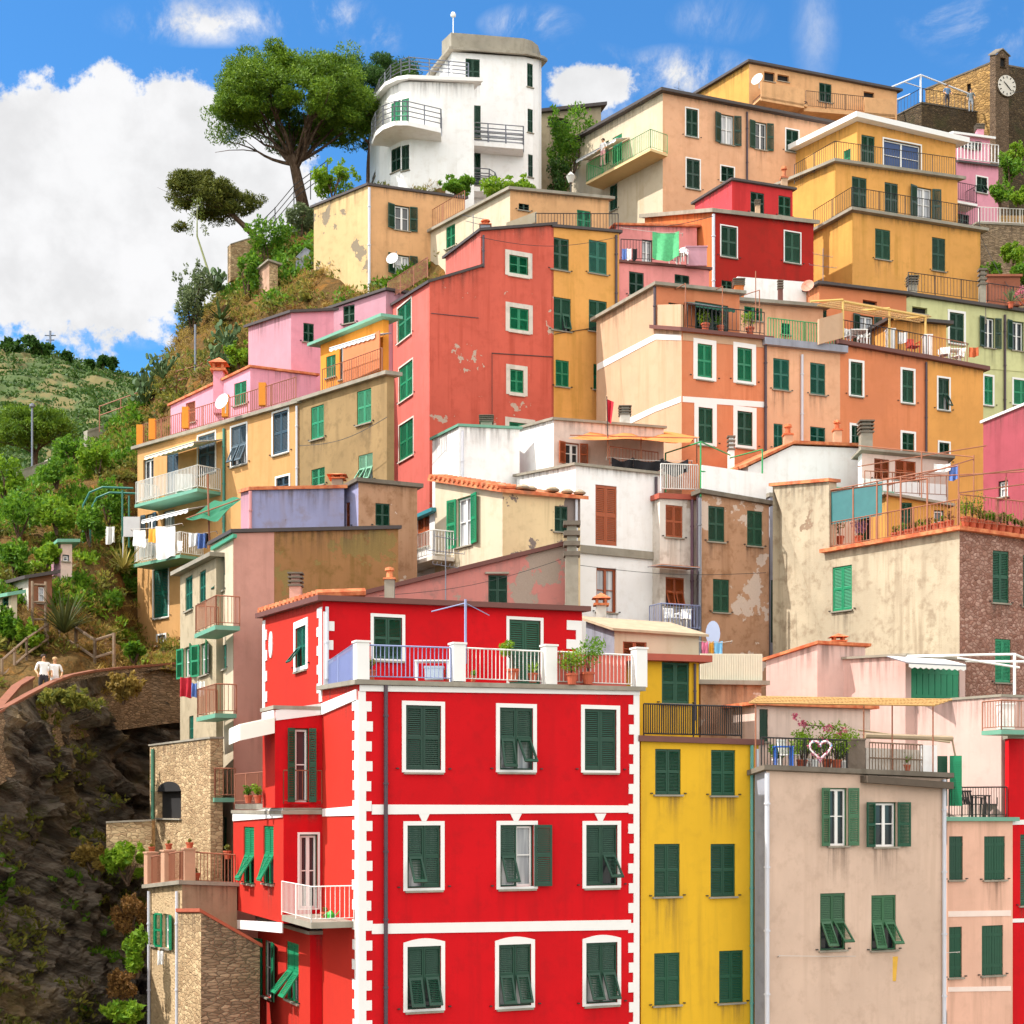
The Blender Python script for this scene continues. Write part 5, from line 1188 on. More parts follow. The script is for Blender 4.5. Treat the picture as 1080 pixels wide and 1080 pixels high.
CG = loft(cc_, cliffrows, 260, 240, cliffd)
grid_obj('cliff', CG, ROCK, smooth=False)
# far terraced hill
fc = [-420, -250, -120, -40, 0, 30, 60, 90, 115, 140, 180, 240, 330]
fr = [([600] * 13, 150), ([520] * 13, 190), ([455, 455, 452, 450, 448, 448, 448, 450, 452, 456, 462, 470, 480], 240), ([388, 384, 380, 374, 372, 373, 376, 383, 390, 396, 402, 408, 420], 330), ([396, 392, 388, 384, 382, 383, 386, 393, 400, 406, 412, 418, 430], 400), ([700] * 13, 520)]
FG = loft(fc, fr, 120, 450, lambda p, u, v: fbm(p, .03) * 2.2)
for k in range(FG.shape[0]):
    for i in range(FG.shape[1]):
        z = FG[k, i, 2]; w = 2.7 + .5 * math.sin(FG[k, i, 0] * .05); q = z / w; f = q - math.floor(q); FG[k, i, 2] = (math.floor(q) + (0 if f < .62 else (f - .62) / .38)) * w * .9 + z * .1
grid_obj('far_hill', FG, GRASSY)

# ---------------------------------------------------------------- leaves
def leaf_obj(name, clusters, mat, parent=None, loc=None, flat=0.0, kind=None):
    """clusters: (centre, (rx, ry, rz), count, leaf length, leaf width); leaves spread through each cluster, thicker near its skin"""
    P0, A, B = [], [], []
    for c, r, n, ln, wd in clusters:
        d = RN.normal(size=(n, 3)); d /= np.linalg.norm(d, axis=1, keepdims=True); rad = RN.uniform(.25, 1.0, (n, 1)) ** .55
        p = np.array(c) + d * rad * np.array(r)
        a = RN.normal(size=(n, 3)) + d * .9 + np.array([0, 0, flat]); a /= np.linalg.norm(a, axis=1, keepdims=True)
        b = np.cross(a, RN.normal(size=(n, 3))); b /= np.linalg.norm(b, axis=1, keepdims=True) + 1e-9
        s = RN.uniform(.6, 1.3, (n, 1)); P0.append(p); A.append(a * ln * s); B.append(b * wd * s)
    p, a, b = np.concatenate(P0), np.concatenate(A), np.concatenate(B); n = len(p)
    V = np.stack([p - a * .5, p + b * .5 - a * .05, p + a * .5, p - b * .5 - a * .05], 1).reshape(-1, 3)
    o = np.array(ORG[parent.name] if parent is not None else (loc if loc is not None else (0, 0, 0)))
    V = V - o
    me = bpy.data.meshes.new(name); me.vertices.add(4 * n); me.vertices.foreach_set('co', V.astype(np.float32).ravel())
    me.loops.add(4 * n); me.loops.foreach_set('vertex_index', np.arange(4 * n, dtype=np.int32))
    me.polygons.add(n); me.polygons.foreach_set('loop_start', np.arange(0, 4 * n, 4, dtype=np.int32))
    me.update(calc_edges=True); me.validate(); me.materials.append(mat)
    ob = link(name, me, parent, loc)
    if kind: ob['kind'] = kind
    return ob
PINE = leafmat('pine_needles', (.04, .11, .008), (.22, .34, .02), .2)
PINED = leafmat('dark_pine_needles', (.02, .06, .012), (.08, .17, .02), .2)
PINEB = leafmat('dry_pine_needles', (.06, .085, .014), (.19, .20, .03), .2)
GREEN = leafmat('green_leaves', (.04, .14, .010), (.20, .36, .025), .4)
BRIGHT = leafmat('bright_leaves', (.09, .22, .010), (.30, .44, .03), .4)
OLIVEL = leafmat('grey_olive_leaves', (.08, .12, .05), (.22, .27, .12), .35)
DRYL = leafmat('dry_leaves', (.20, .13, .03), (.48, .34, .08), .4)
RUSTL = leafmat('rusty_leaves', (.13, .06, .02), (.30, .16, .04), .3)
MIXL = leafmat('mixed_scrub', (.06, .10, .016), (.32, .29, .05), .4)
CACT = leafmat('cactus_green', (.05, .10, .035), (.13, .20, .07), .0)
BARK = ground_mat('bark', ('5a4636', '7a6250', '8a7462', '3a2c22'), 1.2, 6, .8, .8, stretch=(3, 3, .8))
def limb(mb, a, b, r0, r1, bend=.12, n=7, k=6):
    a, b = Vector(a), Vector(b); L = (b - a).length; off = Vector((random.uniform(-1, 1), random.uniform(-1, 1), random.uniform(-.2, .8))) * L * bend
    pts = [a.lerp(b, i / k) + off * math.sin(math.pi * i / k) for i in range(k + 1)]
    mb.tube(pts, [r0 + (r1 - r0) * i / k for i in range(k + 1)], n)
    return pts
def pine(label, crown, base, fork, d, pads, mat, leaf=(.2, .06), per=330, padr=1.0, tr=.4, ry=.8, name='pine_tree', group=None, lift=.35, extra=()):
    """umbrella pine: crown = (px, py, rx, rz in pixels)"""
    m = d / FPX; c = P(crown[0], crown[1], d); rx, rz = crown[2] * m, crown[3] * m
    b, f = P(*base, d), P(*fork, d); t = thing(name, label, 'tree', b, group); mb = MB()
    tp = limb(mb, b - Vector((0, 0, .6)), f, tr, tr * .62, .06, 9, 8); cl = []
    tips = []
    while len(tips) < pads:
        v = Vector((random.gauss(0, 1), random.gauss(0, 1), random.gauss(.15, .8))).normalized()
        if v.z < -.55: continue
        k = random.uniform(.62, 1.0)
        tips.append(c + Vector((v.x * rx * k, v.y * rx * ry * k, v.z * rz * k)))
    tips += [P(*e, d) for e in extra]
    for i, q in enumerate(tips):
        s = padr * random.uniform(.7, 1.35)
        for j in range(3): cl.append((q + Vector((random.uniform(-.5, .5), random.uniform(-.5, .5), random.uniform(-.15, .2))) * s, (s * .54, s * .54, s * .33), per // 3, leaf[0], leaf[1]))
        if i % 5 == 0:
            st = f.lerp(tp[-3], random.random()); mid = f.lerp(q, .55) + Vector((0, 0, -.08 * (q - f).length))
            limb(mb, st, mid, tr * .26, tr * .13, .1, 6, 4); limb(mb, mid, q - Vector((0, 0, .2)), tr * .13, tr * .04, .08, 5, 3)
            for j in range(2): limb(mb, mid, q + Vector((random.uniform(-1, 1), random.uniform(-1, 1), -.15)) * s, tr * .09, tr * .03, .1, 4, 3)
    mb.build('trunk', BARK, t, smooth=True)
    leaf_obj('crown', cl, mat, t, flat=lift)
    return t
pine('dense dark pine crowding behind the white rounded house', (396, 112, 60, 52), (392, 200), (394, 140), 93, 84, PINED, per=800, padr=1.2, tr=.35)
pine('large spreading umbrella pine with a leaning trunk on the ridge', (310, 114, 86, 54), (326, 240), (308, 164), 87, 140, PINE, per=900, padr=1.22, tr=.42, ry=.75)
pine('small wind bent brownish pine at the outer edge of the ridge', (212, 212, 36, 28), (276, 246), (240, 222), 86, 60, PINEB, per=480, padr=.8, tr=.2, extra=((262, 212), (268, 208), (256, 220), (270, 218), (190, 240)))
pine('round topped pine on the lower slope in front of the terraced hill', (36, 458, 42, 26), (40, 500), (38, 475), 110, 44, PINE, per=300, padr=1.35, tr=.3, leaf=(.34, .08))
def bush(label, px, py, rx, rz, d, mat, n=1500, leaf=(.22, .10), name='bush', group='bushes on the slopes', cat='bush', lumps=13, ry=.8, stem=True):
    """(px, py): centre of the bush; rx, rz in pixels"""
    m = d / FPX; c = P(px, py, d); a, h = rx * m, rz * m; t = thing(name, label, cat, c - Vector((0, 0, h)), group); cl = []
    for i in range(lumps):
        v = Vector((random.uniform(-1, 1), random.uniform(-1, 1), random.uniform(-.8, 1))); v = v / max(1, v.length) * .72; s = random.uniform(.2, .5)
        cl.append((c + Vector((v.x * a, v.y * a * ry, v.z * h)), (a * s, a * s * ry, h * s * 1.1), n // lumps, *leaf))
    for i in range(10):                                 # stray shoots
        v = Vector((random.uniform(-1, 1), random.uniform(-1, 1), random.uniform(.1, 1.2))).normalized() * random.uniform(.85, 1.15); cl.append((c + Vector((v.x * a, v.y * a * ry, v.z * h)), (a * .12, a * .12, h * .2), max(8, n // 90), *leaf))
    leaf_obj('foliage', cl, mat, t, flat=.3)
    if stem:
        mb = MB()
        for i in range(4): limb(mb, c - Vector((0, 0, h * 1.1)), c + Vector((random.uniform(-.5, .5) * a, random.uniform(-.5, .5) * a * ry, h * random.uniform(-.1, .5))), .06, .02, .1, 5, 4)
        mb.build('stem', BARK, t)
    return t
for a in [('grey green olive bush on the ridge below the small pine', 203, 315, 22, 34, 82, OLIVEL, 2600), ('dense green bush below the ridge fence', 283, 262, 26, 30, 83, GREEN, 2400),
          ('rounded green bush growing by the big pine trunk', 318, 232, 20, 16, 84, OLIVEL, 1500), ('bright green creeper bush left of the white rounded house', 352, 192, 24, 20, 83, BRIGHT, 2000), ('dark green bush on the slope left of the pink house', 262, 292, 18, 24, 81, GREEN, 1400),
          ('bright green bush behind the pink chimney', 252, 375, 18, 12, 74, BRIGHT, 1400), ('rounded bright green bush in front of the white rounded house', 482, 197, 20, 11, 82, GREEN, 2200),
          ('loose pale green vine below the white house balcony', 535, 199, 32, 9, 81, BRIGHT, 2400), ('ivy covered tree beside the small hut', 604, 150, 32, 34, 93, GREEN, 4200), ('dark bush between the white house and the peach house', 590, 190, 16, 22, 91, PINED, 1500)]:
    bush(*a)
for a in [('bright green bush at the foot of the cliff', 135, 912, 24, 20, 50.5, BRIGHT, 2200), ('bright green shrub beside the drain pipe low on the cliff', 145, 1005, 14, 24, 47, BRIGHT, 1700), ('rusty brown bush on the cliff foot', 138, 965, 22, 22, 49, RUSTL, 4200, (.12, .05)),
          ('dry reddish bush hugging the beige house wall', 130, 1040, 18, 16, 47, RUSTL, 3000, (.12, .05)), ('yellow green shrub at the very bottom of the cliff', 130, 1070, 24, 14, 46, BRIGHT, 1300), ('pale dry bush above the low stone wall', 97, 905, 20, 14, 52, DRYL, 1300),
          ('olive yellow shrub under the path wall', 68, 738, 26, 13, 53, MIXL, 1900), ('brown dry shrub hanging from the path wall', 130, 725, 20, 16, 58, DRYL, 1300), ('small green shrub by the orange house foot', 142, 700 - 12, 12, 12, 63, GREEN, 800)]:
    bush(*a)
for i, (x, y, r, h, d, mt) in enumerate([(60, 498, 22, 16, 74, GREEN), (100, 490, 20, 22, 76, BRIGHT), (78, 478, 24, 20, 80, GREEN), (115, 530, 18, 26, 72, GREEN), (20, 540, 26, 26, 70, GREEN), (60, 545, 20, 18, 70, BRIGHT), (95, 555, 16, 20, 69, GREEN), (15, 590, 20, 18, 66, GREEN), (50, 585, 16, 12, 66, BRIGHT), (130, 500, 12, 26, 77, GREEN), (5, 505, 22, 22, 76, BRIGHT), (8, 660, 14, 20, 60, GREEN), (30, 670, 16, 14, 60, BRIGHT)]):
    bush('leafy green bush on the lower slope among its neighbours', x, y, r, h, d, mt, 1500, group='green bushes crowding the lower slope')
for i, (x, y, r, h) in enumerate([(12, 376, 14, 12), (33, 368, 16, 12), (48, 372, 10, 9), (70, 378, 6, 6), (108, 382, 6, 6), (118, 384, 6, 7), (95, 385, 4, 5), (4, 366, 12, 9)]):
    bush('small dark tree standing on the skyline of the terraced hill', x, y, r, h, 325, PINED, 420, (1.3, .7), name='hill_tree', cat='tree', group='trees along the far hill skyline', lumps=6)
for i, (x, y, r, h, d, mt) in enumerate([(1064, 178, 14, 18, 88, GREEN), (1074, 208, 12, 10, 86, BRIGHT), (1055, 205, 12, 12, 87, GREEN), (1068, 268, 14, 12, 84, BRIGHT), (1045, 288, 12, 10, 84, GREEN), (1076, 290, 10, 12, 83, GREEN), (1072, 160, 10, 10, 96, BRIGHT)]):
    bush(['leafy bush clinging below the clock turret', 'bright bush at the photo edge below the castle', 'green bush beside the pink house terrace', 'sunlit bush below the rough retaining wall', 'green bush just right of the ochre house foot', 'bush at the right edge over the yellow green house', 'bright bush on the castle rock'][i], x, y, r, h, d, mt, 1500)
# scattered scrub, dry grass on the open slopes
def scatter(name, g, count, mat, size, leaf, thr, seed, mask=None, kind='stuff', per=40, up=.1):
    rs = random.Random(seed); cl = []; ny, nx = g.shape[:2]; k = 0
    while len(cl) < count and k < count * 30:
        k += 1; j, i = rs.randrange(ny - 1), rs.randrange(nx - 1); p = Vector(g[j, i]).lerp(Vector(g[j + 1, i + 1]), rs.random())
        px, py = CX + p.x / p.y * FPX, HY - (p.z - CZ) / p.y * FPX
        if not (-160 < px < 480 and 200 < py < 1150) or (mask and not mask(px, py)): continue
        if noise.noise(p * .22 + Vector((seed, 0, 0))) < thr: continue
        s = size * rs.uniform(.5, 1.4); cl.append((p + Vector((0, 0, s * up)), (s, s, s * .6), int(per * rs.uniform(.6, 1.3)), *leaf))
    return leaf_obj(name, cl, mat, kind=kind, flat=.8)
msk = lambda x, y: not (-10 < x < 100 and 690 < y < 760)
scatter('scrub', HG, 1300, MIXL, .62, (.26, .1), -.25, 3, msk, per=80)
scatter('green_undergrowth', HG, 1100, GREEN, .62, (.28, .13), .0, 9, lambda x, y: msk(x, y) and (x < 150 and y < 640 or y < 320), per=85)
scatter('bright_undergrowth', HG, 240, BRIGHT, .5, (.26, .12), .12, 17, lambda x, y: msk(x, y) and x < 145, per=70)
scatter('dry_grass', HG, 1500, DRYL, .45, (.34, .035), -.3, 5, msk, per=60, up=.4)
scatter('rusty_growth', HG, 160, RUSTL, .4, (.22, .1), .1, 25, msk, per=50)
scatter('cliff_plants', CG, 260, MIXL, .45, (.22, .09), .12, 31, lambda x, y: y > 740, per=55); scatter('cliff_green_plants', CG, 110, GREEN, .4, (.22, .1), .1, 37, lambda x, y: y > 740, per=55)
cl = []; rs = random.Random(77)
for _ in range(420):                                 # scrub on the open slope to the right of the town
    y = rs.uniform(50, 112); x = y * rs.uniform(.36, .62); s = rs.uniform(.4, 1.1); cl.append((Vector((x, y, terr(x, y) + s * .3)), (s * 1.2, s * 1.2, s * .8), 60, .3, .14))
leaf_obj('slope_scrub', cl, GREEN, kind='stuff', flat=.5)
scl = []
rs = random.Random(8); ny, nx = FG.shape[:2]
for _ in range(9000):                              # vines stand along the terrace edges
    j, i = rs.randrange(ny // 6, ny - 60), rs.randrange(nx - 1); p = Vector(FG[j, i]).lerp(Vector(FG[j, i + 1]), rs.random())
    if abs(FG[j + 1, i, 2] - FG[j, i, 2]) > .55 * abs(FG[j + 1, i, 1] - FG[j, i, 1]): continue
    if noise.noise(p * .03) < -.42: continue
    s = rs.uniform(.7, 1.4); scl.append((p + Vector((0, 0, s * .4)), (s * 2.8, s * .7, s * .55), 24, .8, .4))
    if len(scl) > 3600: break
leaf_obj('vine_rows', scl, leafmat('vine_leaves', (.03, .085, .014), (.11, .18, .03), .2), kind='stuff', flat=.4)

# ---------------------------------------------------------------- spiky plants, cacti
def blades(label, px, py, d, n, ln, wd, mat, up, name='yucca', cat='plant', droop=.25):
    b = P(px, py, d); t = thing(name, label, cat, b); mb = MB()
    for i in range(n):
        a = random.uniform(0, 2 * math.pi); e = random.uniform(up, 1.35); dr = Vector((math.cos(a) * math.cos(e), math.sin(a) * math.cos(e), math.sin(e))); sd = dr.cross(Vector((0, 0, 1))).normalized(); L = ln * random.uniform(.6, 1.1); pts = []
        for k in range(5): tt = k / 4; pts.append((b + dr * L * tt + Vector((0, 0, -droop * L * tt * tt)), wd * (1 - tt) ** .7 * (.6 + .4 * min(1, tt * 4))))
        for (p, w), (q, x) in zip(pts, pts[1:]): mb.face([p - sd * w, p + sd * w, q + sd * x, q - sd * x])
    mb.build('leaf_rosette', mat, t); return t
blades('big clump of spiky dark green grass above the path', 68, 668, 61, 110, 2.7, .05, leafmat('spiky_green', (.035, .05, .015), (.12, .13, .035), .2), .5)
blades('yellow edged agave on the slope beside the orange house', 130, 600, 66, 34, 1.5, .06, leafmat('agave_yellow', (.2, .18, .04), (.45, .36, .08), .2), .15, 'agave', droop=.1)
blades('blue grey agave below the century plant', 233, 338, 80, 26, 1.4, .09, CACT, .1, 'agave', droop=.15)
b = P(221, 290, 84); t = thing('century_plant', 'tall thin century plant stalk leaning against the clouds', 'plant', b); mb = MB(); tip = P(208, 208, 84)
mb.tube([b, b.lerp(tip, .5) + Vector((-.35, 0, .0)), tip], [.07, .05, .02], 6); mb.build('stalk', plain('stalk', '8a9060', .7), t)
cl = []
for i in range(12):
    q = b.lerp(tip, .5 + .5 * i / 12) + Vector((-.3 * math.sin(math.pi * (.5 + .5 * i / 12)), 0, 0)); w = .45 * (1 - i / 16)
    for sg_ in (-1, 1): cl.append((q + Vector((sg_ * w, 0, .1)), (.22, .22, .08), 16, .16, .05))
leaf_obj('blossoms', cl, leafmat('stalk_buds', (.08, .12, .02), (.2, .24, .04), .2), t)
def pear(label, px, py, d, w, h, n):
    b = P(px, py, d); t = thing('prickly_pear', label, 'cactus', b, 'prickly pear cacti on the ridge'); mb = MB()
    for i in range(n):
        c = b + Vector((random.uniform(-w, w), random.uniform(-.6, .6), random.uniform(0, h))); a = random.uniform(0, math.pi); ax = Vector((math.cos(a), math.sin(a), 0)); up = Vector((random.uniform(-.6, .6), random.uniform(-.3, .3), 1)).normalized(); s = random.uniform(.11, .19); nn = ax.cross(up).normalized()
        mb.prism([c + ax * math.cos(k / 9 * 2 * math.pi) * s * .7 + up * (math.sin(k / 9 * 2 * math.pi) * s + s * .5) - nn * .03 for k in range(9)], nn * .06)
        mb.bar(b + Vector((0, 0, -.2)), c + up * s * .4, .035, 5)
    mb.build('pads', CACT, t)
for a in [('tall prickly pear at the left end of the ridge', 153, 424, 81, .6, 1.6, 60), ('prickly pear cluster beside the rusty railing posts', 232, 385, 76, .6, 1.0, 45), ('prickly pear under the agave stalk', 226, 305, 83, .6, 1.2, 30), ('prickly pear near the pink house wall', 240, 362, 77, .7, .9, 28), ('prickly pear low by the terrace path fence', 172, 395, 79, .8, 1.0, 30)]: pear(*a)

# ---------------------------------------------------------------- path, walls, railings, steps, people
def wallpath(name, label, pts, h, th, mat, cop, cat='wall', capw=.08, caph=.09):
    """wall whose coping follows pts (px, py, d)"""
    q = [P(*p) for p in pts]; t = thing(name, label, cat, q[0] - Vector((0, 0, h))); mb = MB(); cm = MB()
    for a, b in zip(q, q[1:]):
        n = Vector((b.y - a.y, a.x - b.x, 0)).normalized() * th; dn = Vector((0, 0, h))
        mb.hexa([a - dn, b - dn, b - dn - n, a - dn - n], [a, b, b - n, a - n]); u = Vector((0, 0, caph)); e = n.normalized() * capw
        cm.hexa([a + e, b + e, b - n - e, a - n - e], [a + e + u, b + e + u, b - n - e + u, a - n - e + u])
    mb.build('masonry', mat, t); cm.build('coping', cop, t); return t
COP = plain('brick_coping2', '9c6248', .85, .3, k=.75)
wallpath('path_wall', 'long curved stone path wall with a red brick coping over the cliff', [(-40, 770, 47.5), (0, 752, 50.5), (30, 735, 52.5), (55, 722, 54.5), (75, 714, 56.5), (100, 709, 58.5), (130, 705.5, 60), (160, 703, 61.5), (192, 700, 62.6)], 2.4, .18, RUBBLED, COP, capw=.04)
wallpath('path_wall', 'short inner path wall with a brick coping next to the two walkers', [(-30, 765, 50), (0, 748, 51.5), (20, 725, 54), (35, 716, 55.5)], .9, .16, stucco('tan_wall', 'b09070', .8, .5), COP)
q = [P(-40, 772, 47.6), P(0, 768, 50.6), P(30, 755, 52.6), P(55, 744, 54.6), P(75, 734, 56.6), P(100, 712, 58.6), P(130, 708.5, 60.1), P(160, 706, 61.6), P(192, 703, 62.7)]
mb = MB()
for a, b in zip(q, q[1:]):
    n = Vector((a.y - b.y, b.x - a.x, 0)).normalized() * 1.5; mb.face([a, b, b + n, a + n])
tag(mb.build('path', PATHM), kind='structure')
wallpath('roadside_wall', 'low concrete wall of the upper path on the shoulder of the slope', [(92, 456, 83), (118, 448, 84), (145, 436, 85), (172, 424, 85)], 1.6, .4, CONC, CONC, capw=.04, caph=.12)
wallpath('roadside_wall', 'grey retaining wall in front of the round topped pine', [(18, 498, 84), (52, 486, 85), (70, 478, 86)], 1.6, .4, CONC, CONC, capw=.03, caph=.05)
def fence(name, label, pts, h, mat, rows=2, r=.05, post=1.5, cat='fence'):
    q = [P(*p) for p in pts]; t = thing(name, label, cat, q[0]); pm = MB()
    for a, b in zip(q, q[1:]):
        for i in range(1, rows + 1):
            m_ = MB(); u = Vector((0, 0, h * i / rows)); m_.bar(a + u, b + u, r, 5); m_.build('rail', mat, t)
        k = max(1, round((b - a).length / post))
        for i in range(k + 1): p = a.lerp(b, i / k); pp = MB(); pp.bar(p - Vector((0, 0, .4)), p + Vector((0, 0, h * 1.05)), r * 1.2, 5); pp.build('post', mat, t)
    return t
fence('wooden_fence', 'weathered wooden fence descending to the right along the path steps', [(63, 690, 62), (80, 698, 62), (100, 712, 61), (120, 728 - 22, 61)], 1.4, WOOD, 2, .06)
fence('wooden_fence', 'wooden handrail climbing the steps left of the walkers', [(2, 730, 57), (28, 706, 59), (50, 690, 61)], 1.2, WOOD, 2, .05)
fence('wooden_ladder_fence', 'small wooden scaffold of posts and rungs above the walkers', [(34, 690, 61), (48, 690, 61.5)], 2.8, WOOD, 4, .05, .6)
fence('ridge_fence', 'thin wire fence of dark posts on the ridge below the pines', [(268, 262, 86), (290, 240, 86), (310, 216, 86), (345, 190, 86)], 1.1, IRON, 3, .025, 1.2)
fence('pipe_railing', 'rusty pipe railing zigzagging down the dry ridge', [(235, 385, 77), (212, 405, 78), (186, 412, 79), (186, 428, 79), (150, 432, 82), (105, 448, 83)], 1.0, IRONR, 2, .03, 1.8)
mb = MB(); a = P(206, 445, 78); mb.bar(a, a + Vector((0, 0, 5.0)), .06, 6); tag(mb.build('post', STEEL, None, a), 'tall thin steel post rising out of the ridge scrub', 'pole')
bpy.data.objects['post.%03d' % 0] if False else None
mb = MB(); a = P(34, 496, 86); mb.bar(a, a + Vector((0, 0, 3.5)), .06, 6); mb.lathe(a + Vector((0, 0, 3.5)), [(.05, 0), (.16, .1), (.16, .22), (.03, .3)], 8); tag(mb.build('street_lamp', STEEL, None, a), 'thin grey lamp post beside the round topped pine', 'lamp')
mb = MB(); a = P(53, 378, 330); mb.bar(a, a + Vector((0, 0, 6)), .25, 4); [mb.bar(a + Vector((-w, 0, z)), a + Vector((w, 0, z)), .12, 4) for w, z in ((1.2, 5), (.9, 4))]; tag(mb.build('power_mast', STEEL, None, a), 'distant lattice mast on the terraced hill skyline', 'mast')
# little houses on the slope
def cabin(label, c, d, L, R, top, base_py, mats, roof, wins, yaw=30, lyaw=40):
    h = House('slope_cabin', label, c, d, L, R, top, yaw=yaw, lyaw=lyaw, mats=mats, roof=roof, over=.25, th=.14, base=zat(base_py, d) - .5, cat='cabin'); h.wins(wins, dogs=False); h.finish(); return h
cabin('pink and white cabin with a green edged roof perched on the slope', 64, 66, 54, 76, (583, 574, 574), 626, [WHTP, PINKL], GREENP, 'F p u 66 585 73 592')
cabin('low cabin with a dark lean-to roof beside the pink and white cabin', 30, 63, 11, 55, (615, 610, 606), 645, [stucco('cabin_brown', '9a6a50', .8, .5), WHTO], SLATE, 'L p u 15 621 24 640 / F p b 40 618 48 636')
cabin('small yellow cabin with a green awning at the left edge', 12, 60, -10, 18, (632, 628, 627), 660, [CREAM, CREAM], GREENP, 'L s t 2 630 9 640')
shed = House('stone_hut', 'tiny pinkish stone hut with a slab roof on the dry ridge', 284, 80, 273, 293, (286, 277, 280), yaw=25, lyaw=40, mats=[RUBBLE, stucco('hut_pink', 'd0a890', .8, .6)], roof=CONC, over=.15, th=.1, base=zat(312, 80) - 1, cat='hut'); shed.finish()
wallpath('slope_wall', 'steep grey concrete slope wall beside the sand coloured house', [(312, 272, 81), (322, 262, 81), (332, 268, 81)], 3.0, .4, GREYL, GREYL, capw=.02, caph=.04)
wallpath('slope_wall', 'small stone block wall under the small bent pine', [(243, 258, 84), (262, 252, 84.5), (276, 248, 85)], 2.0, .5, RUBBLE, CONC, capw=.03, caph=.05)
wallpath('low_wall', 'low rubble wall linking the stone tower to the cliff', [(112, 868, 51), (136, 867, 51), (160, 866, 51)], 1.6, .5, RUBBLE, CONC, capw=.04, caph=.06)
# green pavilion frame beside the balconies
mb = MB(); a = P(112, 575, 70)
for dx in (-.9, .9):
    for dy in (-.6, .6): mb.bar(a + Vector((dx, dy, 0)), a + Vector((dx, dy, 2.4 if dx > 0 else 1.7)), .05, 5)
for dy in (-.6, .6): mb.tube([a + Vector((-.9, dy, 1.7)), a + Vector((-.6, dy, 2.3)), a + Vector((0, dy, 2.55)), a + Vector((1.4, dy, 2.5))], .05, 5)
tag(mb.build('pavilion_frame', plain('teal_frame', '2a6a5c', .5), None, a), 'green curved metal frame on the slope next to the hanging towels', 'frame')
# ================================================================ small things on terraces, balconies and lines
def cloth(name, label, x0, x1, y0, y1, d, mat, cat='laundry', group=None, fold=.06, sag=.03, d1=None, seed=0, n=14, m=7):
    """a piece of washing hanging from a line between two columns"""
    a, b = P(x0, y0, d), P(x1, y0, d1 or d); h = (y1 - y0) / FPX * d; rs = random.Random(int(x0 * 3 + y0)); nn = Vector((a.y - b.y, b.x - a.x, 0)).normalized(); ph = rs.uniform(0, 6)
    mb = MB(); vs = []; fs = []
    for j in range(m + 1):
        for i in range(n + 1):
            t, s = i / n, j / m
            hem = 1 + .06 * math.sin(t * 5 + ph)
            p = a.lerp(b, t) + Vector((0, 0, -h * s * hem - sag * math.sin(math.pi * t))) + nn * (fold * (.3 + s) * math.sin(t * 11 + ph + s * 1.2) + .02 * rs.uniform(-1, 1))
            vs.append(p)
    for j in range(m):
        for i in range(n): k = j * (n + 1) + i; fs.append((k, k + 1, k + n + 2, k + n + 1))
    mb.mesh(vs, fs); o = mb.build(name, mat, None, a, smooth=True)
    return tag(o, label, cat, group)
def line(label, x0, y0, d0, x1, y1, d1, r=.012, name='clothesline'):
    mb = MB(); a, b = P(x0, y0, d0), P(x1, y1, d1); mb.tube([a.lerp(b, i / 8) + Vector((0, 0, -.06 * math.sin(math.pi * i / 8))) for i in range(9)], r, 4)
    for e in (a, b): mb.bar(e + Vector((0, .25, -.05)), e, .02, 4)
    return tag(mb.build(name, plain('line_cord', 'c8c0b8', .7), None, a), label, 'clothesline')
def potted(label, px, py, d, pot, h, mat, kind='bush', group=None, potmat=None, n=260, leaf=(.09, .04)):
    """pot: pot height in metres; h: height of the plant above it"""
    b = P(px, py, d); t = thing('potted_plant', label, 'potted plant', b, group); mb = MB(); r = pot * .5
    mb.lathe(b, [(r * .72, 0), (r * .98, pot * .82), (r * 1.12, pot * .82), (r * 1.12, pot), (r * .9, pot), (r * .85, pot * .88), (.01, pot * .86)], 12); mb.build('pot', potmat or POTM, t)
    top = b + Vector((0, 0, pot)); 
    if kind == 'bush':
        cl = [(top + Vector((random.uniform(-.3, .3) * h, random.uniform(-.3, .3) * h, h * random.uniform(.25, .8))), (h * .3, h * .3, h * .28), n // 6, *leaf) for _ in range(6)]
        leaf_obj('foliage', cl, mat, t, flat=.2); sm = MB(); [sm.bar(top - Vector((0, 0, .05)), top + Vector((random.uniform(-.2, .2) * h, random.uniform(-.2, .2) * h, h * .6)), .012, 4) for _ in range(4)]; sm.build('stem', BARK, t)
    elif kind == 'tree':
        sm = MB(); cl = []
        for k in range(5):
            q = top + Vector((random.uniform(-.28, .28) * h, random.uniform(-.2, .2) * h, h * random.uniform(.45, .95))); sm.tube([top - Vector((0, 0, .05)), top.lerp(q, .5) + Vector((.04, 0, .05)), q], [.02, .014, .006], 5); cl.append((q, (h * .17, h * .17, h * .13), n // 5, *leaf))
        sm.build('stem', BARK, t); leaf_obj('foliage', cl, mat, t, flat=.1)
    else:
        sm = MB()
        for i in range(16):
            a = i * 2.4; e = random.uniform(.3, 1.3); dr = Vector((math.cos(a) * math.cos(e), math.sin(a) * math.cos(e), math.sin(e))); sd = dr.cross(Vector((0, 0, 1))).normalized() * h * .06; q = top + dr * h * .55; q2 = top + dr * h - Vector((0, 0, h * .15))
            sm.face([top - sd * .6, top + sd * .6, q + sd, q - sd]); sm.face([q - sd, q + sd, q2])
        sm.build('leaf_rosette', mat, t)
    return t
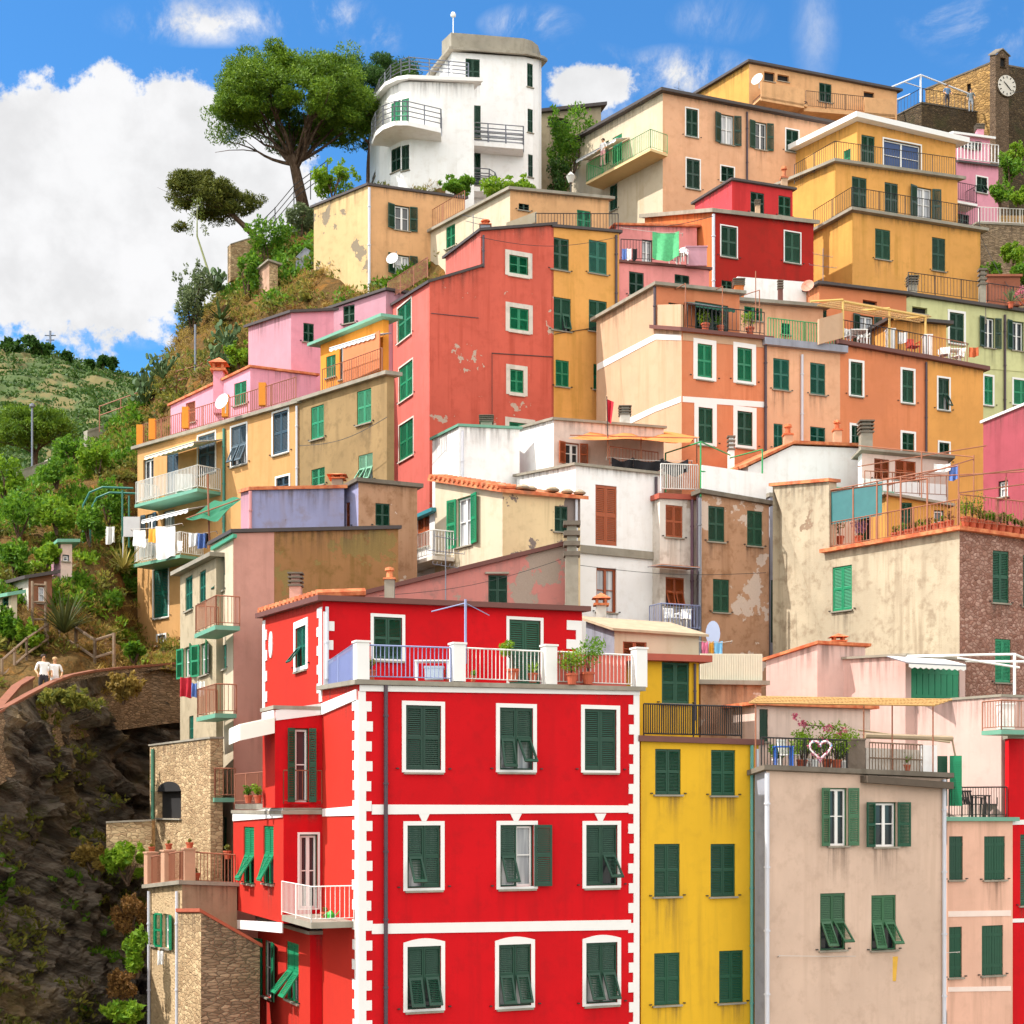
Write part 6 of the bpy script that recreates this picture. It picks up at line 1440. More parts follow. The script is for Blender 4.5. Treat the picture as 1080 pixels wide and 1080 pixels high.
def chair(label, px, py, d, mat, rot=0.0, group=None, k=1.0):
    b = P(px, py, d); t = thing('garden_chair', label, 'chair', b, group); c, s = math.cos(rot), math.sin(rot)
    T = lambda x, y, z: b + Vector((x * c - y * s, x * s + y * c, z)) * k
    def bx(m, x0, x1, y0, y1, z0, z1, lean=0): m.hexa([T(x0, y0, z0), T(x1, y0, z0), T(x1, y1, z0), T(x0, y1, z0)], [T(x0, y0 + lean, z1), T(x1, y0 + lean, z1), T(x1, y1 + lean, z1), T(x0, y1 + lean, z1)])
    m = MB(); bx(m, -.24, .24, -.24, .24, .42, .45); m.build('seat', mat, t)
    m = MB()
    for i in range(5): bx(m, -.22 + i * .094, -.16 + i * .094, .22, .25, .45, .86, .1)
    bx(m, -.24, .24, .31, .35, .84, .9); m.build('backrest', mat, t)
    for x, y in ((-.22, -.22), (.2, -.22), (-.22, .2), (.2, .2)): m = MB(); bx(m, x, x + .035, y, y + .035, 0, .43); m.build('leg', mat, t)
    for x in (-.27, .23): m = MB(); bx(m, x, x + .045, -.22, .24, .64, .67); bx(m, x, x + .04, -.22, -.18, .43, .64); m.build('armrest', mat, t)
    return t
def table(label, px, py, d, w, dp, h, mat, legmat=None):
    b = P(px, py, d); t = thing('table', label, 'table', b); m = MB(); m.cbox(b + Vector((0, 0, h - .04)), w, dp, .04); m.build('tabletop', mat, t)
    for x in (-w / 2 + .04, w / 2 - .04):
        for y in (-dp / 2 + .04, dp / 2 - .04): m = MB(); m.cbox(b + Vector((x, y, 0)), .05, .05, h - .04); m.build('leg', legmat or mat, t)
    return t
CLW, CLK, CLY, CLR, CLB = (plain('white_cloth', 'f0eeec', .9, .05), plain('black_cloth', '1c1a1e', .9, .1), plain('mustard_cloth', 'd89a30', .9, .1), plain('red_cloth', 'b81e30', .9, .1), plain('blue_cloth', '5a78b8', .9, .1))
# --- red house roof terrace
table('white table on the red house terrace behind the railing', 456, 717, 41.2, .95, .6, .52, PLASTIC)
mb = MB(); c = P(458, 717, 41.2); mb.cbox(c, .5, .4, .3); mb.cbox(c + Vector((0, 0, .3)), .54, .44, .06); tag(mb.build('cool_box', plain('pale_blue_plastic', 'c4d4e4', .5), None, c), 'pale blue cool box under the white terrace table', 'box')
potted('tall spindly yellow green tree in a clay pot on the red house terrace', 541, 719, 41, .34, .95, BRIGHT, 'tree', n=420)
potted('spiky agave in a clay pot beside the spindly terrace tree', 562, 720, 41.2, .26, .42, BRIGHT, 'agave')
potted('bushy flowering shrub in a pot at the right of the red terrace', 603, 722, 41.2, .3, .85, BRIGHT, 'bush', n=520)
potted('dense green shrub against the red privacy screen', 620, 722, 41.5, .34, .95, GREEN, 'bush', n=520)
potted('low pot of green leaves by the second terrace pillar', 499, 719, 41, .16, .14, BRIGHT, 'bush', n=160)
potted('small plant in front of the attic window on the red terrace', 391, 717, 40.6, .26, .35, MIXL, 'bush', n=160)
potted('tiny pot beside the white terrace table', 472, 718, 41.2, .16, .14, BRIGHT, 'bush', n=120)
mb = MB(); a = red.F.pt(491, 700, -.25); mb.bar(a, P(491, 632, a.y), .035, 6); mb.bar(P(491, 636, a.y), P(455, 645, a.y + .3), .015, 4); mb.bar(P(491, 636, a.y), P(516, 649, a.y + .6), .012, 4); tag(mb.build('clothes_pole', IRONB, None, a), 'pale blue clothes pole rising from the red house terrace', 'pole')
# --- red house balconies
sl_y = 41.3
potted('long planter of green leaves on the upper red house balcony', 262, 847, 43.2, .22, .3, GREEN, 'bush', n=200); potted('planter with yellow green leaves beside the balcony rail', 272, 847, 42.6, .22, .34, BRIGHT, 'bush', n=200)
potted('clay pot standing on the white railed red house balcony', 343, 972, 40.6, .26, .12, MIXL, 'bush', n=60)
mb = MB(); c = P(349, 972, 40.4); mb.lathe(c, [(.1, 0), (.11, .2), (.06, .26), (.03, .3)], 10); mb.bar(c + Vector((.08, 0, .1)), c + Vector((.24, 0, .3)), .015, 5); mb.tube([c + Vector((-.1, 0, .05)), c + Vector((-.2, 0, .16)), c + Vector((-.06, 0, .26))], .012, 5); tag(mb.build('watering_can', plain('bright_green_plastic', '28a838', .4), None, c), 'bright green watering can on the white railed balcony', 'watering can')
# --- low cream house and terrace between the red, yellow and brown houses
lowh = House('terrace_house', 'low cream house with a shallow tan roof just behind the red house terrace', 648, 47.6, 618, 737, (654, 664, 670), yaw=20, lyaw=40, mats=[CREAM, GREYL], roof=plain('tan_roof', 'b09c80', .85, .3), over=.2, th=.08); lowh.win('F', 'c', 'b', 657, 677, 682, 692, dogs=False); lowh.finish(); lowh.chimney(634, 625, 662, 13, 49.5, 'tile', WHTO)
ter = House('terrace_house', 'small terrace block with a cream slatted parapet beside the yellow house', 739, 47.8, (2.5,), 803, (None, 722, 723), yaw=20, mats=[BROWN, BROWN], roof=CONC, over=.2, th=.14, roof_name='terrace_slab'); ter.finish()
mb = MB(); sg = ter.F; L_ = sg.L
for i in range(36): u = L_ * i / 35; p = sg.at(u, zat(721, sg.at(u, 0).y), -.05); mb.obox(p, r2(sg.d) * L_ / 46, r2(sg.n) * .03, (0, 0, .95))
mb.build('slatted_parapet', plain('cream_slats', 'e4dcc4', .7), ter.root)
for i, (x0, x1, y0, y1, m, l) in enumerate([(740, 747, 676, 690, plain('pink_cloth', 'e07898', .9), 'pink cloth on the little terrace line'), (748, 753, 676, 688, CLY, 'small yellow cloth on the little terrace line'), (753, 762, 676, 692, plain('sky_cloth', '7ab8e0', .9), 'sky blue cloth on the little terrace line')]): cloth('hanging_cloth', l + ' above the slatted parapet', x0, x1, y0, y1, 49.5, m, fold=.02)
line('short clothesline over the slatted parapet', 737, 676, 49.5, 772, 676, 49.5)
mb = MB(); c = P(752, 668, 50.5); mb.prism([c + Vector((math.cos(i / 18 * 6.283) * .24, 0, math.sin(i / 18 * 6.283) * .42)) for i in range(18)], (0, .03, 0)); [mb.bar(c + Vector((dx, 0, -.3)), c + Vector((dx * 1.4, .1, -1.1)), .015, 4) for dx in (-.15, .15)]; tag(mb.build('ironing_board', plain('board_blue', 'b0bcd8', .7), None, c), 'pale blue oval board propped on the small terrace', 'board')
# --- white house roof: black cloths, orange sheet, flag
for i, (x0, x1, y1) in enumerate([(645, 668, 493), (668, 700, 495), (699, 726, 498)]): cloth('hanging_cloth', ['first black cloth from the left on the white house roof line', 'middle black cloth on the white house roof line', 'black cloth at the right end of the white house roof line'][i], x0, x1, 482 + i, y1, 58.6, CLK, fold=.12, sag=.16, group='black cloths on the white house roof')
line('clothesline carrying the black cloths', 640, 482, 58.6, 730, 486, 58.6)
wht.rail([('F', 643, 490), ('F', 694, 496)], .7, plain('rust_rail', 'b06a50', .7), -.9, gap=.14)
def pergola(name, label, posts, beams, r, mat, sheet=None, sheetmat=None, cat='pergola', slats=0, sheetname='shade_cloth'):
    t = thing(name, label, cat, P(*posts[0][0])); 
    for a, b in posts: m = MB(); m.bar(P(*a), P(*b), r, 6); m.build('post', mat, t)
    for a, b in beams: m = MB(); m.bar(P(*a), P(*b), r * .85, 6); m.build('beam', mat, t)
    if sheet:
        A, B, C_, D = [P(*q) for q in sheet]; m = MB(); vs = []; fs = []; n = 14
        for j in range(n + 1):
            for i in range(n + 1):
                u, v = i / n, j / n; p = A.lerp(B, u).lerp(D.lerp(C_, u), v); vs.append(p + Vector((0, 0, -.18 * math.sin(math.pi * u * 3) ** 2 * math.sin(math.pi * v) - .05 * math.sin(9 * u + 5 * v))))
        for j in range(n):
            for i in range(n): k = j * (n + 1) + i; fs.append((k, k + 1, k + n + 2, k + n + 1))
        if slats:
            m = MB()
            for i in range(slats): u = i / (slats - 1); w = random.uniform(-.02, .02); m.bar(A.lerp(B, u) + Vector((0, 0, w)), D.lerp(C_, u) + Vector((0, 0, -w)), .010 + random.random() * .014, 4)
            for j in range(5): v = j / 4; m.bar(A.lerp(D, v), B.lerp(C_, v), .03, 4)
        else: m.mesh(vs, fs)
        m.build(sheetname, sheetmat, t, smooth=not slats)
    return t
pergola('sun_shade', 'orange cloth sun shade on thin poles over the pinkish white house terrace', [((641, 484, 58.3), (641, 458, 58.3)), ((676, 484, 58.8), (676, 462, 58.8)), ((735, 488, 60.5), (735, 462, 60.5))], [((601, 459, 58.8), (735, 462, 58.8))], .03, IRONR, ((599, 462, 57.6), (728, 466, 58.6), (738, 460, 62.5), (640, 450, 62.5)), plain('orange_canvas', 'd8803c', .8, .25))
def cable(label, pts, sag=.25, r=.018):
    q = [P(*p) for p in pts]; m = MB()
    for a, b in zip(q, q[1:]): m.tube([a.lerp(b, i / 10) + Vector((0, 0, -sag * math.sin(math.pi * i / 10))) for i in range(11)], r, 4)
    return tag(m.build('cable', IRON, None, q[0]), label, 'cable')
cable('overhead wire running off the clock turret', [(1065, 98, 110), (1100, 84, 104)])
cable('thin wire strung from the dark red house to the peach house wall', [(752, 228, 76.5), (655, 238, 75.5)])
cable('sagging wire between the salmon tower house and the orange yellow eaves', [(505, 250, 65.5), (652, 250, 68)], .4, .012)
cable('wire crossing in front of the olive tan house wall', [(316, 470, 60), (408, 440, 57)], .3, .012)
cable('wire hanging across the old rose house wall', [(400, 628, 47.5), (592, 590, 48.6)], .25, .01)
cable('thin wire along the brown and white house fronts', [(610, 596, 56), (808, 604, 58)], .2, .012)
cable('wire from the ochre house down to the yellow green house roof', [(1033, 246, 86), (1080, 322, 76)], .4, .015)
mb = MB(); a = P(641, 460, 58.2); b = P(640, 418, 58.2); mb.bar(a, b, .02, 5); vs = [P(640.5 + u * (7 - v * 3), 421 + v * 23 + u * 3, 58.2 + .12 * math.sin(u * 5)) for v in (0, .33, .66, 1) for u in (0, .5, 1)]; mb.mesh(vs, [(j * 3 + i, j * 3 + i + 1, j * 3 + i + 4, j * 3 + i + 3) for j in range(3) for i in range(2)], 1); tag(mb.build('flag', [IRON, CLR], None, a), 'small red flag on a pole above the orange sun shade', 'flag')
pergola('pergola', 'bright green metal pergola frame on the brown house roof terrace', [((739, 524, 57.9), (739, 466, 57.9)), ((772, 526, 58.6), (772, 494, 58.6)), ((804, 530, 59.6), (804, 474, 59.6)), ((702, 519, 60.5), (702, 478, 60.5))], [((739, 466, 57.9), (702, 478, 60.5)), ((739, 497, 57.9), (804, 504, 59.6)), ((804, 474, 59.6), (770, 483, 62)), ((739, 466, 57.9), (770, 480, 62))], .035, IRONG)
mb = MB(); [mb.bar(P(x, 486, 66), P(x, y, 66), .06, 6) for x, y in ((695, 428),)]; mb.lathe(P(695, 428, 66), [(.16, 0), (.2, .05), (.2, .12), (.05, .18)], 8); tag(mb.build('flue_pipe', STEEL, None, P(695, 486, 66)), 'thin metal flue pipe against the peach side wall', 'pipe')
lg2.chimney(659, 430, 452, 13, 62.5, 'stack', WHTO); wt.chimney(771, 462, 497, 8, 63.2, 'stack', WHT)
# --- beige house terrace
pergola('pergola', 'long thin cane pergola roof over the planted beige house terrace', [((797, 812, 43.2), (797, 741, 43.2)), ((911, 812, 44.6), (911, 742, 44.6)), ((941, 812, 45.2), (941, 742, 45.2)), ((984, 816, 45.6), (984, 742, 45.6))], [((797, 741, 43.2), (984, 742, 45.4))], .025, IRONR, ((790, 741, 42.9), (986, 744, 45.0), (1004, 738, 45.9), (800, 735, 44.6)), CANEM, slats=52, sheetname='cane_roof')
t = table('bright blue folding table on the beige house terrace', 826, 811, 43.8, .55, .45, .66, plain('bright_blue', '2a6ad0', .5))
for i, (x, y, h, m, l) in enumerate([(846, 812, .75, BRIGHT, 'leafy shrub with pink flowers beside the blue table'), (858, 812, .6, GREEN, 'small green shrub behind the wreath on the beige terrace'), (882, 812, .95, BRIGHT, 'tall flowering bush at the right of the beige terrace'), (890, 813, .6, GREEN, 'low green bush by the dark terrace pillar')]): potted(l, x, y, 44.2 + i * .15, .3, h, m, 'bush', n=420, potmat=PLASTIC if i % 2 else POTM)
for i, (x, h, m, l) in enumerate([(820, .5, GREEN, 'green bush in a white pot left of the blue table'), (851, 1.0, BRIGHT, 'tall bright green shrub between the table and the wreath'), (872, .75, GREEN, 'dense green plant just behind the wreath'), (898, 1.15, BRIGHT, 'tall bright bush behind the dark terrace pillar')]): potted(l + ' on the beige house terrace', x, 811, 44.9, .3, h, m, 'bush', n=520, potmat=PLASTIC if i < 2 else POTM)
potted('small agave in a clay pot on the lattice side of the beige terrace', 955, 817, 45.6, .3, .5, GREEN, 'agave'); chair('white plastic chair beside the blue table on the beige house terrace', 834, 812, 44.3, PLASTIC, .8)
PINKF = leafmat('pink_petals', (.5, .05, .12), (.75, .25, .35), .3)
cl = [(P(x, y, d_), (.16, .1, .12), 40, .08, .06) for x, y, d_ in ((839, 756, 44.4), (846, 763, 44.5), (874, 768, 44.6), (884, 776, 44.7), (890, 771, 44.8), (868, 781, 44.5))]
for i, (a, b) in enumerate([((843, 812, 44.9), (838, 757, 44.9))]):
    t = thing('climbing_plant', 'climbing plant with pink flowers trained up the beige house terrace', 'plant', P(*a)); m = MB(); m.tube([P(843, 812, 44.9), P(841, 785, 44.8), P(850, 765, 44.7), P(875, 766, 44.8), P(889, 774, 44.9)], .015, 5); m.build('stem', BARK, t); leaf_obj('blossoms', cl, PINKF, t); leaf_obj('foliage', [(P(x, y, 44.8), (.25, .12, .15), 50, .1, .05) for x, y in ((842, 775), (850, 766), (862, 765), (878, 768), (888, 778))], BRIGHT, t)
t = thing('wreath', 'heart shaped wreath of pink and blue flowers on the beige terrace railing', 'wreath', P(865, 806, 43.35)); pts = []
for i in range(24):
    a = i / 24 * 2 * math.pi; pts.append(P(865, 790, 43.3) + Vector((16 * math.sin(a) ** 3, 0, 13 * math.cos(a) - 5 * math.cos(2 * a) - 2 * math.cos(3 * a) - math.cos(4 * a))) * .019)
m = MB(); m.tube(pts + pts[:1], .03, 5); m.build('hoop', PLASTIC, t); leaf_obj('blossoms', [(p, (.06, .04, .06), 12, .07, .05) for p in pts], PINKF, t); leaf_obj('ribbons', [(p, (.05, .04, .05), 5, .09, .03) for p in pts[::2]], plain('ribbon_blue', '6ab0d8', .7), t)
mb = MB(); a = P(902, 815, 44.6); mb.cbox(a, .5, .4, .95); mb.cbox(a + Vector((0, 0, .95)), .54, .44, .05); tag(mb.build('terrace_pillar', stucco('dark_pillar', '7a6c60', .8, .5), None, a), 'dark square masonry pillar standing on the beige house terrace', 'pillar')
t = thing('lattice_screen', 'white lattice screen and low wall on the right half of the beige terrace', 'screen', P(945, 818, 44.9)); mb = MB(); q0, q1 = P(917, 817, 44.7), P(973, 819, 45.6); e = (q1 - q0); 
for i in range(19): p = q0 + e * i / 18; mb.bar(p, p + Vector((0, 0, .95)), .014, 4)
for z in (.05, .5, .95): mb.bar(q0 + Vector((0, 0, z)), q1 + Vector((0, 0, z)), .022, 4)
mb.build('lattice', plain('brown_lattice', '7a6450', .7), t); m = MB(); n_ = Vector((-e.y, e.x, 0)).normalized() * .15; m.hexa([q0 + n_, q1 + n_, q1 + n_ * 2, q0 + n_ * 2], [p + Vector((0, 0, .8)) for p in (q0 + n_, q1 + n_, q1 + n_ * 2, q0 + n_ * 2)]); m.build('low_wall', WHTO, t); m = MB(); m.hexa([q1, q1 + e * .28, q1 + e * .28 + n_, q1 + n_], [p + Vector((0, 0, .95)) for p in (q1, q1 + e * .28, q1 + e * .28 + n_, q1 + n_)]); m.build('end_wall', WHT, t)
mb = MB(); mb.bar(P(912, 776, 46), P(1004, 779, 47), .09, 8); mb.bar(P(905, 770, 46.3), P(1002, 783, 46.8), .03, 5); mb.bar(P(1004, 779, 47), P(1008, 800, 47), .03, 5); tag(mb.build('rolled_awning', plain('old_canvas', 'a89478', .8, .2), None, P(912, 776, 46)), 'rolled up canvas awning tube above the lattice screen', 'awning')
e1.win('L', 'c', 'e', 989, 796, 1013, 848, name='door', dogs=False) if False else None
for i, (x, y, r_) in enumerate([(1024, 862, .3), (1045, 862, -.5)]): chair(['black folding chair on the pale salmon house terrace, nearer the green doors', 'black folding chair on the pale salmon house terrace, nearer the red wall'][i], x, y, 48 + i * .3, IRON, r_, 'folding chairs under the pink wall', .95)
table('little black bistro table between the folding chairs', 1034, 862, 47.8, .5, .5, .7, IRON)
t = thing('green_doors', 'pair of tall bright green shutter doors leaning at the end of the beige terrace', 'doors', P(1000, 850, 46.9)); 
for i in range(2):
    m = MB(); q = P(989 + i * 13, 850, 47.0 - i * .15); w = Vector((.33, -.12 if i else .1, 0)); hh = 1.55; m.obox(q, w, (0, .04, 0), (0, 0, hh)); [m.obox(q + w * .1 + Vector((0, -.01, .1 + k * .07)), w * .8, (0, .01, 0), (0, 0, .045)) for k in range(19)]; m.build('door_leaf', G['e'] if i else G['g'], t)
mb = MB(); q = P(1052, 769, 47); mb.cbox(q + Vector((.25, 0, 0)), .45, .35, .75); mb.cbox(q + Vector((.25, 0, .75)), .5, .4, .05); tag(mb.build('balcony_cabinet', PLASTIC, None, q), 'white cabinet on the green edged balcony of the red house at the edge', 'cabinet')
line('thin clothesline along the beige house front', 822, 1008, 42.8, 1012, 1004, 46.0)
mb = MB(); q = P(932, 1009, 44.6); mb.hexa([q + Vector((0, 0, -.72)), q + Vector((.36, 0, -.72)), q + Vector((.36, .25, -.72)), q + Vector((0, .25, -.72))], [q + Vector((-.04, 0, 0)), q + Vector((.42, 0, 0)), q + Vector((.42, .25, 0)), q + Vector((-.04, .25, 0))]); mb.tube([q + Vector((0, .1, 0)), q + Vector((.2, .1, .14)), q + Vector((.4, .1, 0))], .015, 5); tag(mb.build('hanging_basket', plain('yellow_wicker', 'd8a840', .8, .2), None, q), 'yellow wicker basket hanging from the beige house clothesline', 'basket')
cloth('hanging_cloth', 'small white cloth pegged beside the yellow basket', 949, 956, 1007, 1016, 44.9, CLW); cloth('hanging_cloth', 'white and tan rag pegged on the beige house clothesline', 957, 967, 1007, 1026, 45.1, plain('tan_cloth', 'd8c0a0', .9), fold=.05)
# --- cream stucco house terrace
rs = random.Random(5)
for i in range(9):
    p = st.Lw.pt(944 + i * 7.2, 571 - i * 1.6, -.32); px, py = CX + p.x / p.y * FPX, HY - (p.z - CZ) / p.y * FPX
    potted('small terracotta flower pot in the row along the sunny stucco terrace edge', px, py, p.y, .3, rs.uniform(.15, .35), [MIXL, GREEN, RUSTL][i % 3], 'bush', group='flower pots along the stucco terrace', n=90)
for i in range(9):
    p = st.F.pt(1018 + i * 7.6, 555 + i * 1.5, -.3); px, py = CX + p.x / p.y * FPX, HY - (p.z - CZ) / p.y * FPX
    potted('leafy plant in a clay pot along the shaded edge of the stone terrace', px, py, p.y, .32, rs.uniform(.4, 1.0) if i < 3 else rs.uniform(.3, .55), [BRIGHT, GREEN, MIXL][i % 3], 'bush', group='plants along the stone terrace', n=260)
potted('flowering bush behind the veranda glass of the cream stucco house', 886, 574, 57, .3, .9, MIXL, 'bush', n=320); potted('purple flowering shrub inside the veranda', 905, 574, 56, .3, .7, leafmat('purple_petals', (.18, .06, .2), (.4, .25, .4), .2), 'bush', n=320)
pergola('pergola', 'rusty pipe pergola spanning the cream stucco house terrace', [((936, 566, 54.6), (936, 505, 54.6)), ((1011, 556, 52.2), (1011, 491, 52.2)), ((1061, 556, 53.6), (1061, 503, 53.6)), ((972, 540, 60), (972, 476, 60)), ((1027, 540, 60), (1027, 480, 60))],
        [((876, 517, 56.5), (1011, 491, 52.2)), ((1011, 503, 52.2), (1100, 492, 55)), ((936, 512, 54.6), (1027, 484, 60)), ((1011, 520, 52.2), (1100, 508, 55)), ((905, 470, 62), (1027, 482, 60)), ((930, 505, 58), (1085, 497, 57)), ((905, 492, 60), (1040, 470, 61))], .03, IRONR)
for i, (x0, x1, y0, y1, m) in enumerate([(985, 1002, 489, 497, CLW), (1001, 1010, 490, 506, CLB)]): cloth('hanging_cloth', ['white sheet folded over the rusty terrace poles', 'blue cloth over the rusty terrace poles'][i], x0, x1, y0, y1, 60.2, m)
pergola('pergola', 'white pipe pergola frame in front of the pebbly stone wall', [((1070, 738, 49), (1070, 690, 49)), ((957, 700, 50), (957, 692, 50))], [((957, 692, 50), (1070, 690, 49)), ((1070, 690, 49), (1100, 702, 50)), ((985, 697, 51.5), (1100, 698, 51.5)), ((1010, 694, 51), (1075, 704, 51.5))], .05, PLASTIC)
# --- long orange row terraces
pergola('pergola', 'cane pergola on yellow poles over the orange house terrace', [((889, 364, 67), (889, 318, 67)), ((938, 372, 69), (938, 326, 69)), ((976, 377, 70), (976, 334, 70))], [((855, 318, 66.8), (889, 316, 67)), ((903, 328, 68.8), (938, 325, 69)), ((943, 337, 69.8), (976, 334, 70)), ((889, 318, 67), (976, 334, 70))], .06, plain('yellow_pole', 'd8b468', .7), ((862, 322, 66.2), (970, 340, 69.5), (982, 334, 73), (885, 316, 71)), CANEM, slats=46, sheetname='cane_roof')
for i, (x, y, l) in enumerate([(897, 365, 'white plastic chair at the left end of the orange house terrace'), (911, 367, 'white plastic chair beside the table on the orange house terrace'), (996, 384, 'white plastic chair on the amber house terrace'), (1010, 386, 'second white chair on the amber house terrace, nearest its right end')]): chair(l, x, y, 67.6 + i * .9, PLASTIC, .6 - i * .5, 'white chairs on the orange row terraces', .95)
table('white table between the chairs on the orange house terrace', 904, 366, 67.5, .8, .7, .7, PLASTIC); table('white table on the amber house terrace', 1003, 385, 70.6, .8, .6, .7, PLASTIC)
chair('red folding chair on the orange house terrace under drying cloth', 963, 376, 69.6, plain('red_canvas', 'd84a38', .7), .3); cloth('hanging_cloth', 'white towel hanging under the cane pergola', 947, 957, 350, 362, 69.8, CLW); cloth('hanging_cloth', 'dark orange cloth thrown over the amber terrace rail', 1022, 1032, 366, 376, 70.3, RUSTL if 0 else plain('rust_cloth', 'b85a30', .9))
for x, y0, y1 in ((939, 345, 372), (978, 352, 378)):
    mb = MB(); q = P(x, y1, 69.2 if x < 950 else 70); mb.cbox(q, .36, .36, 1.0); mb.cbox(q + Vector((0, 0, 1)), .42, .42, .06); tag(mb.build('terrace_pillar', WHT, None, q), 'white square pillar on the orange terrace ' + ('beside the red chair' if x < 950 else 'where the amber house begins'), 'pillar')
potted('round yellow green bush in a pot on the terracotta house terrace', 744, 350, 65, .35, .7, BRIGHT, 'bush', n=300); potted('yellow flowering bush on the terracotta house terrace', 791, 354, 66, .35, .7, BRIGHT, 'bush', n=300); potted('green plant by the white box on the terracotta house terrace', 760, 351, 65.5, .3, .5, GREEN, 'bush', n=200)
pergola('pergola', 'thin metal frame of posts and wires on the terracotta house terrace', [((723, 350, 64), (723, 299, 64)), ((762, 353, 65), (762, 302, 65)), ((801, 358, 66), (801, 306, 66)), ((797, 340, 69), (797, 286, 69))], [((723, 299, 64), (700, 312, 67)), ((762, 302, 65), (738, 314, 69)), ((801, 306, 66), (776, 314, 70))], .025, IRONR)
potted('olive bush on the yellow green house roof behind the railing', 962, 312, 77.5, .3, .8, OLIVEL, 'bush', n=240); potted('pale cactus like plant on the yellow green house roof', 1066, 325, 78, .3, .9, OLIVEL, 'agave')
potted('flowers in a pot at the right corner of the yellow green house roof', 1078, 322, 78.4, .3, .8, PINKF, 'bush', n=240)
mb = MB(); q = P(1046, 322, 80); mb.box(tuple(q + Vector((-.2, 0, 0))), tuple(q + Vector((1.5, .6, 1.5)))); mb.box(tuple(q + Vector((-.3, -.1, 1.5))), tuple(q + Vector((1.6, .7, 1.62)))); tag(mb.build('roof_shed', stucco('shed_red', 'a86850', .8, .5), None, q), 'small reddish shed on the roof of the yellow green house', 'shed')
# --- coral house terrace
cloth('shade_net', 'bright green shade net hung over the coral pink house terrace', 688, 716, 244, 272, 73.4, plain('green_net', '58b87c', .8, .35, scale=9), cat='net', fold=.08, sag=.1); line('line holding up the green shade net', 655, 240, 73.4, 720, 246, 73.4)
chair('white plastic chair on the coral pink house terrace by the green net', 712, 277, 73.8, PLASTIC, .4); chair('white plastic chair at the edge of the coral pink terrace', 719, 278, 73.9, PLASTIC, -.6)
mb = MB(); q = P(724, 280, 74); mb.box(tuple(q), tuple(q + Vector((1.0, .12, .9)))); mb.box(tuple(q + Vector((-.04, -.03, .9))), tuple(q + Vector((1.04, .15, .96)))); tag(mb.build('terrace_screen', PINKL, None, q), 'pale pink parapet panel at the end of the coral terrace', 'panel')
for i, (x, m) in enumerate([(656, CLB), (661, CLW), (667, CLK)]): cloth('hanging_cloth', ['blue shirt on the coral terrace line', 'white shirt on the coral terrace line', 'black cloth on the coral terrace line'][i] + ' by the dark door', x, x + 5, 262, 274, 73.1, m, fold=.03)
# --- orange house washing and green canopy
line('line of towels on the lower orange house balcony', 138, 558, 67.6, 192, 552, 65.8)
for x0, x1, y0, y1, m, l, dd_ in [(141, 153, 559, 576, CLW, 'white towel at the left end of the balcony line', 67.5), (157, 166, 557, 572, CLY, 'mustard yellow towel on the balcony line', 67.0), (164, 185, 555, 588, CLW, 'large white sheet hanging over the lower balcony', 66.6), (187, 193, 570, 580, CLW, 'small white cloth at the right of the sheet', 65.9)]: cloth('hanging_cloth', l + ' of the orange house', x0, x1, y0, y1, dd_, m, d1=dd_ - .4, fold=.05)
for x0, x1, y1, m, l in [(199, 208, 576, CLW, 'crumpled white shirt drying beside the orange house'), (208, 218, 578, CLB, 'blue shirt drying beside the orange house'), (216, 222, 572, CLK, 'dark trousers drying beside the orange house')]: cloth('hanging_cloth', l + ' under the green canopy', x0, x1, 562, y1, 58.6, m, fold=.06)
line('line of shirts under the green canopy', 194, 562, 58.7, 228, 560, 58.5)
pergola('sun_shade', 'dark green cloth canopy slung on a pole beside the lavender house', [((221, 578, 57.5), (219, 500, 57.5))], [((196, 547, 57.5), (254, 526, 57.5))], .035, IRONR, ((196, 547, 57.2), (230, 549, 56.4), (256, 524, 57.4), (226, 529, 60.5)), plain('dark_green_canvas', '1c6a48', .8, .1))
cloth('hanging_cloth', 'white towel hung on the green metal frame of the slope', 111, 121, 555, 573, 70, CLW); mb = MB(); q = P(130, 566, 68.5); mb.box(tuple(q), tuple(q + Vector((.75, .05, .9)))); mb.bar(q, q + Vector((0, 0, -1)), .03, 4); mb.bar(q + Vector((.75, 0, 0)), q + Vector((.75, 0, -1)), .03, 4); tag(mb.build('panel_board', plain('grey_panel', 'c8c4c4', .7), None, q), 'pale grey panel board next to the balcony towels', 'panel')
mb = MB(); q = orr.Lw.pt(195, 519, .7); mb.cbox(q, .75, .5, .75); mb.prism([q + Vector((math.cos(i / 12 * 6.283) * .24 - .05, -.27, .38 + math.sin(i / 12 * 6.283) * .24)) for i in range(12)], (0, .03, 0)); tag(mb.build('air_conditioner', PLASTIC, None, q), 'white air conditioner on the upper orange house balcony', 'air conditioner')
for x0, x1, y0, y1, d_, m, l in [(190, 202, 714, 735, 53, CLR, 'dark red cloth drying under the grey house shutters'), (202, 209, 720, 735, 52.6, CLB, 'blue patterned cloth next to the dark red one'), (208, 216, 718, 733, 52.3, CLW, 'white cloth drying under the grey house shutters'), (217, 226, 812, 834, 50.4, CLW, 'white towel over the lowest rusty balcony'), (166, 173, 1002, 1017, 47.4, CLW, 'small white cloth on the beige house below its shutters')]: cloth('hanging_cloth', l, x0, x1, y0, y1, d_, m, fold=.05)
for i, (x, y) in enumerate([(160, 899), (178, 896), (200, 895)]): potted('wide terracotta bowl on a pillar of the beige cliff terrace', x, y + 1, [50.3, 48.4, 46.2][i], .22, .1, MIXL, 'bush', group='bowls on the terrace pillars', n=60)
potted('terracotta planter on the rail of the beige cliff terrace', 240, 906, 47.6, .26, .2, MIXL, 'bush', n=120); potted('clay pot on the floor of the beige cliff terrace', 206, 931, 46.4, .3, .15, GREEN, 'bush', n=100)
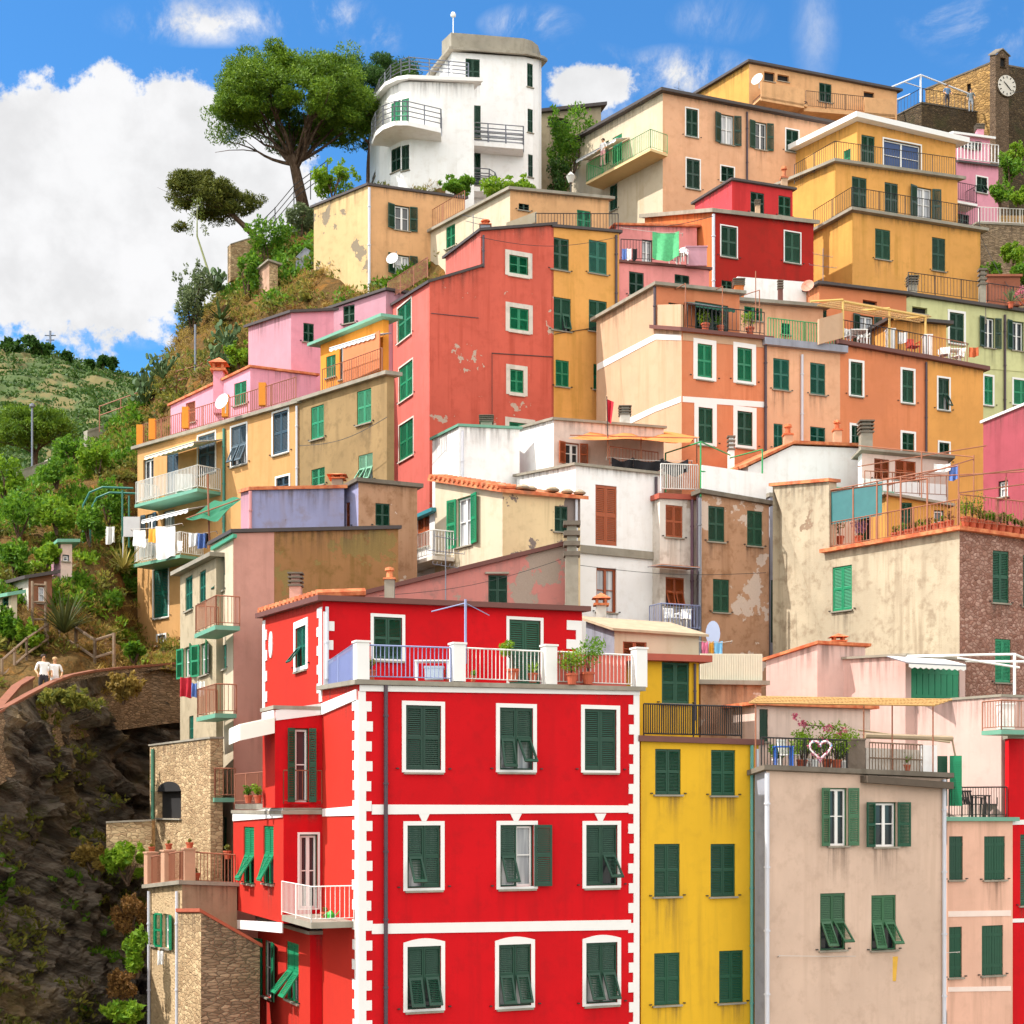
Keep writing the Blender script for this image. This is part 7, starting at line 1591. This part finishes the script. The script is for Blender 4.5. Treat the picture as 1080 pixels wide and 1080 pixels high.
# --- narrow white house balcony, street lamp
chair('white metal chair on the narrow white house balcony, left one', 709, 663, 57.4, PLASTIC, .4, None, .9); chair('white metal chair on the narrow white house balcony, right one', 721, 664, 57.5, PLASTIC, -.5, None, .9)
t = thing('street_lamp', 'old style street lamp with a glass lantern by the peach house', 'lamp', P(602, 214, 85)); m = MB(); m.bar(P(602, 214, 85), P(602, 193, 85), .05, 6); m.build('post', IRON, t); m = MB(); m.lathe(P(602, 193, 85), [(.12, 0), (.26, .35), (.28, .38), (.1, .55), (.03, .62)], 8); m.build('lantern', plain('lantern_glass', 'c8c8c0', .3), t)
sal.antenna(499, 226, 246, 70); dr2.antenna(868, 262, 300, 76, ((.2, .5), (.5, .7))); px_.antenna(716, 86, 112, 90, ((.3, .3),)); cb.chimney(512, 232, 250, 13, 71, 'pot', STEEL); ube.antenna(418, 265, 285, 75, ((.4, .2),))

# ---------------------------------------------------------------- people
SKIN = plain('skin', 'c8946e', .6, .05)
def person(label, px, py, d, h, shirt, legs, hair, yaw=0.0, stride=.15, arm=(.25, .35), hold=None):
    """a standing or walking figure grown from one skeleton; feet at (px, py)"""
    b = P(px, py, d); t = thing('person', label, 'person', b); k = h / 1.72
    J = {'pelvis': (0, 0, .92), 'belly': (0, -.005, 1.08), 'chest': (0, 0, 1.3), 'neck': (0, .01, 1.45), 'chin': (0, -.01, 1.53), 'head': (0, -.01, 1.62), 'top': (0, 0, 1.69)}
    R = {'pelvis': (.15, .11), 'belly': (.14, .1), 'chest': (.165, .11), 'neck': (.055, .055), 'chin': (.065, .075), 'head': (.078, .095), 'top': (.05, .06)}
    E = [('pelvis', 'belly'), ('belly', 'chest'), ('chest', 'neck'), ('neck', 'chin'), ('chin', 'head'), ('head', 'top')]
    J['nose'] = (0, -.112, 1.6); R['nose'] = (.016, .016); E.append(('head', 'nose'))
    for s, n in ((-1, 'l'), (1, 'r')):
        st_ = stride * s
        for a, p, r in (('hip', (s * .1, 0, .88), .1), ('knee', (s * .11, -.5 * st_ - .02, .48), .062), ('ankle', (s * .11, st_, .08), .042), ('toe', (s * .13, st_ - .17, .035), .035),
                        ('sh', (s * .19, 0, 1.4), .065), ('elb', (s * (.25 + arm[0] * .1), .03 - st_ * .3, 1.13), .042), ('wri', (s * (.24 + arm[0] * .05), -.1 - arm[1] * .3, .93 + arm[1] * .2), .03), ('palm', (s * .24, -.13 - arm[1] * .34, .87 + arm[1] * .22), .032)):
            J[a + n] = p; R[a + n] = (r, r)
        E += [('pelvis', 'hip' + n), ('hip' + n, 'knee' + n), ('knee' + n, 'ankle' + n), ('ankle' + n, 'toe' + n), ('chest', 'sh' + n), ('sh' + n, 'elb' + n), ('elb' + n, 'wri' + n), ('wri' + n, 'palm' + n)]
        pm = Vector(J['palm' + n])
        for f in range(5):
            fx = (f - 1.5) * .019 if f < 4 else -s * .035; ln = (.062, .072, .067, .052, .045)[f]; q = pm + Vector((fx, -.01, -.035 if f < 4 else -.005)); q2 = q + Vector((0, -ln * .45, -ln * .75))
            J['f%d%s' % (f, n)] = tuple(q); J['g%d%s' % (f, n)] = tuple(q2); R['f%d%s' % (f, n)] = (.0095, .0095); R['g%d%s' % (f, n)] = (.007, .007); E += [('palm' + n, 'f%d%s' % (f, n)), ('f%d%s' % (f, n), 'g%d%s' % (f, n))]
    names = list(J); ix = {n: i for i, n in enumerate(names)}; c, s = math.cos(yaw), math.sin(yaw)
    rot = lambda p: Vector((p[0] * c - p[1] * s, p[0] * s + p[1] * c, p[2])) * k
    me = bpy.data.meshes.new('skeleton'); me.from_pydata([rot(J[n]) for n in names], [(ix[a], ix[b_]) for a, b_ in E], [])
    tmp = bpy.data.objects.new('skeleton', me); COL.objects.link(tmp); tmp.modifiers.new('skin', 'SKIN'); sv = me.skin_vertices[0].data
    for n in names: sv[ix[n]].radius = (R[n][0] * k, R[n][1] * k)
    sv[0].use_root = True
    sm = tmp.modifiers.new('sub', 'SUBSURF'); sm.levels = sm.render_levels = 2
    dg = bpy.context.evaluated_depsgraph_get(); bm = bpy.data.meshes.new_from_object(tmp.evaluated_get(dg)); bpy.data.objects.remove(tmp); bpy.data.meshes.remove(me)
    bm.name = 'body'; bm.materials.clear(); [bm.materials.append(m) for m in (SKIN, shirt, legs, IRON)]
    for p in bm.polygons:
        z = p.center.z / k; x = abs((p.center.x * c + p.center.y * s) / k); p.use_smooth = True
        p.material_index = 3 if z < .09 else 2 if z < .97 and x < .2 else 1 if z < 1.43 and (x < .2 or z > 1.15) else 0
    body = link('body', bm, t)
    hm = MB(); hc = b + rot((0, .012, 1.635)); hm.lathe(hc - Vector((0, 0, .03 * k)), [(.098 * k, -.01 * k), (.108 * k, .03 * k), (.1 * k, .08 * k), (.06 * k, .115 * k), (.01, .125 * k)], 10)
    hm.build('hair', hair, t, smooth=True)
    fm = MB()
    for s_ in (-1, 1): fm.lathe(b + rot((s_ * .032, -.095, 1.615)), [(.003, -.008 * k), (.009 * k, 0), (.003, .008 * k)], 6)
    fm.obox(b + rot((-.025, -.094, 1.555)), rot((.05, 0, 0)), rot((0, -.006, 0)), (0, 0, .008 * k)); fm.build('face_features', IRON, t)
    return t
WS = plain('white_shirt', 'f2f0ee', .85, .04)
person('walker in a white shirt and dark trousers behind the brick coped path wall', 46, 740, 55.0, 1.72, WS, plain('dark_trousers', '38343a', .85), plain('dark_hair', '3a2a22', .8), .5, .14)
person('smaller walker in white clothes holding the hands low, on the cliff path', 58, 739, 55.6, 1.6, WS, plain('white_trousers', 'e4e0dc', .85), plain('fair_hair', 'b89468', .8), .3, .08)
person('person in a blue shirt and dark trousers on the castle terrace beside the railing', 999, 114, 111.5, 1.75, plain('blue_shirt', '5a7898', .85), plain('dark_trousers', '38343a', .85), plain('dark_hair', '3a2a22', .8), .2, .05)
person('person in dark grey clothes standing under the slit window of the castle', 1024, 119, 112.2, 1.75, plain('grey_shirt', '6a7478', .85), plain('grey_trousers', '8a9098', .85), plain('dark_hair', '3a2a22', .8), -.3, .05)
person('person in a white top leaning at the green balcony rail of the peach house', 636, 176, 89.5, 1.68, WS, plain('pink_trousers', 'd8a0a0', .85), plain('dark_hair', '3a2a22', .8), -.8, .04)
